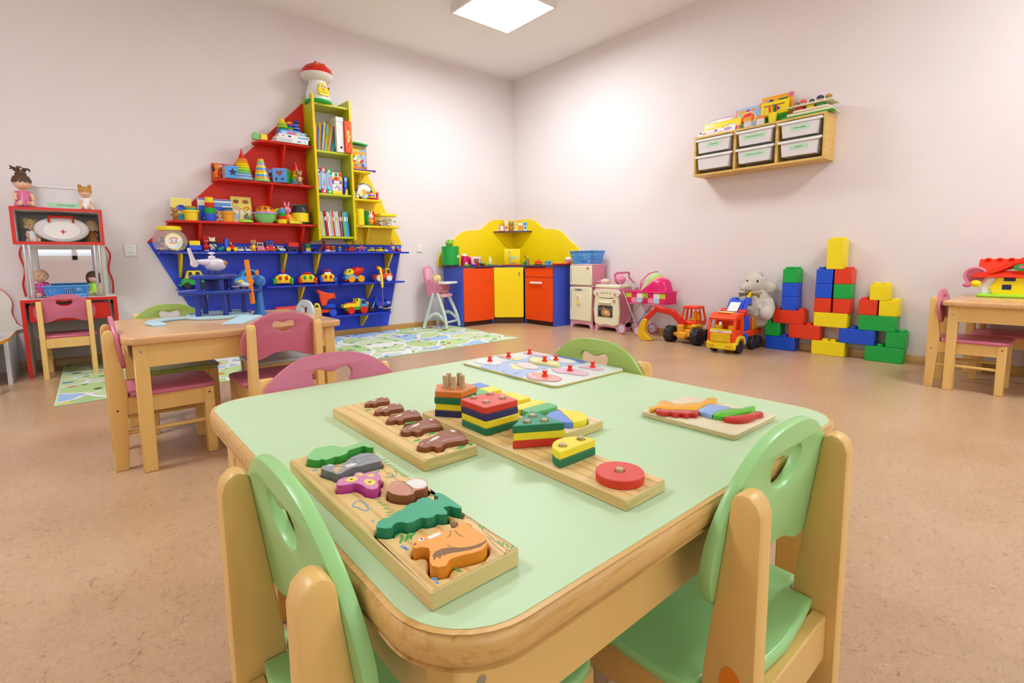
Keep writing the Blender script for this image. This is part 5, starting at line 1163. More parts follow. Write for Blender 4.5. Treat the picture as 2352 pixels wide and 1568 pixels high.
for a in (-60, -100, -140): MB('brown').ell((.066*math.cos(R(a)), .066*math.sin(R(a)), .126), (.014, .014, .012), 10, 8).out('shape_hole', t)
t = thing('toy_ring', 'yellow and orange toy ring leaning behind the small cup stack', 'toy', (px(647, 4.985), 4.985, R1), 0, GR); MB('yellow').tor((0, 0, .075), .058, .016, 24, 8, RX(80)).out('ring', t)
cups('small toy cup stack of yellow, red, green and blue at the pink rabbit', XR(649), YR-.05, R1, (('yellow', .044, .036, 0), ('red', .037, .030, 0), ('green', .032, .028, 0), ('sky', .030, .036, 0), ('lime', .010, .014, 0)))
t = figure('toy_rabbit', 'pink rabbit toy in orange overalls on the lowest red board', 'toy animal', XR(665), YR, R1, .185, 'pink', 'orange', ears='rabbit', group=GR, feet='orange', w=1.1)
MB('orange').lathe([(.012, .005), (.042, .02), (.048, .06), (.036, .085), (.02, .092)], 16).out('overalls', t)
solo(slab(MB('yellow'), [(-.05, 0), (.06, 0), (.055, .012), (.0, .022), (-.025, .045), (-.05, .048)], -.02, .02, .004).m('ink').cyl((-.03, -.0205, .03), (-.03, -.0215, .03), .005).cyl((-.012, -.0205, .022), (-.012, -.0215, .022), .004), 'toy_cheese', 'yellow spotted wedge toy in front of the pink rabbit', 'toy', (XR(675), YR-.085, R1), group=GR)
t = thing('toy_jar', 'dark plastic jar with yellow band and green leaf lid beside the mast', 'jar', (XR(695), YR+.01, R1), 0, GR)
MB('charcoal').lathe([(0, 0), (.07, 0), (.075, .01), (.075, .13), (.062, .15), (.062, .165), (0, .166)], 24).out('jar_body', t); MB('yellow').lathe([(.0758, .022), (.0768, .022), (.0768, .105), (.0758, .105)], 24).out('paper_band', t)
for a in (10, 70, 120, 180, 240, 300): MB('dark green' if a % 60 else 'teal').ell((.045*math.cos(R(a)), .045*math.sin(R(a)), .175), (.032, .014, .006), 10, 6, RZ(a) @ RY(-8)).out('leaf', t)
# middle red board
book('red cardboard toy box behind the bear figure on the middle red board', px(522, 5.0), 5.0, R2, .150, .135, .06, 'red', dec([('r', 'white', -.02, .068, .105, .122), ('e', 'charcoal', -.055, .09, .02, .03), ('r', 'orange', -.07, -.04, .0, .06)]), pages=False, name='toy_box', cat='box')
figure('toy_bear', 'orange bear figure holding a red heart on the middle red board', 'toy animal', XR(512), YR-.02, R2, .135, 'orange', 'red', group=GR, muzzle='amber', rz=30, feet='orange red')
def sorter(lab, x, Y, z, s, faces, rz):
    t = thing('shape_sorter_cube', lab, 'toy cube', (x, Y, z), rz, GR)
    MB('light grey').box((0, 0, s/2), (s*.93, s*.93, s*.93)).out('core', t)
    for m, a, holes in faces:
        M = RZ(a) @ T(0, -s*.47, s/2) @ XZ; o = rrect(-s*.48, s*.48, -s*.48, s*.48, .006)
        MB(m).prism(o, 0, s*.05, M=M, b=.001).out('face', t)
        for hm, q in holes: MB(hm).prism(q, s*.05, s*.05+.0006, M=M).out('shape_hole', t)
    MB('rose').prism(rrect(-s*.48, s*.48, -s*.48, s*.48, .006), s*.97, s*1.02).out('face', t)
heart = lambda x, y, r: [(x+r*1.1*math.sin(a)**3, y+r*(.85*math.cos(a)-.33*math.cos(2*a)-.13*math.cos(3*a))) for a in [i*2*PI/20 for i in range(20)]]
sorter('blue shape sorter cube with a star hole beside the orange bear', XR(541), YR-.02, R2, .108, (('sky', 0, [('ink', star(0, 0, .036, .017))]), ('yellow', 90, [('brown', ellip(0, 0, .028))])), 6)
rings('ring_pyramid', 'tall rainbow ring pyramid with red cone on the middle red board', 'stacking toy', XR(568), YR-.03, R2, (('pale blue', .080, .026), ('pale blue', .074, .024), ('light green', .068, .024), ('bright lime', .063, .023), ('yellow', .058, .022), ('yellow', .054, .021), ('amber', .049, .020), ('orange', .044, .019)), 0, ('red', .030, .085), GR)
book('alphabet box with blue letter tiles behind the striped cone', px(622, 5.0), 5.0, R2, .130, .135, .05, 'red', dec([('r', 'royal', -.005, .062, .085, .13), ('t', 'white', 'И', .03, .107, .04), ('t', 'white', 'К', .03, .058, .04), ('t', 'white', 'Я', .032, .02, .035)]), pages=False, name='toy_box', cat='box')
cols = ['light green', 'amber', 'sky', 'yellow', 'amber', 'sky', 'yellow', 'lilac', 'light green', 'amber']; t = thing('stacking_cone', 'striped nesting cone of orange, yellow, blue and green bands', 'stacking toy', (XR(610), YR-.03, R2), 0, GR)
for i, m_ in enumerate(cols):
    r0, r1 = .068-.0045*i, .068-.0045*(i+1); MB(m_).lathe([(0, .0195*i), (r0, .0195*i), (r1, .0195*(i+1)), (0, .0195*(i+1))], 22).out('band', t)
sorter('blue and green shape sorter cube with heart and arrow holes', XR(655), YR-.03, R2, .125, (('sky', 0, [('dark red', heart(0, .022, .026)), ('ink', star(.025, -.032, .018, .009, 4)), ('ink', ellip(-.028, -.032, .010, .016))]), ('green', 90, [('dark green', ellip(-.02, .02, .013, .022)), ('dark green', [(.012, .0), (.035, .0), (.024, .04)]), ('dark green', star(.0, -.034, .018, .010))])), -32)
rings('ring_pyramid', 'small rainbow ring pyramid with red cone and a bear in front', 'stacking toy', XR(690), YR, R2, (('pale blue', .058, .022), ('pale blue', .053, .022), ('bright lime', .049, .022), ('yellow', .045, .022), ('amber', .041, .022), ('orange', .036, .020)), 0, ('red', .032, .085), GR)
figure('toy_bear', 'brown bear figure leaning on the small ring pyramid', 'toy animal', XR(690), YR-.085, R2, .140, 'bear brown', 'sand', group=GR, muzzle='sand')
# top red board
def duplo(lab, m, x, Y, z, w, d, h, rz=0, n=2, grp=GR):
    t = thing('toy_brick', lab, 'toy brick', (x, Y, z), rz, grp); MB(m).box((0, 0, h/2), (w, d, h), .003).out('brick_body', t)
    for i in range(n): MB(m).cyl(((i-(n-1)/2)*w/n, 0, h-.001), ((i-(n-1)/2)*w/n, 0, h+.012), min(w/n, d)*.34, n=14, b=.002).out('stud', t)
    return t
duplo('light green toy brick at the left end of the top red board', 'light green', px(604, YR-.02), YR-.02, R3, .05, .05, .048, 0, 1)
duplo('yellow toy brick on the top red board beside the game boxes', 'yellow', px(622, YR-.03), YR-.03, R3, .055, .05, .044, 0, 1)
def flat(lab, m, x, Y, z, w, d, h, deco, rz=0, name='game_box', cat='box', grp='game boxes on the top red board'):
    t = thing(name, lab, cat, (x, Y, z), rz, grp); b = MB(m).bx(-w/2, w/2, -d/2, d/2, 0, h, .0015); deco(b, T(0, -d/2, 0) @ XZ); b.out('carton', t); return t
flat('white and grey flat game box at the bottom of the box stack', 'white', px(679, 4.94), 4.94, R3, .275, .20, .040, dec([('r', 'light grey', -.13, .0, .006, .034), ('r', 'sky', .04, .075, .01, .024), ('e', 'ice', .11, .02, .014, .012)]))
flat('white flat game box with blue label in the middle of the stack', 'white', px(684, 4.95), 4.95, R3+.0405, .27, .19, .034, dec([('r', 'sky', .03, .12, .008, .020), ('r', 'rose', -.11, -.09, .012, .022), ('r', 'ink', -.055, -.03, .01, .024)]))
flat('blue patterned flat game box on top of the stack', 'pale blue', px(684, 4.96), 4.96, R3+.075, .225, .17, .034, dec([('r', 'rose', -.06, .02, .006, .028), ('r', 'ice', -.10, -.07, .006, .028), ('e', 'soft yellow', .04, .017, .012, .012), ('e', 'ice', .08, .017, .014, .012), ('r', 'royal', -.112, .112, .0, .004)]))
tz = R3+.1095
solo(MB('sky').prism(rrect(-.105, .095, -.075, .075, .03), 0, .014, b=.004).prism(rrect(-.085, .075, -.06, .06, .025), .014, .017), 'toy_tray', 'sky blue toy tray on top of the game boxes', 'tray', (px(680, 4.96), 4.96, tz), group=GR)
tz += .0175
t = rings('toy_ring_stack', 'yellow and green wobbling ring toy on the blue tray', 'stacking toy', px(666, 4.95), 4.95, tz, (('green', .048, .018), ('yellow', .046, .016), ('light green', .046, .016), ('yellow', .040, .016)), 0, None, GR); MB('yellow').ell((0, 0, .083), .022).out('head', t)
t = rings('toy_ring_stack', 'rainbow ring toy with pink top on the blue tray', 'stacking toy', px(683, 4.95), 4.95, tz, (('amber', .036, .016), ('green', .035, .016), ('royal', .033, .016), ('hot pink', .029, .014)), 0, None, GR)
for s in (-1, 1): MB('yellow').ell((s*.012, 0, .074), (.013, .006, .008), 8, 6, RY(s*20)).out('bow', t)
t = rings('ring_pyramid', 'navy and white ring pyramid with round top by the mast', 'stacking toy', px(697, 4.93), 4.93, tz, (('navy', .036, .020), ('white', .034, .008), ('navy', .033, .020), ('white', .031, .006), ('royal', .027, .012)), 0, None, GR); MB('navy').ell((0, 0, .083), .019).out('knob', t)

# ---------------------------------------------------------------- mast shelves
YM = 4.93; GM = 'books in the mast bookcase'; mx0, mx1 = MX0+.022, MX1-.022
z = ML[1]; xx = mx0+.004; rnd = random.Random(11)
top = [('white', .24), ('orange red', .22), ('sky', .21), ('yellow', .255), ('amber', .25), ('royal', .245), ('paper', .27), ('yellow', .26), ('sky', .24), ('yellow', .255), ('light green', .23), ('orange', .25), ('yellow', .25), ('pale blue', .24), ('scarlet', .245), ('teal', .215), ('turquoise', .205), ('ink', .22)]
for i, (m_, h_) in enumerate(top):
    w_ = .0085 if i not in (15, 16) else .014
    t = thing('picture_book', ('thin %s book, number %s from the left in the top mast compartment' if 0 else '%s thin book leaning in the top mast compartment, %s') % (m_, ['leftmost', 'second', 'third', 'fourth', 'fifth', 'sixth', 'seventh', 'eighth', 'ninth', 'tenth', 'eleventh', 'twelfth', 'thirteenth', 'fourteenth', 'fifteenth', 'sixteenth', 'seventeenth', 'last before the binder'][i]+(' from left' if 0 < i < 17 else '')), 'book', (xx, 4.94, z), 0, GM)
    t.rotation_euler = (0, R(3+i*.65), 0); t.location.z += w_*math.sin(R(3+i*.65))+.0004
    b = MB(m_).bx(0, .0012, -.085, .085, 0, h_).bx(w_-.0012, w_, -.085, .085, 0, h_).bx(0, w_, -.085, -.083, 0, h_); b.out('cover', t); MB('paper').bx(.0012, w_-.0012, -.083, .084, .002, h_-.003).out('pages', t)
    xx += w_+.0012
t = thing('ring_binder', 'white office binder with handwritten spine in the top mast compartment', 'binder', (px(775, 4.84), 4.94, z), 0); t.location.x = 1.990
b = MB('white').bx(-.036, .036, -.125, .115, 0, .325, .002); b.m('light grey')
for i in range(9): b.bx(-.026, .026, -.1253, -.1249, .10+.02*i, .101+.02*i)
b.m('mid grey').text('Песочница', .011, T(0, -.1253, .285) @ RX(90)); b.out('spine_case', t); MB('brown').tor((.006, -.1252, .045), .009, .0025, 16, 6, RX(90)).out('finger_ring', t)
t = thing('box_file', 'orange patterned box file overhanging the right side of the mast', 'box file', (2.062, 4.93, z), 0)
b = MB('orange red').bx(-.033, .033, -.135, .10, .0, .295, .002); b.m('orange')
for q in ([(-.03, .06), (-.01, .10), (-.02, .20), (-.03, .25)], [(.0, .02), (.02, .08), (.005, .16), (.02, .24), (.0, .28)], [(.028, .05), (.018, .12), (.028, .20)]): b.lines(sm(q, 4, False), .007, 0, M=T(0, -.135, 0) @ XZ)
b.m('soft yellow').prism(sm([(-.012, .105), (.006, .10), (.010, .15), (.008, .20), (-.010, .205), (-.012, .15)], 3), 0, .0006, M=T(0, -.135, 0) @ XZ); b.m('dark green').text('ИГРЫ', .020, T(-.001, -.1362, .152) @ RX(90) @ RZ(90), .0002); b.m('white').bx(.016, .021, -.1356, -.135, .135, .165); b.out('carton', t)
z = ML[2]
def gamebox(lab, x, w_, h_, m_, items, y=4.83): 
    t = thing('game_box', lab, 'box', (x, y+.06, z), 0, 'game boxes in the middle mast compartment'); b = MB(m_).bx(-w_/2, w_/2, -.06, .06, 0, h_, .001); dec(items)(b, T(0, -.06, 0) @ XZ); b.out('carton', t)
gamebox('narrow pale blue game box with navy corners at left of the middle mast compartment', mx0+.016, .026, .225, 'pale blue', [('r', 'ink', -.013, .013, .185, .223), ('r', 'ink', -.013, .013, .001, .03), ('e', 'white', -.004, .205, .009, .012), ('r', 'scarlet', -.010, -.006, .06, .16)])
gamebox('pale blue game box with red corners and toy pictures', mx0+.057, .050, .235, 'pale blue', [('p', 'red', [(-.025, .234), (.025, .234), (.025, .185), (.0, .190), (-.025, .205)]), ('p', 'red', [(-.025, .001), (.025, .001), (.025, .03), (0, .035), (-.025, .05)]), ('e', 'white', .002, .213, .013, .014), ('e', 'ink', .0, .212, .004, .005), ('e', 'white', .002, .018, .012, .011), ('e', 'yellow', 0, .16, .012, .012), ('e', 'lime', .004, .12, .010, .006), ('e', 'orange', .002, .08, .010, .012), ('r', 'purple', -.006, .010, .095, .102)])
gamebox('pale blue game box with green corners and red lettering', mx0+.110, .050, .230, 'pale blue', [('p', 'green', [(-.025, .229), (.025, .229), (.025, .175), (.0, .180), (-.025, .20)]), ('p', 'green', [(-.025, .001), (.025, .001), (.025, .028), (0, .033), (-.025, .05)]), ('e', 'white', .0, .203, .013, .014), ('e', 'ink', .0, .202, .004, .005), ('e', 'white', .002, .017, .012, .010), ('r', 'rose', -.008, -.002, .08, .15), ('r', 'rose', .004, .010, .06, .155)])
gamebox('white game box with sailing boat and shape pictures', mx0+.183, .090, .200, 'white', [('r', 'yellow', -.045, .045, .0, .028), ('r', 'red', -.045, .03, .128, .160), ('r', 'soft yellow', .03, .045, .10, .17), ('r', 'green', -.02, .008, .165, .195), ('r', 'scarlet', .018, .044, .165, .198), ('e', 'yellow', -.035, .150, .011, .013), ('e', 'orange', .018, .145, .012, .014), ('r', 'purple', -.045, .045, .095, .125), ('r', 'white', -.030, .026, .098, .122), ('p', 'scarlet', [(-.025, .05), (-.008, .05), (-.018, .066)]), ('e', 'sky', .0, .07, .009, .012), ('p', 'orange red', [(.008, .035), (.022, .035), (.018, .085)]), ('p', 'pale blue', [(.026, .035), (.043, .035), (.026, .085)])])
gamebox('narrow yellow edged box at the right of the boat game box', mx0+.245, .016, .165, 'cow brown', [('r', 'deep yellow', -.006, .006, .09, .16)], 4.86)
gamebox('narrow navy box with yellow foot at right of the middle mast compartment', mx0+.277, .034, .170, 'blue', [('r', 'pale blue', -.010, .012, .13, .165), ('p', 'yellow', [(-.01, 0), (.017, 0), (.017, .06), (.0, .05)]), ('r', 'sky', -.006, .004, .075, .12)], 4.85)
z = ML[3]
low = [('pale blue', .235, .016), ('paper', .23, .012), ('yellow', .232, .012), ('ice', .225, .008), ('ink', .23, .010), ('red', .235, .018), ('white', .23, .015), ('white', .222, .014), ('pale blue', .24, .010), ('soft yellow', .238, .009), ('scarlet', .232, .014), ('ice', .235, .016), ('paper', .23, .013), ('paper', .236, .010), ('light grey', .238, .010), ('dark brown', .236, .008), ('rose', .235, .012), ('dark brown', .238, .013), ('bright lime', .225, .008), ('turquoise', .235, .030), ('sky', .238, .014)]
xx = mx0+.002; names = ['leftmost']+[n+' from left' for n in ('second third fourth fifth sixth seventh eighth ninth tenth eleventh twelfth thirteenth fourteenth fifteenth sixteenth seventeenth eighteenth nineteenth'.split())]+['second from right', 'rightmost']
for i, (m_, h_, w_) in enumerate(low):
    t = thing('picture_book', '%s spined book in the lowest mast compartment, %s' % (m_, names[i]), 'book', (xx, 4.91, z), 0, GM); t.rotation_euler = (0, R(-5.5+i*.10), 0); w_ *= .98
    xx += w_+.0006
    b = MB(m_).bx(0, .0012, -.085, .085, 0, h_).bx(w_-.0012, w_, -.085, .085, 0, h_).bx(0, w_, -.085, -.083, 0, h_); b.m('white' if i % 3 else 'deep yellow').bx(w_*.2, w_*.8, -.0854, -.085, h_*.62, h_*.78); b.out('cover', t); MB('paper').bx(.0012, w_-.0012, -.083, .084, .002, h_-.003).out('pages', t)
# mushroom house on top
t = thing('mushroom_house', 'red capped white toy mushroom house with yellow face on top of the mast', 'toy house', (px(749, 4.92), 4.918, ML[0]), 12)
MB('green').lathe([(0, 0), (.118, 0), (.126, .012), (.122, .03), (.108, .036), (0, .037)], 28).out('base', t)
MB('white').lathe([(.110, .034), (.108, .09), (.092, .15), (.078, .20), (.082, .215), (0, .216)], 28).out('stalk', t)
MB('offwhite').lathe([(.078, .205), (.115, .218), (.140, .240), (.146, .262), (.140, .272), (0, .275)], 28).out('cap_underside', t)
cp = MB('red').lathe([(.143, .266), (.132, .305), (.105, .338), (.06, .362), (.02, .372), (0, .373)], 28); cp.out('cap', t)
for a, e in ((-40, .32), (-120, .33), (-80, .35)): MB('amber').ell((.115*math.cos(R(a))*(1-(e-.32)*8), .115*math.sin(R(a))*(1-(e-.32)*8), e), (.022, .022, .008), 12, 6).out('spot', t)
for q in ((-.02, -.02, .372), (.02, -.02, .372), (0, .02, .374)): MB('red').ell(q, (.016, .016, .012), 10, 6).out('knob', t)
f = MB('yellow'); FM = T(-.005, -.086, .118) @ RX(-13) @ XZ; f.prism(sm([(-.045, -.058), (.045, -.058), (.056, -.03), (.062, .0), (.045, .012), (.035, .048), (0, .062), (-.035, .048), (-.045, .012), (-.062, .0), (-.056, -.03)], 3), 0, .022, M=FM, b=.006, seg=2); f.at(FM).ell((0, -.005, .024), (.012, .012, .010), 12, 8); fo_ = f.out('face', t, 'yellow smiling face')
for s in (-1, 1): MB('white').at(FM).ell((s*.018, .025, .021), (.013, .017, .005), 12, 8).m('ink').ell((s*.015, .022, .0255), (.006, .008, .003), 10, 6).out('eye', fo_)
MB('brown').at(FM).tube(sm([(-.025, -.028, .0225), (0, -.040, .0235), (.025, -.026, .0225)], 4, False), .0018, 6).out('mouth', fo_)
MB('brown').ell((.083, -.045, .155), (.014, .010, .018), 10, 8).out('chimney_spot', t)

# ---------------------------------------------------------------- yellow sail boards
YY = 4.93; GY = 'toys on the yellow sail boards'
t = thing('game_box', 'tall picture box with orange border on the top yellow board', 'box', (2.205, 4.945, Y3), 0)
b = MB('bear brown').bx(-.088, .093, -.02, .02, 0, .255, .001); rnd = random.Random(4)
it = [('r', 'pale blue', -.083, .086, .05, .25), ('r', 'deep yellow', -.075, .07, .215, .24), ('r', 'yellow', -.075, .02, .195, .211), ('r', 'amber', -.07, .075, .165, .192), ('e', 'orange', -.02, .03, .062, .022)]
for i in range(24): it.append(('e', rnd.choice(['yellow', 'lime', 'scarlet', 'white', 'orange', 'royal', 'amber', 'teal', 'purple']), -.07+.145*rnd.random(), .06+.10*rnd.random(), .010+.008*rnd.random(), .010+.010*rnd.random()))
dec(it)(b, T(0, -.02, 0) @ XZ); b.out('carton', t)
solo(MB('green').prism(sm([(-.10, .0), (.0, .004), (.10, -.004), (.10, .004), (0, .014), (-.10, .012)], 3), 0, .12, M=T(0, .06, 0) @ XZ), 'paper_sheet', 'green curled paper lying across the tall picture box', 'paper', (2.19, 4.93, Y3+.2555), group=GY)
solo(MB('purple').cyl((-.10, 0, .010), (.10, 0, .010), .010, .008).cyl((.10, 0, .010), (.125, 0, .010), .012), 'toy_flute', 'purple toy flute lying along the top yellow board', 'toy flute', (2.245, 4.888, Y3), group=GY)
z = Y2; YT = 4.93
t = thing('tambourine', 'grey rimmed toy tambourine with animal picture on the middle yellow board', 'tambourine', (px(845, 4.955), 4.955, z), 0, GY); t.rotation_euler = (R(-8), 0, 0)
MB('mid grey').tor((0, 0, .088), .080, .008, 30, 8, RX(90)).out('rim', t); b = MB('white').cyl((0, .006, .088), (0, -.004, .088), .078, n=30); dec([('e', 'amber', -.01, .08, .022, .03), ('e', 'ginger', .03, .075, .018, .02), ('e', 'soft yellow', -.035, .07, .016, .026)])(b, T(0, -.004, 0) @ XZ); b.out('skin', t)
for a in range(0, 360, 60): MB('steel').cyl((.080*math.cos(R(a+20)), -.008, .088+.080*math.sin(R(a+20))), (.080*math.cos(R(a+20)), .008, .088+.080*math.sin(R(a+20))), .010, n=12).out('jingle', t)
t = thing('castanet', 'dark red round toy behind the tambourine', 'toy', (px(829, 4.98), 4.985, z), 0, GY); MB('dark red').cyl((0, 0, .055), (0, .012, .055), .055, n=22).out('disc', t)
for i, p_ in enumerate((820, 827)): t = figure('toy_figure', 'tiny cream figure in front of the tambourine, %s of the two' % ('left' if i == 0 else 'right'), 'toy figure', px(p_, 4.91), 4.91, z, .075, 'cream plastic', ears='rabbit', group=GY, eyes=False)
t = thing('toy_snail', 'pink snail pull toy with rainbow rings on the middle yellow board', 'toy animal', (px(861, 4.90), 4.90, z), 0, GY)
MB('hot pink').box((.005, 0, .010), (.095, .045, .016), .007).tube(sm([(.035, 0, .012), (.052, 0, .03), (.050, 0, .055)], 3, False), .012).ell((.050, 0, .062), .015).tube([(.046, 0, .07), (.040, 0, .088)], .003).tube([(.054, 0, .07), (.060, 0, .088)], .003).out('body', t)
for i, (m_, r_) in enumerate((('yellow', .036), ('royal', .034), ('white', .031), ('scarlet', .028))): MB(m_).lathe([(0, 0), (r_*.9, 0), (r_, .006), (r_*.9, .013), (0, .013)], 18, T(-.012, 0, .018+.0132*i)).out('ring', t)
MB('green').ell((-.012, 0, .084), .015).out('knob', t)
t = thing('toy_car', 'pale toy car with lime seats in front of the tambourine', 'toy car', (px(842, 4.90), 4.90, z), 0, GY); MB('ice').box((0, 0, .018), (.05, .04, .022), .006).out('body', t); MB('lime').box((0, 0, .034), (.028, .03, .012), .004).out('seat', t)
solo(MB('light green').ell((0, 0, .036), (.028, .028, .036)), 'toy_ball', 'light green egg shaped toy half hidden by the mast', 'toy', (2.130, 4.91, z), group=GY)
z = Y1
solo(slab(MB('yellow'), [(-.02, 0), (.005, 0), (-.022, .125), (-.045, .12)], -.03, .03, .003), 'toy_board', 'yellow toy plank leaning beside the mast', 'toy', (2.163, 4.91, z), group=GY)
solo(MB('yellow').lathe([(0, 0), (.047, 0), (.047, .158), (.042, .162), (0, .162)], 26), 'canister', 'plain yellow cylinder on the lowest yellow board', 'canister', (px(829, 4.90), 4.90, z), group=GY)
t = thing('toy_box', 'narrow green and orange carton behind the rabbit toy', 'box', (px(851, 4.985), 4.985, z), 0, GY); MB('green').bx(-.055, .0, -.02, .02, 0, .155).m('orange red').bx(.0, .055, -.02, .02, 0, .15).out('carton', t)
figure('toy_rabbit', 'white and orange rabbit toy on the lowest yellow board', 'toy animal', px(855, 4.90), 4.90, z, .135, 'orange', 'amber', ears='rabbit', headcol='white', group=GY, feet='green')
t = thing('food_tub', 'clear tub of colourful toy food with yellow lid on the lowest yellow board', 'tub', (px(888, 4.935), 4.925, z), 0, GY)
o = rrect(-.092, .092, -.07, .07, .02); MB('clear plastic').prism(o, 0, .098).out('tub_body', t); MB('yellow').prism(inset(o, -.005), .098, .128, b=.008, seg=2).out('lid', t)
cn = MB('yellow'); rnd = random.Random(8)
for i in range(44): cn.m(rnd.choice(['yellow', 'leaf green', 'skin', 'light pink', 'white', 'light green', 'orange', 'grass green', 'teal'])); cn.ell(((rnd.random()-.5)*.155, (rnd.random()-.5)*.11, .012+.062*rnd.random()), (.012+.008*rnd.random(), .012, .009), 8, 6)
cn.out('contents', t, 'mixed toy food')['kind'] = 'stuff'
# ---------------------------------------------------------------- play rug with roads
m = mat('rug print', '#BFD9A0', .9); t = NT(m); v = t.co((1, 1, 1))
wob = t.noise(v, 3.5, 2, .5); vv = t.n('VectorMath', _operation='ADD'); sc_ = t.n('VectorMath', _operation='SCALE'); sc_.inputs['Scale'].default_value = .16
t.l(wob.outputs['Color'], sc_.inputs[0]); t.l(v, vv.inputs[0]); t.l(sc_.outputs[0], vv.inputs[1])
def voro(vec, scale, feat): 
    o = t.n('TexVoronoi', _feature=feat); o.inputs['Scale'].default_value = scale; t.l(vec, o.inputs['Vector']); return o
e = voro(vv.outputs[0], 3.6, 'DISTANCE_TO_EDGE'); cell = voro(vv.outputs[0], 3.6, 'F1')
hue = t.ramp(t.math('FRACT', t.math('MULTIPLY', cell.outputs['Color'], 3.7)), [(0, '#B5D48F'), (.36, '#A6CC86'), (.42, '#9CC3EA'), (.60, '#AFCDEE'), (.62, '#BEDB98'), (.85, '#C9E0AE')])
hue.node.color_ramp.interpolation = 'CONSTANT'
b2 = voro(vv.outputs[0], 10, 'F1'); k2 = t.ramp(b2.outputs['Distance'], [(.27, 1.), (.30, 0.)])
bc_ = t.ramp(t.math('FRACT', t.math('MULTIPLY', b2.outputs['Color'], 5.3)), [(0, '#C8402A'), (.14, '#E07A3C'), (.24, '#2F6B3A'), (.46, '#4A8B4C'), (.62, '#E8CF5A'), (.70, '#EDEBE6'), (.85, '#5A86B8'), (.93, '#7A3A34')]); bc_.node.color_ramp.interpolation = 'CONSTANT'
col = t.mix(k2, hue, bc_)
b3 = voro(v, 23, 'F1'); k3 = t.ramp(b3.outputs['Distance'], [(.12, 1.), (.16, 0.)]); c3 = t.ramp(t.math('FRACT', t.math('MULTIPLY', b3.outputs['Color'], 7.1)), [(0, '#EFEDE8'), (.4, '#35302E'), (.55, '#D9542E'), (.7, '#F0E090')]); c3.node.color_ramp.interpolation = 'CONSTANT'
col = t.mix(t.math('MULTIPLY', k3, k2), col, c3)
col = t.mix(t.ramp(e.outputs[0], [(.062, 1.), (.070, 0.)]), col, '#4A5A44'); col = t.mix(t.ramp(e.outputs[0], [(.054, 1.), (.060, 0.)]), col, '#E6E9E6')
n_ = t.noise(t.co(), 500, 2, .6); t.bump(n_.outputs[0], .3, .003)
t.l(col, t.b.inputs['Base Color'])
mat('rug edge', '#BFE0B4', .85)
ro = [(-.165, 3.585), (3.165, 3.600), (3.235, 5.005), (-.150, 5.025)]; rc = (1.5, 4.3)
t = thing('play_rug', 'green play rug printed with roads and houses in front of the boat shelf', 'rug', (rc[0], rc[1], 0))
RZT = .005
MB('rug print').prism(rel(inset(ro, .012), rc), .0005, RZT).out('pile', t); MB('rug edge').prism(rel(ro, rc), .0005, RZT+.0004, holes=[rel(inset(ro, .013), rc)], b=.001).out('binding', t)

# ---------------------------------------------------------------- big building bricks along the right wall
BX = 4.268; BD = .108; BH = .109
zE = lambda x, y: aX(1740+x/4.9, 530+y/4.9, BX).y
rows = [('blue', 0, 75, 420, 1260), ('yellow', 0, 590, 992, 1310), ('green', 0, 1185, 1650, 1390), ('green', 1, 78, 250, 1105), ('red', 1, 330, 715, 1135), ('blue', 1, 893, 1335, 1190), ('green', 1, 1432, 1668, 1240), ('red', 2, 163, 525, 965), ('yellow', 2, 610, 1030, 1005), ('green', 2, 1113, 1575, 1050),
 ('blue', 3, 263, 440, 815), ('red', 3, 632, 824, 835), ('red', 3, 828, 1057, 850), ('red', 3, 1130, 1350, 860), ('yellow', 3, 1356, 1592, 870), ('blue', 4, 268, 450, 660), ('blue', 4, 640, 842, 670), ('green', 4, 844, 1058, 685), ('yellow', 4, 1252, 1490, 690), ('green', 5, 278, 460, 505), ('blue', 5, 655, 851, 520), ('red', 5, 853, 1072, 520), ('yellow', 6, 765, 985, 270)]
mat('brick red', '#E63A12', .35); mat('brick blue', '#0E52D6', .35); mat('brick green', '#06AE42', .35); mat('brick yellow', '#F8E20C', .35)
lay = []
for c_, r_, a, b_, yy in rows:
    y1, y0 = zE(a, yy), zE(b_, yy); full = (y1-y0) > .16; w = .224 if full else .112; yc = (y0+y1)/2; lay.append([c_, r_, yc, w, 2*BH if r_ == 6 else BH, full])
where = ['left end of the bottom row', 'middle of the bottom row', 'right end of the bottom row', 'on the leftmost blue brick', 'bridging left blue and middle yellow bricks', 'bridging middle yellow and right green bricks', 'at the right end of the second row', 'under the left blue and green tower', 'under the tall middle tower', 'under the right yellow pyramid', 'lowest of the left tower', 'lower left in the middle tower', 'lower right in the middle tower', 'left below the right yellow top brick', 'right below the right yellow top brick', 'second in the left tower', 'middle left in the middle tower', 'middle right in the middle tower', 'topping the right pile', 'topping the left tower', 'upper left of the middle tower', 'upper right of the middle tower', 'topping the middle tower']
for i, (c_, r_, yc, w, h, full) in enumerate(lay):
    t = thing('building_brick', '%s %s plastic building brick %s' % ('tall' if r_ == 6 else ('long' if full else 'short'), c_, where[i]), 'building brick', (BX, yc, r_*BH), 0, 'big building bricks by the right wall')
    MB('brick '+c_).bx(0, BD, -w/2+.0004, w/2-.0004, .0004, h-.0004, .003).out('brick_body', t)
    n = 4 if full else 2
    for k in range(n):
        y = -w/2+w*(k+.5)/n
        if any(q[1] == r_+1 and abs(q[2]-(yc+y)) < q[3]/2+.018 for q in lay): continue
        for dx in (.030, .080): MB('brick '+c_).cyl((dx, y, h-.001), (dx, y, h+.016), .021, n=18, b=.003).out('stud', t)

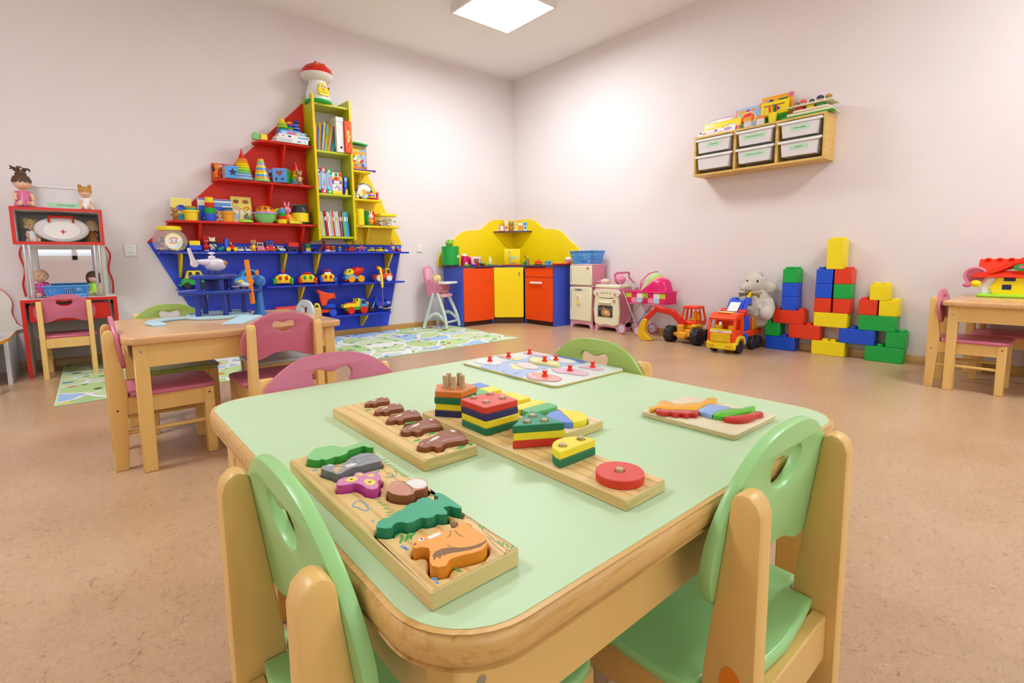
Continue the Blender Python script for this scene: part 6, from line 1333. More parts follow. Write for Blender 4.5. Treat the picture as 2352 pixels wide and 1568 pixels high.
# ---------------------------------------------------------------- toy fridge, stove, basket
mat('toy pink', '#E28AA4', .35); mat('toy pink light', '#EDAFC6', .35); mat('toy cream', '#F0ECC6', .35); mat('toy line', '#8D7A42', .5)
t = thing('toy_fridge', 'pink and cream toy fridge freezer between the play kitchen and the toy stove', 'toy fridge', (4.15, 3.683, 0)); W = .160
MB('toy pink').bx(.012, .215, -W, W, .035, .456, .006).bx(.012, .215, -W+.004, W-.004, .462, .692, .006).out('cabinet', t)
MB('toy pink light').bx(.0, .215, -W-.003, W+.003, .452, .466, .004).bx(.0, .215, -W, W, .684, .700, .005).out('trim_band', t)
MB('toy pink light').prism([(-W, 0), (-W+.025, 0), (-W+.045, .035), (-.03, .048), (.03, .048), (W-.045, .035), (W-.025, 0), (W, 0), (W, .085), (-W, .085)], .004, .20, M=YZ).out('foot_plinth', t)
d = MB('toy cream').bx(-.014, .012, -W+.006, W-.002, .08, .450, .007).out('door', t); d2 = MB('toy cream').bx(-.014, .012, -W+.006, W-.002, .470, .682, .007).out('door', t)
MB('toy line').bx(-.0155, -.013, W-.028, W-.023, .20, .42).out('door_grip', d); MB('toy line').bx(-.0155, -.013, W-.028, W-.023, .49, .66).out('door_grip', d2)
MB('grey').bx(-.0152, -.014, -.03, .085, .405, .430).m('charcoal').bx(-.0156, -.015, .0, .05, .417, .426).out('control_panel', d)
k = MB('toy cream').bx(-.026, -.013, -.005, .050, .255, .365, .004); k.m('soft yellow').bx(-.0265, -.0255, .004, .044, .262, .315); k.out('dispenser', d); MB('toy pink light').ell((-.026, .022, .34), (.006, .014, .014)).out('button', d)
MB('rose').tor((-.0145, -.105, .655), .013, .004, 18, 6, RY(90)).m('cream plastic').ell((-.0145, -.105, .655), (.003, .008, .008)).out('round_badge', d2)
t = thing('toy_stove', 'pink and cream toy stove with roast chicken picture in its oven door', 'toy stove', (4.15, 3.326, 0)); W = .158
MB('toy pink').bx(.012, .215, -W, W, .035, .445, .006).out('cabinet', t)
MB('toy pink light').prism([(-W, 0), (-W+.025, 0), (-W+.045, .035), (-.03, .048), (.03, .048), (W-.045, .035), (W-.025, 0), (W, 0), (W, .085), (-W, .085)], .004, .20, M=YZ).bx(-.004, .215, -W-.002, W+.002, .433, .447, .004).out('foot_plinth', t)
MB('toy cream').bx(-.008, .215, -W-.002, W+.002, .446, .485, .012).out('hob_top', t)
for y_ in (-.07, .07):
    for x_ in (.06, .15): MB('toy pink light').tor((x_, y_, .4855), .035, .003, 20, 6).out('burner', t)
cp = MB('toy cream').prism(sm([(-W+.004, .43), (W-.004, .43), (W-.004, .365), (.08, .352), (0, .347), (-.08, .352), (-W+.004, .365)], 2), -.018, .012, M=YZ, b=.004).out('control_panel', t)
for y_ in (-.115, .115): MB('toy pink light').ell((-.022, y_, .395), (.010, .017, .017)).out('control_knob', cp)
for i in range(4): MB('toy line').prism([(-.006, -.006), (.006, -.006), (.010, .008), (-.004, .008)], -.0190, -.018, M=T(0, .055-.036*i, .398) @ YZ).out('panel_mark', cp)
d = MB('toy cream').prism(sm([(-W+.004, .358), (-.08, .345), (0, .340), (.08, .345), (W-.004, .358), (W-.004, .075), (0, .07), (-W+.004, .075)], 2), -.014, .012, M=YZ, b=.005).out('oven_door', t)
MB('toy cream').bx(-.038, -.014, -.065, .085, .288, .312, .006).out('handle', d); MB('rose').tor((-.016, -.105, .318), .013, .004, 18, 6, RY(90)).m('cream plastic').ell((-.0155, -.105, .318), (.003, .008, .008)).out('round_badge', d)
w_ = MB('mid grey').bx(-.0165, -.0145, -.088, .108, .145, .270); w_.m('charcoal').bx(-.0172, -.0160, -.080, .100, .152, .262); w_.m('grey')
for i in range(5): w_.bx(-.0176, -.0170, -.075, .095, .215+.008*i, .217+.008*i)
ch = [(-.055, .165), (-.02, .155), (.04, .160), (.06, .185), (.055, .215), (.035, .235), (.045, .25), (.035, .258), (.018, .248), (.0, .235), (-.035, .225), (-.06, .20)]
w_.m('ginger').prism(sm(ch, 3), .0174, .0180, M=Matrix(((0, 0, -1, 0), (1, 0, 0, 0), (0, 1, 0, 0), (0, 0, 0, 1)))).m('skin').prism(ellip(-.005, .198, .032, .020, 16), .0180, .0184, M=Matrix(((0, 0, -1, 0), (1, 0, 0, 0), (0, 1, 0, 0), (0, 0, 0, 1)))).prism(ellip(-.038, .180, .014, .011, 12), .0180, .0184, M=Matrix(((0, 0, -1, 0), (1, 0, 0, 0), (0, 1, 0, 0), (0, 0, 0, 1))))
w_.out('oven_picture', d, 'dark oven window picture with roast chicken')
t = thing('toy_saucepan', 'pink toy saucepan with cream lid on the toy stove', 'toy pot', (4.21, 3.40, .489)); MB('toy pink light').lathe([(0, 0), (.044, 0), (.046, .03), (0, .03)], 20).out('pan', t); MB('toy cream').lathe([(.048, .030), (.046, .042), (.02, .050), (.008, .052), (.010, .060), (0, .062)], 20).out('lid', t); MB('toy pink light').tube([(0, .04, .02), (-.01, .10, .024)], .006).out('handle', t)
t = thing('toy_kettle', 'round pink toy kettle at the right side of the toy stove', 'toy kettle', (4.27, 3.255, .489)); MB('toy pink').ell((0, 0, .045), (.062, .062, .045), 20, 12).out('kettle_body', t); MB('toy pink light').tube(sm([(0, -.045, .075), (0, -.03, .105), (0, .03, .105), (0, .045, .075)], 4, False), .006).out('handle', t)
basket('laundry_basket', 'sky blue slotted basket on top of the toy fridge holding small toys', 4.232, 3.672, .7008, .20, .335, .140, 'sky', 0, 3, 14, .22, fill=['purple', 'teal', 'royal', 'lilac', 'white', 'rose', 'pale blue', 'green', 'purple'])

# ---------------------------------------------------------------- doll stroller (seen side on, rolling along the right wall)
st = thing('doll_stroller', 'hot pink doll stroller with patchwork hood and chrome folding frame', 'doll stroller', (4.20, 3.0, 0))
zS = lambda x, y, X: (X, aX(1290+x/7.129, 560+y/7.129, X).y, aX(1290+x/7.129, 560+y/7.129, X).z)
def rl(p): return (p[0]-4.20, p[1]-3.0, p[2])
NX, FX = 4.085, 4.315
mat('stroller fabric', '#E01C62', .7); mat('patch white', '#F1E6E6', .7); mat('patch pink', '#F08FAC', .7); mat('patch lime', '#C3D62C', .7); mat('patch blue', '#B9D0EC', .7)
near = {'h': zS(965, 655, NX), 'fr': zS(1380, 1340, NX)}
wr = .054
wp = [(NX-.012, 3.075), (FX+.005, 3.085), (NX-.012, 2.880), (FX+.005, 2.885)]
for X_ in (NX, FX):
    top = zS(965, 655, NX); top = (X_, top[1], top[2]); kn = (X_, 3.04, .36); 
    a = [rl(top), rl((X_, 2.885, .055))]; b = [rl(zS(1415, 800, NX)), 0]; b0 = (X_, zS(1415, 800, NX)[1], zS(1415, 800, NX)[2])
    MB('steel').tube(a, .0055, 8).out('frame_tube', st); MB('steel').tube([rl(b0), rl((X_, 3.080, .055))], .0055, 8).out('frame_tube', st)
    MB('rose').box(rl((X_, top[1]-.030, top[2]-.055)), (.02, .03, .03), .004).out('joint', st)
y_t, z_t = zS(965, 655, NX)[1:]
hy = zS(890, 500, NX)
MB('rose').tube([rl(q) for q in sm([(NX, y_t, z_t), (NX, hy[1]+.01, hy[2]-.03), (NX+.01, hy[1]+.004, hy[2]+.012), (4.20, hy[1]-.004, hy[2]+.016), (FX-.01, hy[1]+.004, hy[2]+.012), (FX, hy[1]+.01, hy[2]-.03), (FX, y_t, z_t)], 5, False)], .010, 10).out('handle', st)
MB('steel').tube([rl((wp[0][0], wp[0][1], wr)), rl((wp[1][0], wp[1][1], wr))], .003).out('axle', st); MB('steel').tube([rl((wp[2][0], wp[2][1], wr)), rl((wp[3][0], wp[3][1], wr))], .003).out('axle', st)
for q in wp:
    M = T(*rl((q[0], q[1], wr))) @ RY(90)
    w_ = MB('rose').tor((0, 0, 0), wr-.009, .009, 26, 8, M=M); w_.m('light grey').at(M).lathe([(wr-.020, -.006), (wr-.012, -.006), (wr-.012, .006), (wr-.020, .006)], 24).lathe([(0, -.009), (.012, -.009), (.012, .009), (0, .009)], 12)
    for k in range(5): w_.tube([(0, 0, 0), ((wr-.014)*math.cos(k*2*PI/5), (wr-.014)*math.sin(k*2*PI/5), 0)], .005, 6)
    w_.out('wheel', st)
# carrycot: patchwork sides
P0, P1, P2_, P3_ = zS(1045, 800, NX), zS(1685, 770, NX), zS(1665, 1005, NX), zS(1060, 965, NX)
cy0, cy1, cz0, cz1 = P1[1], P0[1], (P2_[2]+P3_[2])/2, (P0[2]+P1[2])/2
cot = MB('stroller fabric').bx(-.100, .100, cy0-3.0, cy1-3.0, cz0, cz1, .012); 
rnd = random.Random(2); fab = ['stroller fabric', 'patch white', 'patch pink', 'patch lime', 'patch blue', 'stroller fabric']
n = 7
for i in range(n):
    for j in range(2):
        a, b_ = cy1-3.0-(cy1-cy0)*i/n, cy1-3.0-(cy1-cy0)*(i+1)/n; z0 = cz0+(cz1-cz0)*(.08+.42*j); z1 = z0+(cz1-cz0)*.42
        cot.m(fab[(i*2+j*3) % 6]).bx(-.1012, -.1000, b_, a, z0, z1)
cot.m('rose').bx(-.106, .106, cy0-3.004, cy1-2.996, cz0-.008, cz0+.004, .003); cot.out('carrycot', st)
MB('hot pink').prism(rrect(-.108, .108, cy0-3.008, cy1-2.992, .02), cz1-.012, cz1+.004, holes=[rrect(-.09, .09, cy0-2.99, cy1-3.01, .015)], b=.004).out('cot_rim', st)
# hood: ribs fanned from the hinge
hg = zS(1265, 790, NX); q1, q2, q3, q4 = zS(1285, 620, NX), zS(1440, 470, NX), zS(1640, 610, NX), zS(1690, 790, NX)
prof = [(q[1]-3.0, q[2]) for q in sm([q1, q2, zS(1550, 560, NX), q3, q4], 4, False)]
hp = (hg[1]-3.0, hg[2]); hv = MB('stroller fabric'); wd = .100
def hood(k0, k1, mt, o=0):
    hv.m(mt); P = prof[k0:k1+1]; vs = []; fs = []
    N = 10
    for (y_, z_) in P:
        for i in range(N+1):
            a = PI*i/N; s_y = hp[0]+(y_-hp[0])*(math.sin(a)**.35 if 0 < i < N else 0); s_z = hp[1]+(z_-hp[1])*(math.sin(a)**.35 if 0 < i < N else 0); vs.append((-wd*math.cos(a)*(1.03+o), s_y, s_z+o*.1))
    for j in range(len(P)-1):
        for i in range(N): q = j*(N+1)+i; fs.append((q, q+1, q+N+2, q+N+1))
    hv.add(vs, fs)
nP = len(prof)-1; cl = ['patch white', 'stroller fabric', 'patch pink', 'patch white', 'patch lime', 'patch blue', 'patch lime', 'patch pink', 'hot pink', 'hot pink', 'hot pink', 'hot pink', 'hot pink', 'hot pink', 'hot pink', 'hot pink']
for k in range(nP): hood(k, k+1, cl[k % 16])
hv.out('hood', st)
MB('rose').tube([(-wd-.004, hp[0], hp[1]), (-wd-.004, prof[0][0], prof[0][1]), (-wd*.8, prof[3][0], prof[3][1]+.006), (0, prof[4][0], prof[4][1]+.010), (wd*.8, prof[3][0], prof[3][1]+.006), (wd+.004, prof[0][0], prof[0][1]), (wd+.004, hp[0], hp[1])], .006).out('hood_hoop', st)

# ---------------------------------------------------------------- toy excavator
ex = thing('toy_excavator', 'large red and yellow toy tractor digger with black tyres beside the stroller', 'toy digger', (4.02, 2.36, 0), -4)
def bigwheel(t, x, y, r, w, hub, lug=True):
    M = T(x, y, r) @ RX(90); mb = MB('rubber').lathe([(r*.55, -w/2), (r*.86, -w/2), (r*.96, -w*.42), (r*.97, w*.42), (r*.86, w/2), (r*.55, w/2)], 24, M)
    if lug:
        for k in range(12):
            for s in (-1, 1): mb.box((0, 0, 0), (.014, .016, w*.46), .003, M=None) if 0 else mb.at(M @ RZ(30*k+(15 if s > 0 else 0)) @ T(r*.965, 0, s*w*.24) @ RX(s*24)).box((0, 0, 0), (.012, .014, w*.5), .003)
        mb.at(Matrix.Identity(4))
    mb.m(hub).lathe([(0, -w*.30), (r*.50, -w*.36), (r*.58, -w*.46), (r*.58, w*.46), (r*.50, w*.36), (0, w*.30)], 18, M)
    return mb.out('wheel', t)
for y_ in (-.135, .135): bigwheel(ex, 0, y_, .072, .075, 'deep yellow' if y_ > 0 else 'orange red')
for y_ in (-.11, .11): bigwheel(ex, .22, y_, .060, .055, 'orange red', False)
MB('amber').box((0, 0, .075), (.05, .20, .035), .010).box((-.02, 0, .075), (.07, .09, .06), .012).cyl((-.02, .02, .09), (-.02, .02, .165), .030, b=.006).box((.12, 0, .095), (.26, .11, .06), .012).out('chassis', ex)
MB('deep yellow').box((.08, -.075, .155), (.12, .05, .03), .010).box((.08, .085, .165), (.05, .02, .05), .008).box((.12, 0, .14), (.16, .13, .03), .006).out('mudguard', ex)
cb = MB('orange red'); cw = .075
cb.box((.14, 0, .170), (.17, .15, .04), .006)
for x_, xt in ((.06, .085), (.215, .195), (.14, .14)):
    for s in (-1, 1): cb.tube([(x_, s*cw, .18), (xt, s*cw*.78, .305)], .009, 6)
cb.prism(rrect(-.075, .075, -.068, .068, .02), .30, .325, M=T(.14, 0, 0), b=.008, seg=2); cb.out('cab', ex)
MB('yellow').box((.155, 0, .20), (.06, .07, .02), .006).box((.19, 0, .235), (.018, .07, .07), .006).out('seat', ex)
arm = MB('red'); slab(arm, [(-.07, .175), (-.02, .175), (.02, .225), (-.0, .25), (-.05, .23)], -.0, .0001) if 0 else None
pA, pB, pC, pD = Vector((.02, .02, .17)), Vector((-.02, .10, .265)), Vector((-.06, .255, .295)), Vector((-.11, .345, .175))
for a, b_, r0, r1 in ((pA, pB, .030, .028), (pB, pC, .027, .024), (pC, pD, .024, .022)):
    d_ = (b_-a); L = d_.length; X_ = T(*a) @ d_.to_track_quat('Z', 'Y').to_matrix().to_4x4(); arm.at(X_).box((0, 0, L/2), (r0*1.5, r0*1.9, L+r0*1.2), .008)
arm.at(Matrix.Identity(4)); arm.out('boom', ex)
bk = MB('deep yellow'); bo = sm([(.04, .19), (.0, .19), (-.035, .12), (-.04, .05), (-.015, .004), (.065, .002), (.075, .020), (.02, .09)], 3)
bk.prism(bo, -.045, .045, M=T(-.115, .35, 0) @ RZ(-70) @ XZ @ T(0, 0, 0), b=.006)
for i in range(4): bk.at(T(-.115, .35, 0) @ RZ(-70)).box((.072, -.034+.023*i, .012), (.03, .012, .012), .003)
bk.out('bucket', ex)

# ---------------------------------------------------------------- toy truck with crane arm, plush sheep
tk = thing('toy_truck', 'large red and yellow toy lorry with blue crane arm, front towards the viewer', 'toy truck', (3.800, 1.900, 0), 2)
hw = .108
ck = MB('yellow').bx(-.03, .0, -hw-.008, hw+.008, .035, .095, .008).bx(.0, .50, -.075, .075, .055, .095, .006)
for s in (-1, 1): ck.prism(sm([(-.01, .08), (.02, .135), (.09, .140), (.14, .125), (.165, .075), (.145, .070), (.125, .110), (.08, .118), (.045, .112), (.02, .075)], 2), -.0, .02, M=T(0, s*(hw+.010)+(.0 if s < 0 else -.02), 0) @ Matrix(((1, 0, 0, 0), (0, 0, 1, 0), (0, 1, 0, 0), (0, 0, 0, 1))))
for i in range(6): ck.bx(-.036, -.028, -hw+.03, hw-.03, .098+.011*i, .106+.011*i, .002)
ck.out('chassis', tk)
gb = MB('orange red'); gb.bx(-.028, .14, -hw, hw, .09, .185, .008)
for x_, xt, y_ in ((-.02, .004, hw), (-.02, .004, -hw), (.115, .115, hw), (.115, .115, -hw)): gb.tube([(x_, y_*.93, .18), (xt, y_*.90, .275)], .013, 6)
gb.bx(.115, .145, -hw, hw, .12, .29, .006); gb.prism([(-.015, .265), (.145, .265), (.145, .315), (.05, .318), (.0, .300), (-.02, .28)], -hw, hw, M=Matrix(((1, 0, 0, 0), (0, 0, 1, 0), (0, 1, 0, 0), (0, 0, 0, 1))), b=.008); gb.out('cab', tk)
MB('soft yellow').bx(.03, .11, -.05, .06, .317, .322, .002).out('roof_panel', tk); MB('white').bx(-.0295, -.028, -hw+.02, hw-.02, .168, .182).m('ink').text('TRUCK', .012, T(-.0297, 0, .175) @ RZ(-90) @ RX(90), .0002).out('name_strip', tk)
MB('yellow').box((.06, .05, .20), (.05, .05, .04), .008).box((.06, -.05, .20), (.05, .05, .04), .008).bx(-.024, .01, -hw+.02, hw-.02, .183, .192).out('seat', tk); MB('white').bx(-.012, -.0105, .0, .022, .225, .25).out('sticker', tk)
MB('amber').box((-.035, .07, .065), (.006, .05, .018), .003).out('headlamp', tk); MB('amber').box((-.035, -.07, .065), (.006, .05, .018), .003).out('headlamp', tk)
for x_, xs in ((.075, .05), (.335, .05), (.445, .05)):
    for s in (-1, 1): wheel(tk, x_, s*(hw-.012), .052, .046, 'rubber', 'yellow')
MB('orange red').bx(.18, .52, -.095, .095, .112, .160, .006).out('bed', tk)
MB('royal').bx(.165, .30, -.09, .09, .155, .285, .010).bx(.17, .21, -.112, -.09, .07, .15, .006).out('crane_base', tk)
MB('red').cyl((.20, -.10, .31), (.20, .10, .31), .028).out('pivot', tk)
cr = MB('royal')
for s in (-1, 1): cr.prism(sm([(.15, .28), (.19, .30), (.27, .40), (.36, .42), (.46, .36), (.53, .29), (.50, .27), (.42, .33), (.33, .375), (.29, .36), (.25, .30), (.22, .25), (.165, .255)], 2), 0, .03, M=T(0, s*.055+.015, 0) @ XZ)
cr.prism([(.14, .285), (.26, .405), (.27, .395), (.16, .275)], -.055, .055, M=Matrix(((1, 0, 0, 0), (0, 0, 1, 0), (0, 1, 0, 0), (0, 0, 0, 1)))); cr.out('crane_arm', tk, 'blue crane arm')
MB('white').prism([(.165, .318), (.235, .385), (.238, .382), (.168, .315)], -.04, .04, M=T(-.006, 0, .004) @ Matrix(((1, 0, 0, 0), (0, 0, 1, 0), (0, 1, 0, 0), (0, 0, 0, 1)))).out('sticker', tk)
MB('amber').bx(.32, .52, -.09, -.078, .16, .26, .004).bx(.32, .52, .078, .09, .16, .26, .004).bx(.505, .52, -.09, .09, .16, .26, .004).out('hopper', tk); MB('red').bx(.30, .34, -.092, .092, .16, .27, .006).out('hopper_front', tk)
MB('yellow').tube(sm([(.34, -.05, .42), (.38, -.055, .46), (.45, -.055, .43), (.50, -.05, .35)], 4, False), .012, 6).out('yellow_claw', tk)
sh = thing('plush_sheep', 'cream plush sheep with checked ribbon sitting on the truck against the wall', 'plush toy', (4.272, 1.852, 0))
b = MB('fleece white'); b.ell((0, 0, .345), (.105, .125, .155)); b.ell((-.03, .01, .535), (.078, .085, .080)); b.ell((-.095, .035, .510), (.055, .045, .038)); b.ell((-.13, .055, .500), (.030, .030, .024)); b.ell((0, 0, .46), (.06, .065, .05))
b.ell((.0, -.105, .500), (.028, .050, .040), M=RX(-30)); b.ell((-.01, .105, .515), (.030, .05, .022), M=RX(-18))
b.tube([(-.03, .10, .40), (-.06, .16, .34), (-.08, .185, .29)], [.050, .045, .040]); b.tube([(-.03, -.10, .40), (-.05, -.13, .33), (-.07, -.13, .30)], [.050, .045, .040])
b.tube([(-.02, -.06, .27), (-.06, -.10, .285), (-.10, -.125, .295)], [.06, .05, .045]); b.ell((-.115, -.135, .30), (.045, .05, .055)); b.tube([(-.02, .07, .27), (-.05, .10, .28)], [.06, .05]); b.ell((0, 0, .225), (.08, .10, .06))
rnd = random.Random(1)
for i in range(70):
    a, e_ = rnd.random()*6.28, math.asin(rnd.random()*1.7-.75 if rnd.random() < 2 else 0) if 0 else (rnd.random()-.4)*2.4; c_, r_ = ((-.0, 0, .345), (.105, .125, .155)) if i < 45 else ((-.0, 0, .55), (.078, .085, .075))
    b.ell((c_[0]+r_[0]*.95*math.cos(e_)*math.cos(a), c_[1]+r_[1]*.95*math.cos(e_)*math.sin(a), c_[2]+r_[2]*.95*math.sin(e_)), .016+.010*rnd.random(), 8, 6)
b.out('body', sh, remesh=.008)
for y_, x_ in ((.035, -.100), (-.042, -.088)): MB('black').ell((x_, y_, .556), (.008, .009, .010), 10, 8).out('eye', sh)
mr = mat('checked ribbon', '#C9B27A', .6); t_ = NT(mr); ck_ = t_.n('TexChecker'); ck_.inputs['Scale'].default_value = 90; ck_.inputs[1].default_value = hexc('#D8C48C'); ck_.inputs[2].default_value = hexc('#54461F'); t_.l(t_.co(), ck_.inputs[0]); t_.l(ck_.outputs[0], t_.b.inputs['Base Color'])
rb = MB('checked ribbon'); rb.tor((-.01, .005, .465), .072, .010, 22, 6, M=RY(-14)); rb.ell((-.090, .02, .455), (.018, .020, .016), 10, 8)
for s in (-1, 1): rb.prism([(0, -.010), (s*.085, -.034), (s*.085, .004), (0, .010)], -.003, .003, M=T(-.095, .02, .452) @ RY(-20) @ Matrix(((0, 0, 1, 0), (1, 0, 0, 0), (0, 1, 0, 0), (0, 0, 0, 1))))
rb.out('ribbon', sh)

# ---------------------------------------------------------------- doll high chair
hc = thing('doll_high_chair', 'pink doll high chair with white tray and pale grey plastic legs', 'doll chair', (3.035, 4.815, 0), 28); hc.scale = (.80, .84, 1.05)
mat('high chair leg', '#CDD9D3', .35)
for s in (-1, 1):
    fr = sm([(s*.19, -.21, .012), (s*.175, -.18, .14), (s*.15, -.10, .30), (s*.145, -.06, .375)], 4, False); bk_ = sm([(s*.19, .13, .012), (s*.165, .09, .14), (s*.145, .03, .30), (s*.14, .0, .375)], 4, False)
    MB('high chair leg').tube([q for q in fr], [.022]*len(fr), 10).out('leg', hc); MB('high chair leg').tube([q for q in bk_], [.022]*len(bk_), 10).out('leg', hc)
    MB('high chair leg').tube(sm([(s*.180, -.185, .09), (s*.172, -.09, .155), (s*.168, .0, .155), (s*.178, .105, .09)], 4, False), .020, 10).out('side_brace', hc)
MB('high chair leg').tube([(-.185, -.195, .075), (.185, -.195, .075)], .012).out('footrest', hc)
MB('light pink').prism(rrect(-.125, .125, -.165, .09, .05), .335, .372, b=.014, seg=2).out('seat', hc)
bo = sm([(-.115, .0), (-.128, .12), (-.118, .24), (-.08, .30), (0, .315), (.08, .30), (.118, .24), (.128, .12), (.115, .0)], 3, False)
BM = T(0, .085, .36) @ RX(-14) @ XZ
MB('pink').prism(bo, -.02, .012, M=BM, b=.008, seg=2).out('backrest', hc); MB('light pink').prism(inset(bo if area2(bo) > 0 else bo[::-1], .028), .012, .016, M=BM, b=.002).out('back_panel', hc, 'pale pink inner panel')
for s in (-1, 1): MB('pink').prism(sm([(.10, .36), (.09, .52), (.0, .50), (-.09, .46), (-.10, .42), (-.05, .36)], 3), 0, .016, M=T(s*.128+.0 if s < 0 else s*.128-.016, 0, 0) @ Matrix(((0, 0, 1, 0), (1, 0, 0, 0), (0, 1, 0, 0), (0, 0, 0, 1))), b=.004).out('arm_side', hc)
MB('white gloss').prism(rrect(-.165, .165, -.23, -.055, .06), .475, .498, b=.008, seg=2).out('tray', hc)
hm = hc.matrix_basis if False else Matrix.Translation(hc.location) @ Matrix.Rotation(R(28), 4, 'Z') @ Matrix.Diagonal((.8, .84, 1.05, 1))
q = hm @ Vector((0, .015, .3725))
t = doll('blond doll in a cream dress sitting in the pink high chair', q.x, q.y, q.z, .235, 'blond', 'cream plastic', 28, 'bob')
for s in (1,): MB('amber').ell((-.02, .0, .205), (.016, .012, .014), 10, 8).out('hair_bow', t)

# ---------------------------------------------------------------- play kitchen clutter
def aS(x, y, S): 
    d_ = _ray(x, y); return Vector((0, 0, CH))+d_*(S/(d_.x+d_.y))
GK = 'toy dishes on the play kitchen worktop'
p = aY(1035, 607, 4.90); r_ = 20*depth(p)/F
t = thing('storage_bin', 'green cylindrical bin with white label at left end of the kitchen worktop', 'bin', (p.x, 4.90, KT)); H_ = 45*depth(p)/F
MB('ink').cyl((0, 0, 0), (0, 0, .014), r_*.98, n=28).out('base', t); b = MB('green').lathe([(r_*.98, .014), (r_, H_), (r_-.004, H_), (r_*.94, .018), (0, .018)], 28); b.out('bin_body', t)
l = MB('white'); l.lathe([(r_+.0006, .095), (r_+.0006, .125)], 6, a0=R(-75), a1=R(-38)); l.out('paper_label', t, 'white paper label')
t = thing('plush_frog', 'lime green plush frog peeping out of the green bin', 'plush toy', (p.x-.015, 4.90, KT+.0185))
MB('plush green').ell((0, 0, H_*.55), (.052, .05, H_*.53)).ell((0, -.01, H_+.018), (.052, .045, .036)).out('body', t, remesh=.006)
for s in (-1, 1): MB('plush green').ell((s*.026, -.025, H_+.045), .014, 10, 8).m('black').ell((s*.026, -.037, H_+.047), .005, 8, 6).out('eye', t)
p = aY(1066, 603, 4.93); k_ = depth(p)/F
t = thing('toy_kettle', 'magenta toy electric kettle with white lid beside the green bin', 'toy kettle', (p.x+.004, 4.93, KT), 0)
MB('hot pink').lathe([(0, 0), (.042, 0), (.044, .02), (.036, .115), (0, .115)], 22).out('kettle_body', t); MB('white').lathe([(.036, .115), (.032, .13), (.014, .142), (0, .144)], 18).out('lid', t); MB('hot pink').tube(sm([(.034, 0, .108), (.062, 0, .105), (.064, 0, .07), (.056, 0, .03)], 4, False), .008).out('handle', t); MB('white').prism(ellip(0, .03, .018, .014, 14), 0, .002, M=T(0, -.0425, 0) @ XZ).out('printed_flower', t)
p = aY(1096, 606, 4.86)
t = thing('toy_microwave', 'pink toy microwave oven on the left wing of the kitchen worktop', 'toy microwave', (p.x, 4.90, KT), -4)
MB('light pink').box((0, 0, .056), (.155, .085, .105), .014).m('hot pink').box((-.078, .004, .056), (.010, .075, .085), .004).out('case', t); MB('white').prism(rrect(-.060, .035, .018, .092, .014), 0, .004, M=T(0, -.0425, 0) @ XZ).m('cow brown').prism(rrect(-.050, .025, .028, .082, .010), .004, .005, M=T(0, -.0425, 0) @ XZ).out('door', t)
for z_, m_ in ((.075, 'lime'), (.05, 'lilac'), (.03, 'rose')): MB(m_).cyl((.055, -.043, z_), (.055, -.048, z_), .011).out('button', t)
def plate(lab, m_, x, y, r, h=.012, z=KT): return solo(MB(m_).lathe([(0, 0), (r*.6, 0), (r, h), (r*.98, h+.002), (r*.6, .003), (0, .003)], 22), 'toy_plate', lab, 'toy plate', (x, y, z), group=GK)
plate('royal blue toy plate at the front of the left worktop wing', 'royal', 3.45, 4.715, .036); plate('yellow toy plate behind the blue plate', 'yellow', 3.425, 4.785, .036)
def tubs(lab, m_, x, y, r, h): return solo(tub(MB(m_), r*.8, r, h), 'toy_cup', lab, 'toy cup', (x, y, KT), group=GK)
tubs('lime toy cup between the green bin and the blue plate', 'bright lime', 3.372, 4.74, .028, .024); tubs('red toy cup in front of the pink microwave', 'red', 3.535, 4.735, .028, .034)
plate('dark red toy plate holding the toy lettuce', 'dark red', 3.605, 4.73, .040)
b = MB('dark green'); rnd = random.Random(3)
for i in range(8): b.m('green' if i % 2 else 'leaf green').ell((.018*math.cos(i*.8), .018*math.sin(i*.8), .012+.004*(i % 3)), (.022, .016, .006), 10, 6, RX(rnd.random()*50-25) @ RY(rnd.random()*40-20))
solo(b, 'toy_lettuce', 'green toy lettuce leaves on the dark red plate', 'toy food', (3.605, 4.73, KT+.0105))
S2_ = 8.385+.17
p = aS(1127, 605, S2_); t = thing('toy_glove', 'cream toy hand on a small green stand left of the sink', 'toy', (p.x-.01, p.y, KT)); MB('grass green').box((0, 0, .008), (.055, .05, .015), .003).out('stand', t); b = MB('cream plastic').lathe([(0, .015), (.014, .015), (.018, .05), (0, .06)], 12)
for i, (dx, h_) in enumerate(((-.018, .085), (-.007, .108), (.004, .112), (.014, .098), (.024, .072))): b.tube([(dx*.5, 0, .045), (dx, 0, h_)], .0055, 6)
b.out('hand', t)
p = aS(1137, 601, S2_+.05); solo(MB('ginger').prism([(-.035, -.02), (.04, 0), (-.035, .025)], 0, .016, b=.003).m('orange').prism([(-.025, -.012), (.02, 0), (-.025, .014)], .016, .019), 'toy_pizza', 'toy pizza slice beside the cream toy hand', 'toy food', (p.x, p.y, KT+.0006), -40, GK)
p = aS(1176, 606, 8.385+.15); DA = ang
t = thing('toy_sink', 'orange red oval toy sink basin in the corner worktop', 'toy sink', (p.x, p.y, KT), DA); o = ellip(0, 0, .125, .078, 32); MB('orange red').prism(o, .0, .010, holes=[ellip(0, 0, .105, .060, 32)], b=.004).m('orange').prism(ellip(0, 0, .106, .061, 32), .0005, .0025).out('basin', t)
p = aS(1173, 602, 8.385+.285); t = thing('toy_tap', 'tall chrome tap behind the orange sink basin', 'tap', (p.x, p.y, KT), DA)
MB('chrome').cyl((0, 0, 0), (0, 0, .018), .014).tube(sm([(0, 0, .01), (-.004, 0, .10), (-.010, 0, .155), (-.022, -.01, .165), (-.028, -.02, .150)], 5, False), .0055).out('spout', t); MB('chrome').tube([(0, 0, .018), (.045, -.01, .028)], .006).ell((.048, -.01, .029), .010, 10, 8).out('lever', t)
p = aS(1177, 604, 8.385+.43); k_ = depth(p)/F
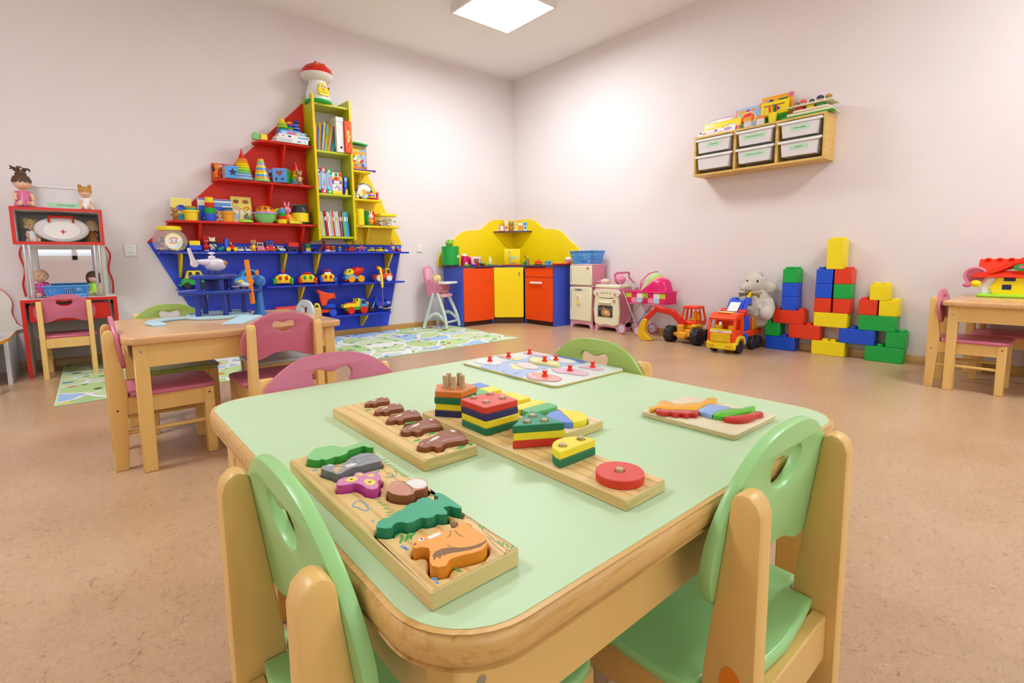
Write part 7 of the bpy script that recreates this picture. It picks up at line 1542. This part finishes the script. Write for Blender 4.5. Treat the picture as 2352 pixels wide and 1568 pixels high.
t = thing('canister', 'yellow lidded canister with green label behind the tap', 'canister', (p.x, p.y, KT), DA); w_ = 19*k_
MB('kitchen yellow').prism(rrect(-w_, w_, -.06, .06, .02), 0, 37*k_, b=.006, seg=2).out('canister_body', t); l = MB('label green').bx(-.03, .055, -.0608, -.0602, .075, .105); l.m('leaf green').text('Посуда', .018, T(.012, -.0609, .09) @ RX(90), .0001); l.out('paper_label', t, 'pale green paper label')
p = aS(1204, 606, 8.385+.12); tubs('bright green toy cup right of the sink', 'green', p.x, p.y, .020, .034)
p = aX(1215, 608, 4.10); t = thing('cutlery_cup', 'steel cup of toy cutlery on the right worktop wing', 'cutlery cup', (4.07, p.y, KT)); tub(MB('steel'), .020, .024, .062).out('cup', t)
for i, (dx, dy, m_, h_) in enumerate(((-.010, .008, 'brown', .115), (.004, -.004, 'light grey', .095), (.012, .006, 'yellow', .110), (-.004, -.010, 'deep yellow', .100), (.008, .010, 'lime', .090))): MB(m_).tube([(dx*.4, dy*.4, .004), (dx*1.6, dy*1.6, h_*.8)], .003, 6).ell((dx*1.8, dy*1.8, h_*.9), (.009, .008, .016), 10, 8).out('spoon', t)
p = aX(1238, 606, 4.16); plate('yellow toy plate under the red toy pot', 'yellow', 4.15, p.y, .062, .014)
t = thing('toy_saucepan', 'orange red toy pot with lid on the right worktop wing', 'toy pot', (4.15, p.y, KT+.004), 0); MB('orange red').lathe([(0, 0), (.035, 0), (.046, .03), (0, .03)], 20).box((0, .055, .026), (.016, .03, .006), .002).box((0, -.055, .026), (.016, .03, .006), .002).out('pot', t); MB('scarlet').lathe([(.049, .030), (.03, .045), (.008, .05), (.010, .062), (0, .064)], 20).out('lid', t)
p = aX(1263, 606, 4.12); t = thing('toy_saucepan', 'sky blue toy pot at the front of the right worktop wing', 'toy pot', (4.085, p.y, KT)); tub(MB('sky'), .032, .034, .045).out('pot', t); MB('sky').tube([(0, -.034, .036), (0, -.08, .038)], .006).out('handle', t)
p = aX(1292, 606, 4.20); t = thing('toy_hob', 'red toy tray with yellow rings at the right end of the worktop', 'toy tray', (4.15, 4.005, KT)); MB('red').prism(rrect(-.075, .14, -.060, .065, .02), 0, .018, b=.005).out('tray', t)
for x_, y_ in ((-.03, .03), (-.03, -.03), (.06, .03), (.06, -.03)): MB('yellow').cyl((x_, y_, .018), (x_, y_, .030), .022).out('ring', t)
t = thing('toy_teapot', 'pink toy teapot with white lid at right end of the worktop', 'toy teapot', (4.315, 4.03, KT+.0185)); MB('pink').lathe([(0, 0), (.034, 0), (.042, .02), (.036, .045), (0, .045)], 20).out('pot', t); MB('white').lathe([(.038, .045), (.03, .06), (.008, .07), (0, .075)], 18).out('lid', t)
# corner shelf cartons
SS = 9.46-.36+.075
def carton(lab, x0, x1, h_, m_, items):
    a, b_ = aS(x0, 535, SS), aS(x1, 535, SS); w_ = (a-b_).length; c_ = (a+b_)/2; k = h_*depth(c_)/F
    t = thing('toy_carton', lab, 'carton', (c_.x, c_.y, KS), -45, 'cartons on the corner shelf'); b = MB(m_).bx(-w_*.46, w_*.46, -.018, .018, 0, k, .002); dec([(i[0], i[1])+tuple(v_*(w_ if n % 2 == 0 else k) if i[0] != 'r' else v_ for n, v_ in enumerate(i[2:])) for i in items if i[0] == 'e'])(b, T(0, -.018, 0) @ XZ)
    for i in items:
        if i[0] == 'r': b.m(i[1]).bx(i[2]*w_, i[3]*w_, -.0188, -.0180, i[4]*k, i[5]*k)
    b.out('carton_body', t)
carton('small cream carton at left end of the corner shelf', 1138, 1148, 13, 'skin', [('e', 'patch pink', 0, .5, .3, .3)])
carton('small red framed picture carton on the corner shelf', 1148, 1158.5, 14, 'brick red', [('r', 'paper', -.38, .38, .1, .9), ('e', 'ginger', 0, .5, .25, .25)])
carton('tall pink milk carton left of the bear on the corner shelf', 1159, 1167.5, 27, 'light pink', [('r', 'white', -.42, .42, .55, .95), ('e', 'brown', 0, .3, .25, .10)])
carton('green and yellow carton right of the bear', 1182, 1190, 20, 'ice', [('r', 'yellow', 0, .42, .1, .9), ('e', 'dark green', 0, .7, .2, .1), ('e', 'lime', .1, .35, .25, .12)])
carton('orange and white carton on the corner shelf', 1190.5, 1201, 18, 'white', [('r', 'orange', -.40, .40, .05, .70), ('e', 'ink', -.1, .55, .2, .1), ('e', 'white', .1, .2, .25, .15)])
carton('pale blue carton at right end of the corner shelf', 1202.5, 1211, 20, 'ice', [('r', 'sky', -.42, .42, .62, .95), ('e', 'ink', 0, .35, .2, .12)])
c_ = aS(1174.5, 535, SS); figure('toy_bear', 'brown bear bottle in the middle of the corner shelf', 'toy animal', c_.x, c_.y, KS, 24*depth(c_)/F, 'bear brown', 'ginger', muzzle='ginger', rz=-45, w=1.25)

# ---------------------------------------------------------------- toy house on the right hand table
th = thing('toy_house', 'white toy house with red roof and yellow door on the beech table by the wall', 'toy house', (4.135, .295, .4975), 0)
# front faces -X; local frame: u to the left in the photo (+Y), v up
HM = Matrix(((0, 0, -1, 0), (1, 0, 0, 0), (0, 1, 0, 0), (0, 0, 0, 1)))
MB('bright lime').prism(rrect(-.045, .13, -.20, .185, .03), 0, .018, b=.006, seg=2).out('base', th)
MB('white').prism([(-.165, .018), (.165, .018), (.165, .12), (.0, .185), (-.165, .12)], -.11, 0, M=HM, b=.003).out('walls', th)
rf = MB('scarlet'); rf.prism(sm([(-.21, .115), (-.15, .125), (-.06, .17), (0, .20), (.06, .17), (.15, .125), (.21, .115), (.20, .140), (.15, .150), (.07, .195), (0, .222), (-.07, .195), (-.15, .150), (-.20, .140)], 2), -.02, .025, M=HM, b=.003)
rf.prism([(-.03, .12), (.06, .225), (.11, .225), (.13, .12), (.115, .12), (.09, .205), (.07, .205), (-.015, .115)], -.18, .19, M=Matrix(((1, 0, 0, 0), (0, 0, 1, 0), (0, 1, 0, 0), (0, 0, 0, 1))), b=.004)
for i in range(7): rf.box((.07, -.15+.05*i, .226), (.07, .022, .012), .004)
rf.out('roof', th)
dr_ = MB('yellow').prism(sm([(-.115, .018), (.115, .018), (.112, .09), (.07, .135), (0, .145), (-.07, .135), (-.112, .09)], 2), 0, .010, M=HM, b=.003).out('door', th)
for q in ((-.065, -.015, .095, .12), (.02, .07, .095, .12), (-.07, -.02, .045, .075), (.035, .075, .045, .075)): MB('ink').prism(rrect(q[0], q[1], q[2], q[3], .004), .010, .011, M=HM).out('window', dr_)
MB('sky').prism(ellip(-.085, .062, .028, .020), .010, .016, M=HM, b=.002).out('letter_plate', dr_); MB('green').prism(ellip(0, .175, .032, .020), .026, .032, M=HM, b=.002).m('rose').prism(ellip(0, .177, .012, .010), .032, .038, M=HM, b=.002).out('crest', th)
MB('royal').bx(-.012, .05, -.185, -.168, .02, .10, .003).out('side_shutter', th)
MB('pink').tor((-.01, .195, .125), .050, .0075, 24, 8, RY(80)).out('handle_ring', th); MB('rose').ell((-.012, .23, .068), (.02, .022, .014)).out('rattle', th); MB('yellow').ell((-.018, .19, .078), (.024, .026, .022)).out('rattle', th)

# ---------------------------------------------------------------- pine rack top: books, paint pots, puzzles
RX0 = WX+RF; RT = rz1+.001; GRK = 'things on top of the pine rack'
def fbook(lab, yl, yr, hgt, x, m_, items, lean=10, th_=.012, name='picture_book', cat='book'):
    """cover faces -X; yl/yr photo columns of its left and right edge at plane x"""
    y1, y0 = aX(yl, 280, x).y, aX(yr, 280, x).y; w_ = y1-y0
    t = thing(name, lab, cat, (x, (y0+y1)/2, RT), 0, GRK); t.rotation_euler = (0, R(lean), 0)
    M = Matrix(((0, 0, -1, 0), (-1, 0, 0, 0), (0, 1, 0, 0), (0, 0, 0, 1)))   # u to the right in the photo
    b = MB(m_).bx(0, th_, -w_/2, w_/2, 0, hgt, .001); fx_ = [tuple([i[0], i[1]]+[v_*(w_/2 if (n < 2 if i[0] == 'r' else n in (0, 2)) else hgt) for n, v_ in enumerate(i[2:])]) for i in items if i[0] in 're']
    dec(fx_)(b, M)
    b.out('cover', t); return t, M, w_
fbook('pale pink framed picture book at left behind the yellow pencil pack', 1623, 1681, .155, 4.285, 'light pink', [('r', 'white', -.88, .80, .05, .94), ('r', 'ice', -.86, -.3, .5, .9), ('e', 'soft yellow', .55, .6, .2, .18), ('r', 'white', -.5, .5, .1, .8), ('r', 'rose', -.98, .9, .955, .985)], 12)
fbook('blue picture book with red sun shaped title in the middle of the rack top', 1686, 1746, .190, 4.285, 'pale blue', [('r', 'orange', -.98, -.86, .02, .98), ('e', 'amber', -.5, .82, .28, .10), ('e', 'soft yellow', 0, .5, .58, .30), ('e', 'scarlet', 0, .5, .50, .26), ('r', 'amber', -.38, .38, .52, .57), ('r', 'amber', -.40, .25, .44, .48), ('r', 'amber', -.3, .36, .36, .40), ('e', 'orange', .35, .86, .15, .06), ('e', 'red', -.05, .86, .16, .05), ('e', 'orange', .9, .93, .16, .12)], 10)
fbook('orange album with butterfly and crayon behind the pencil cup', 1745, 1816, .235, 4.290, 'amber', [('e', 'ink', -.45, .84, .22, .05), ('e', 'lilac', -.62, .86, .14, .04), ('r', 'dark green', .1, .68, .80, .86), ('e', 'rose', .85, .92, .16, .09)], 8)
fbook('yellow and green card pack standing in front of the orange album', 1745, 1808, .180, 4.262, 'yellow', [('r', 'leaf green', -1, 1, .02, .42), ('r', 'cow brown', -.8, .7, .80, .86), ('e', 'sky', -.1, .62, .16, .09), ('e', 'purple', .25, .66, .14, .08), ('e', 'charcoal', -.6, .30, .12, .05)], 6)
fbook('yellow pencil pack with white oval leaning at left front of the rack top', 1616, 1699, .112, 4.232, 'yellow', [('e', 'ink', .42, .36, .42, .30), ('e', 'white', .46, .35, .40, .28), ('e', 'soft yellow', .28, .40, .2, .2), ('r', 'white', -.98, -.5, .72, .82), ('r', 'amber', -.9, -.3, .5, .56), ('e', 'charcoal', -.3, .3, .08, .06)], 14, .016, 'pencil_pack', 'pencil pack')
fbook('white patterned pencil box lying at the left front edge of the rack', 1604, 1694, .048, 4.205, 'white', [('p', 'rose', []) if 0 else ('r', 'rose', -.6, .3, .35, .45), ('e', 'orange', -.7, .5, .12, .25), ('e', 'lilac', .5, .6, .2, .3), ('e', 'royal', -.1, .7, .08, .18), ('e', 'soft yellow', .1, .2, .12, .2), ('e', 'ink', -.9, .7, .06, .2), ('r', 'scarlet', .88, .98, .1, .9)], 20, .03, 'pencil_box', 'pencil box')
def pot(lab, px_, x, r, h, m_, band):
    y = aX(px_, 285, x).y; t = thing('paint_pot', lab, 'paint pot', (x, y, RT), 0, GRK); MB('frosted plastic').lathe([(0, 0), (r*.92, 0), (r, h*.75), (0, h*.75)], 20).out('pot', t); MB(m_).lathe([(r*.94, h*.68), (r*1.08, h*.70), (r*1.08, h), (0, h)], 20).out('lid', t)
    if band: MB(band).tube([(0, 0, h*.3), (.006, -.035, h*1.9)], .0025).out('brush', t)
pot('clear pot with orange rim holding a brush on the pine rack', 1718, 4.215, .032, .064, 'amber', 'sand'); pot('clear pot with yellow and red lid on the pine rack', 1747, 4.225, .034, .068, 'orange', 'sand')
p = aX(1774, 275, 4.22); t = thing('pencil_cup', 'yellow cup of coloured pencils on the pine rack', 'pencil cup', (4.222, p.y, RT), 0, GRK); tub(MB('yellow'), .026, .033, .075, 10).out('cup', t)
for i, m_ in enumerate(('scarlet', 'orange red', 'orange', 'yellow', 'deep yellow', 'dark green', 'green', 'ink', 'red')): a = 3.6+i*.33; MB(m_).cyl((-.010*math.cos(a)*0, .018-.0045*i, .005), (-.004, .030-.0075*i, .125+.006*(i % 3)), .0038, n=6).out('pencil', t)
# stack of boards at the right end
yb = aX(1860, 262, 4.27).y
def lay_(lab, m_, y0, y1, x0, x1, z, h, rz=0, name='puzzle_board', tilt=0, cat='puzzle board', edge=None):
    t = thing(name, lab, cat, ((x0+x1)/2, (y0+y1)/2, z), rz, GRK); MB(m_).bx(-(x1-x0)/2, (x1-x0)/2, -(y1-y0)/2, (y1-y0)/2, 0, h, .0015).out('board', t)
    return t
lay_('thin green album lying under the wooden puzzles on the rack', 'leaf green', 1.335, 1.690, 4.192, 4.262, RT, .012, 0, 'album', cat='album')
lay_('lowest pale wooden puzzle board in the stack on the rack', 'plywood', 1.345, 1.655, 4.205, 4.370, RT+.0125, .012)
lay_('middle pale wooden puzzle board in the stack on the rack', 'plywood', 1.360, 1.655, 4.215, 4.365, RT+.025, .011)
lay_('pale wooden puzzle tray near the top of the stack', 'plywood', 1.375, 1.610, 4.210, 4.36, RT+.0365, .016)
for y_, m_ in ((1.575, 'red'), (1.50, 'yellow'), (1.43, 'green')): solo(MB(m_).box((0, 0, .012), (.05, .05, .024), .004), 'toy_brick', 'small %s block wedged under the mushroom board' % m_, 'toy block', (4.25, y_, RT+.053), group=GRK)
tb = lay_('pale wooden board carrying little mushroom pegs on top of the stack', 'plywood', 1.345, 1.66, 4.205, 4.36, RT+.0775, .008)
for i, (y_, m_, s_c) in enumerate(((1.600, 'cow brown', .9), (1.555, 'orange red', 1.1), (1.495, 'ink', .85), (1.440, 'ink', 1.2), (1.385, 'ginger', 1.1))):
    t = thing('wooden_mushroom', '%s wooden mushroom from left on the mushroom board' % ('first', 'second', 'third', 'fourth', 'fifth')[i], 'wooden mushroom', (4.245, y_, RT+.086), 0, GRK)
    MB('peg wood').lathe([(0, 0), (.015*s_c, 0), (.013*s_c, .02*s_c), (0, .022*s_c)], 14).out('stem', t); MB(m_).lathe([(0, .019*s_c), (.021*s_c, .021*s_c), (.020*s_c, .030*s_c), (.011*s_c, .038*s_c), (0, .040*s_c)], 16).out('cap', t)

# ---------------------------------------------------------------- toy garage with helicopter on the beech table
ga = thing('toy_garage', 'blue two storey toy garage with pale blue ramps on the beech table', 'toy garage', (.490, 2.710, .4975))
mat('garage blue', '#1A3C9E', .3)
mb = MB('ice').prism(ellip(0, 0, .135, .125, 30), 0, .014, b=.004, seg=2)
rp = [(-.10, .06), (-.20, .06), (-.275, .0), (-.30, -.10), (-.275, -.20), (-.235, -.20), (-.245, -.10), (-.215, -.03), (-.15, .0), (-.09, -.02)]
mb.prism(sm(rp, 3), .0, .010, b=.003); mb.bx(-.285, -.235, -.215, -.19, 0, .004); mb.out('base', ga)
MB('ice').lathe([(.128, .012), (.133, .012), (.133, .022), (.128, .022)], 30, a0=R(-20), a1=R(200)).out('rim', ga)
MB('ice').prism([(-.22, 0), (.0, 0), (.0, .014), (-.03, .018), (-.05, .012)], -.045, .045, M=T(.10, -.165, 0) @ RZ(55) @ Matrix(((1, 0, 0, 0), (0, 0, 1, 0), (0, 1, 0, 0), (0, 0, 0, 1)))).out('ramp', ga)
LD, UD = .112, .180
for x_, y_ in ((-.095, -.045), (-.045, .085), (.01, -.075), (.055, .085), (.110, .02)): MB('garage blue').cyl((x_, y_, .012), (x_*.98, y_*.98, LD+.004), .012, .010, n=12).out('pillar', ga)
MB('garage blue').prism(sm([(-.135, -.075), (-.165, -.03), (-.12, .09), (.0, .125), (.10, .10), (.165, .03), (.175, -.06), (.11, -.085), (.0, -.095), (-.08, -.095)], 4), LD, LD+.020, b=.007, seg=2).out('lower_deck', ga)
for x_, y_ in ((-.085, -.055), (-.07, .07), (.0, -.075), (.03, .07), (.055, -.03)): MB('garage blue').cyl((x_, y_, LD+.018), (x_, y_, UD+.003), .011, n=12).out('pillar', ga)
MB('garage blue').prism(ellip(-.015, .0, .100, .098, 28), UD, UD+.022, b=.008, seg=2).out('upper_deck', ga)
MB('navy').prism([(-.05, LD+.02), (.05, LD+.02), (.05, UD), (-.05, UD)], -.0, .003, M=T(0, .03, 0) @ XZ).out('back_screen', ga)
fn = thing('toy_windmill', 'blue toy wind tower with orange propeller beside the garage', 'toy', (.655, 2.672, .4975), 0)
mat('tower blue', '#1F72C4', .3)
MB('tower blue').lathe([(0, 0), (.032, 0), (.030, .010), (.022, .02), (.014, .14), (.0, .142)], 16).out('tower', fn); MB('tower blue').ell((0, 0, .165), (.030, .034, .032)).out('head', fn); MB('tower blue').ell((.022, .03, .165), (.020, .028, .026)).out('motor', fn)
pr2 = MB('orange'); pr2.prism(rrect(-.012, .012, -.105, .105, .004), 0, .006, M=T(-.042, -.034, .165) @ RZ(-52) @ RX(0) @ XZ @ RZ(5), b=.001).ell((-.038, -.030, .165), .015, 10, 8); pr2.box((.0, .0, .205), (.014, .006, .03), .002); pr2.out('propeller', fn)
pl = thing('toy_aeroplane', 'small white toy aeroplane parked on the lower garage deck', 'toy plane', (.585, 2.672, .4975+LD+.0205), 30)
MB('light grey').ell((0, 0, .018), (.016, .05, .014)).prism([(-.06, -.01), (.06, -.01), (.05, .015), (-.05, .015)], .010, .014, b=.001).prism([(0, 0), (.0, .024), (.012, .026), (.02, .0)], -.002, .002, M=T(0, .045, .018) @ RZ(90) @ XZ).out('airframe', pl)
for s in (-1, 1): MB('charcoal').cyl((s*.015, -.01, .006), (s*.019, -.01, .006), .006, n=10).out('wheel', pl)
he = thing('toy_helicopter', 'white toy helicopter with long rotor blades standing on top of the garage', 'toy helicopter', (.470, 2.712, .4975+UD+.0225), 32)
mat('heli white', '#E6E2E8', .25)
hb = MB('heli white').ell((.022, 0, .045), (.056, .030, .032)).tube([(-.02, 0, .055), (-.075, 0, .060)], [.018, .009], 10).box((.005, 0, .078), (.03, .022, .018), .005); hb.prism(sm([(-.07, .05), (-.085, .035), (-.105, .045), (-.105, .07), (-.115, .115), (-.105, .118), (-.088, .075)], 3), -.006, .006, M=XZ, b=.002); hb.out('fuselage', he)
hb = MB('charcoal').ell((.052, 0, .050), (.027, .0255, .020)); hb.out('windscreen', he); MB('ginger').ell((.058, -.012, .052), (.018, .0145, .014)).out('window', he)
MB('heli white').cyl((.005, 0, .085), (.005, 0, .096), .005).ell((.005, 0, .099), (.016, .016, .006), 12, 6).out('rotor_hub', he)
for a in (24, 150): MB('mid grey').box((0, 0, 0), (.145, .010, .0016), 0, T(0, 0, 0)).at(Matrix.Identity(4)).out('rotor_blade', he).matrix_basis = T(.005, 0, .0985) @ RZ(a) @ T(.078, 0, 0)
for s in (-1, 1): MB('charcoal').tube(sm([(-.02, s*.022, .006), (-.015, s*.024, .0022), (.055, s*.024, .0022), (.062, s*.023, .010)], 3, False), .002, 6).tube([(.0, s*.012, .022), (.0, s*.024, .003)], .0018, 5).tube([(.04, s*.012, .022), (.04, s*.024, .003)], .0018, 5).out('skid', he)

# ---------------------------------------------------------------- dolls and boxes on the red desk
def XD(p_): return aY(p_, 480, 4.72).x
doll('brown haired doll with updo in a pink dress on top of the desk shelf', XD(58), 4.68, uz1+.0012, .245, 'hair brown', 'rose', 10, 'updo', 'skin')
doll('ginger haired doll in a white dress at right end of the desk shelf top', XD(199), 4.68, uz1+.0012, .185, 'ginger', 'white', -5, 'buns', 'skin')
t = thing('storage_box', 'translucent white storage box with green label on top of the desk shelf', 'box', (XD(129)+.012, 4.865, uz1+.0012)); o = rrect(-.155, .155, -.09, .09, .015)
MB('frosted plastic').prism(o, 0, .150, b=.004).out('box_body', t); MB('white').prism(rrect(-.160, .160, -.095, .095, .017), .148, .162, b=.004).out('lid', t); l = MB('label green').bx(-.055, .115, -.0908, -.0902, .018, .050); l.m('dark green').text('«Зоопарк»', .020, T(.04, -.091, .034) @ RX(90), .0001); l.out('paper_label', t, 'green paper label'); MB('rose').bx(-.15, -.065, -.0906, -.0900, .008, .016).out('contents', t)
doll('curly blond doll lying at left inside the desk shelf box', -.225, 4.76, uz0+.019, .175, 'blond', 'white', 12, 'curls', 'skin')
doll('doll with hidden face and straw hair at right inside the desk shelf box', .085, 4.78, uz0+.019, .185, 'sand', 'bear brown', 190, 'bob', 'skin')
t = thing('first_aid_case', 'round clear toy first aid case with red handle and red cross', 'toy case', (-.070, 4.705, uz0+.0190)); CM = T(0, 0, .088) @ XZ
MB('frosted plastic').prism(ellip(0, 0, .145, .086, 36), -.05, .03, M=CM, b=.022, seg=4).out('case_body', t); MB('white').prism(ellip(.0, -.008, .098, .060, 30), .030, .034, M=CM, b=.003).out('inner_lid', t)
cr_ = MB('white').prism(ellip(.005, -.018, .022, n=20), .034, .0348, M=CM); cr_.m('red').prism([(-.010, -.022), (-.010, -.014), (.001, -.014), (.001, -.003), (.009, -.003), (.009, -.014), (.020, -.014), (.020, -.022), (.009, -.022), (.009, -.033), (.001, -.033), (.001, -.022)], .0348, .0354, M=CM); cr_.out('cross_badge', t, 'white disc with red cross')
MB('red').tube([(-.062, -.032, .135), (-.062, -.034, .172), (.062, -.034, .172), (.062, -.032, .135)], .008, 8).out('handle', t)
doll('bald baby doll in a magenta romper at left on the desk top', -.222, 4.875, DT+.001, .225, None, 'magenta', 20, None, 'skin')
doll('small brown haired doll in a lime dress at right on the desk top', .075, 4.875, DT+.001, .200, 'hair brown', 'bright lime', -12, 'bob', 'skin pink')
basket('storage_basket', 'bright blue slotted basket on the red doll desk holding small toys', -.078, 4.705, DT+.0005, .245, .14, .080, 'sky', 0, 1, 18, .14, fill=['rose', 'white', 'royal', 'light pink', 'scarlet'])

# ---------------------------------------------------------------- dressing unit cut by the left edge of the photo
lu = thing('dressing_unit', 'white low dressing unit with red edged mirror at the far left edge', 'cabinet', (-.385, WY, 0))
MB('light grey').bx(-.020, 0, -.60, -.03, 0, .272).bx(-.62, 0, -.045, -.03, 0, .272).out('side_panel', lu)
to = [(0, -.03), (0, -.50)]+[(-.28+.28*math.cos(a), -.50-.42*math.sin(a)) for a in (PI/8, PI/4, 3*PI/8, PI/2)]+[(-.75, -.92), (-.75, -.03)]
MB('white').prism(to, .272, .290).out('top_board', lu); MB('amber').prism(inset(to if area2(to) > 0 else to[::-1], -.003), .271, .2895, holes=[inset(to if area2(to) > 0 else to[::-1], .002)]).out('top_edging', lu, 'yellow edging of the top board')
MB('light grey').bx(-.06, -.03, -.94, -.88, 0, .272).out('leg', lu)
mo = sm([(-.70, .29), (0, .29), (.008, .34), (-.012, .42), (-.004, .50), (-.045, .58), (-.14, .625), (-.40, .64), (-.70, .64)], 4)
MB('offwhite').prism(mo, 0, .014, M=T(0, -.012, 0) @ XZ).out('mirror_board', lu); MB('red').prism(inset(mo if area2(mo) > 0 else mo[::-1], -.004), .002, .013, M=T(0, -.012, 0) @ XZ, holes=[inset(mo if area2(mo) > 0 else mo[::-1], .001)]).out('mirror_edging', lu, 'red edging of the mirror board')
basket('storage_basket', 'red slotted basket on the white dressing unit at the left edge', -.575, 4.50, .2905, .26, .30, .13, 'scarlet', 0, 2, 12, .25)
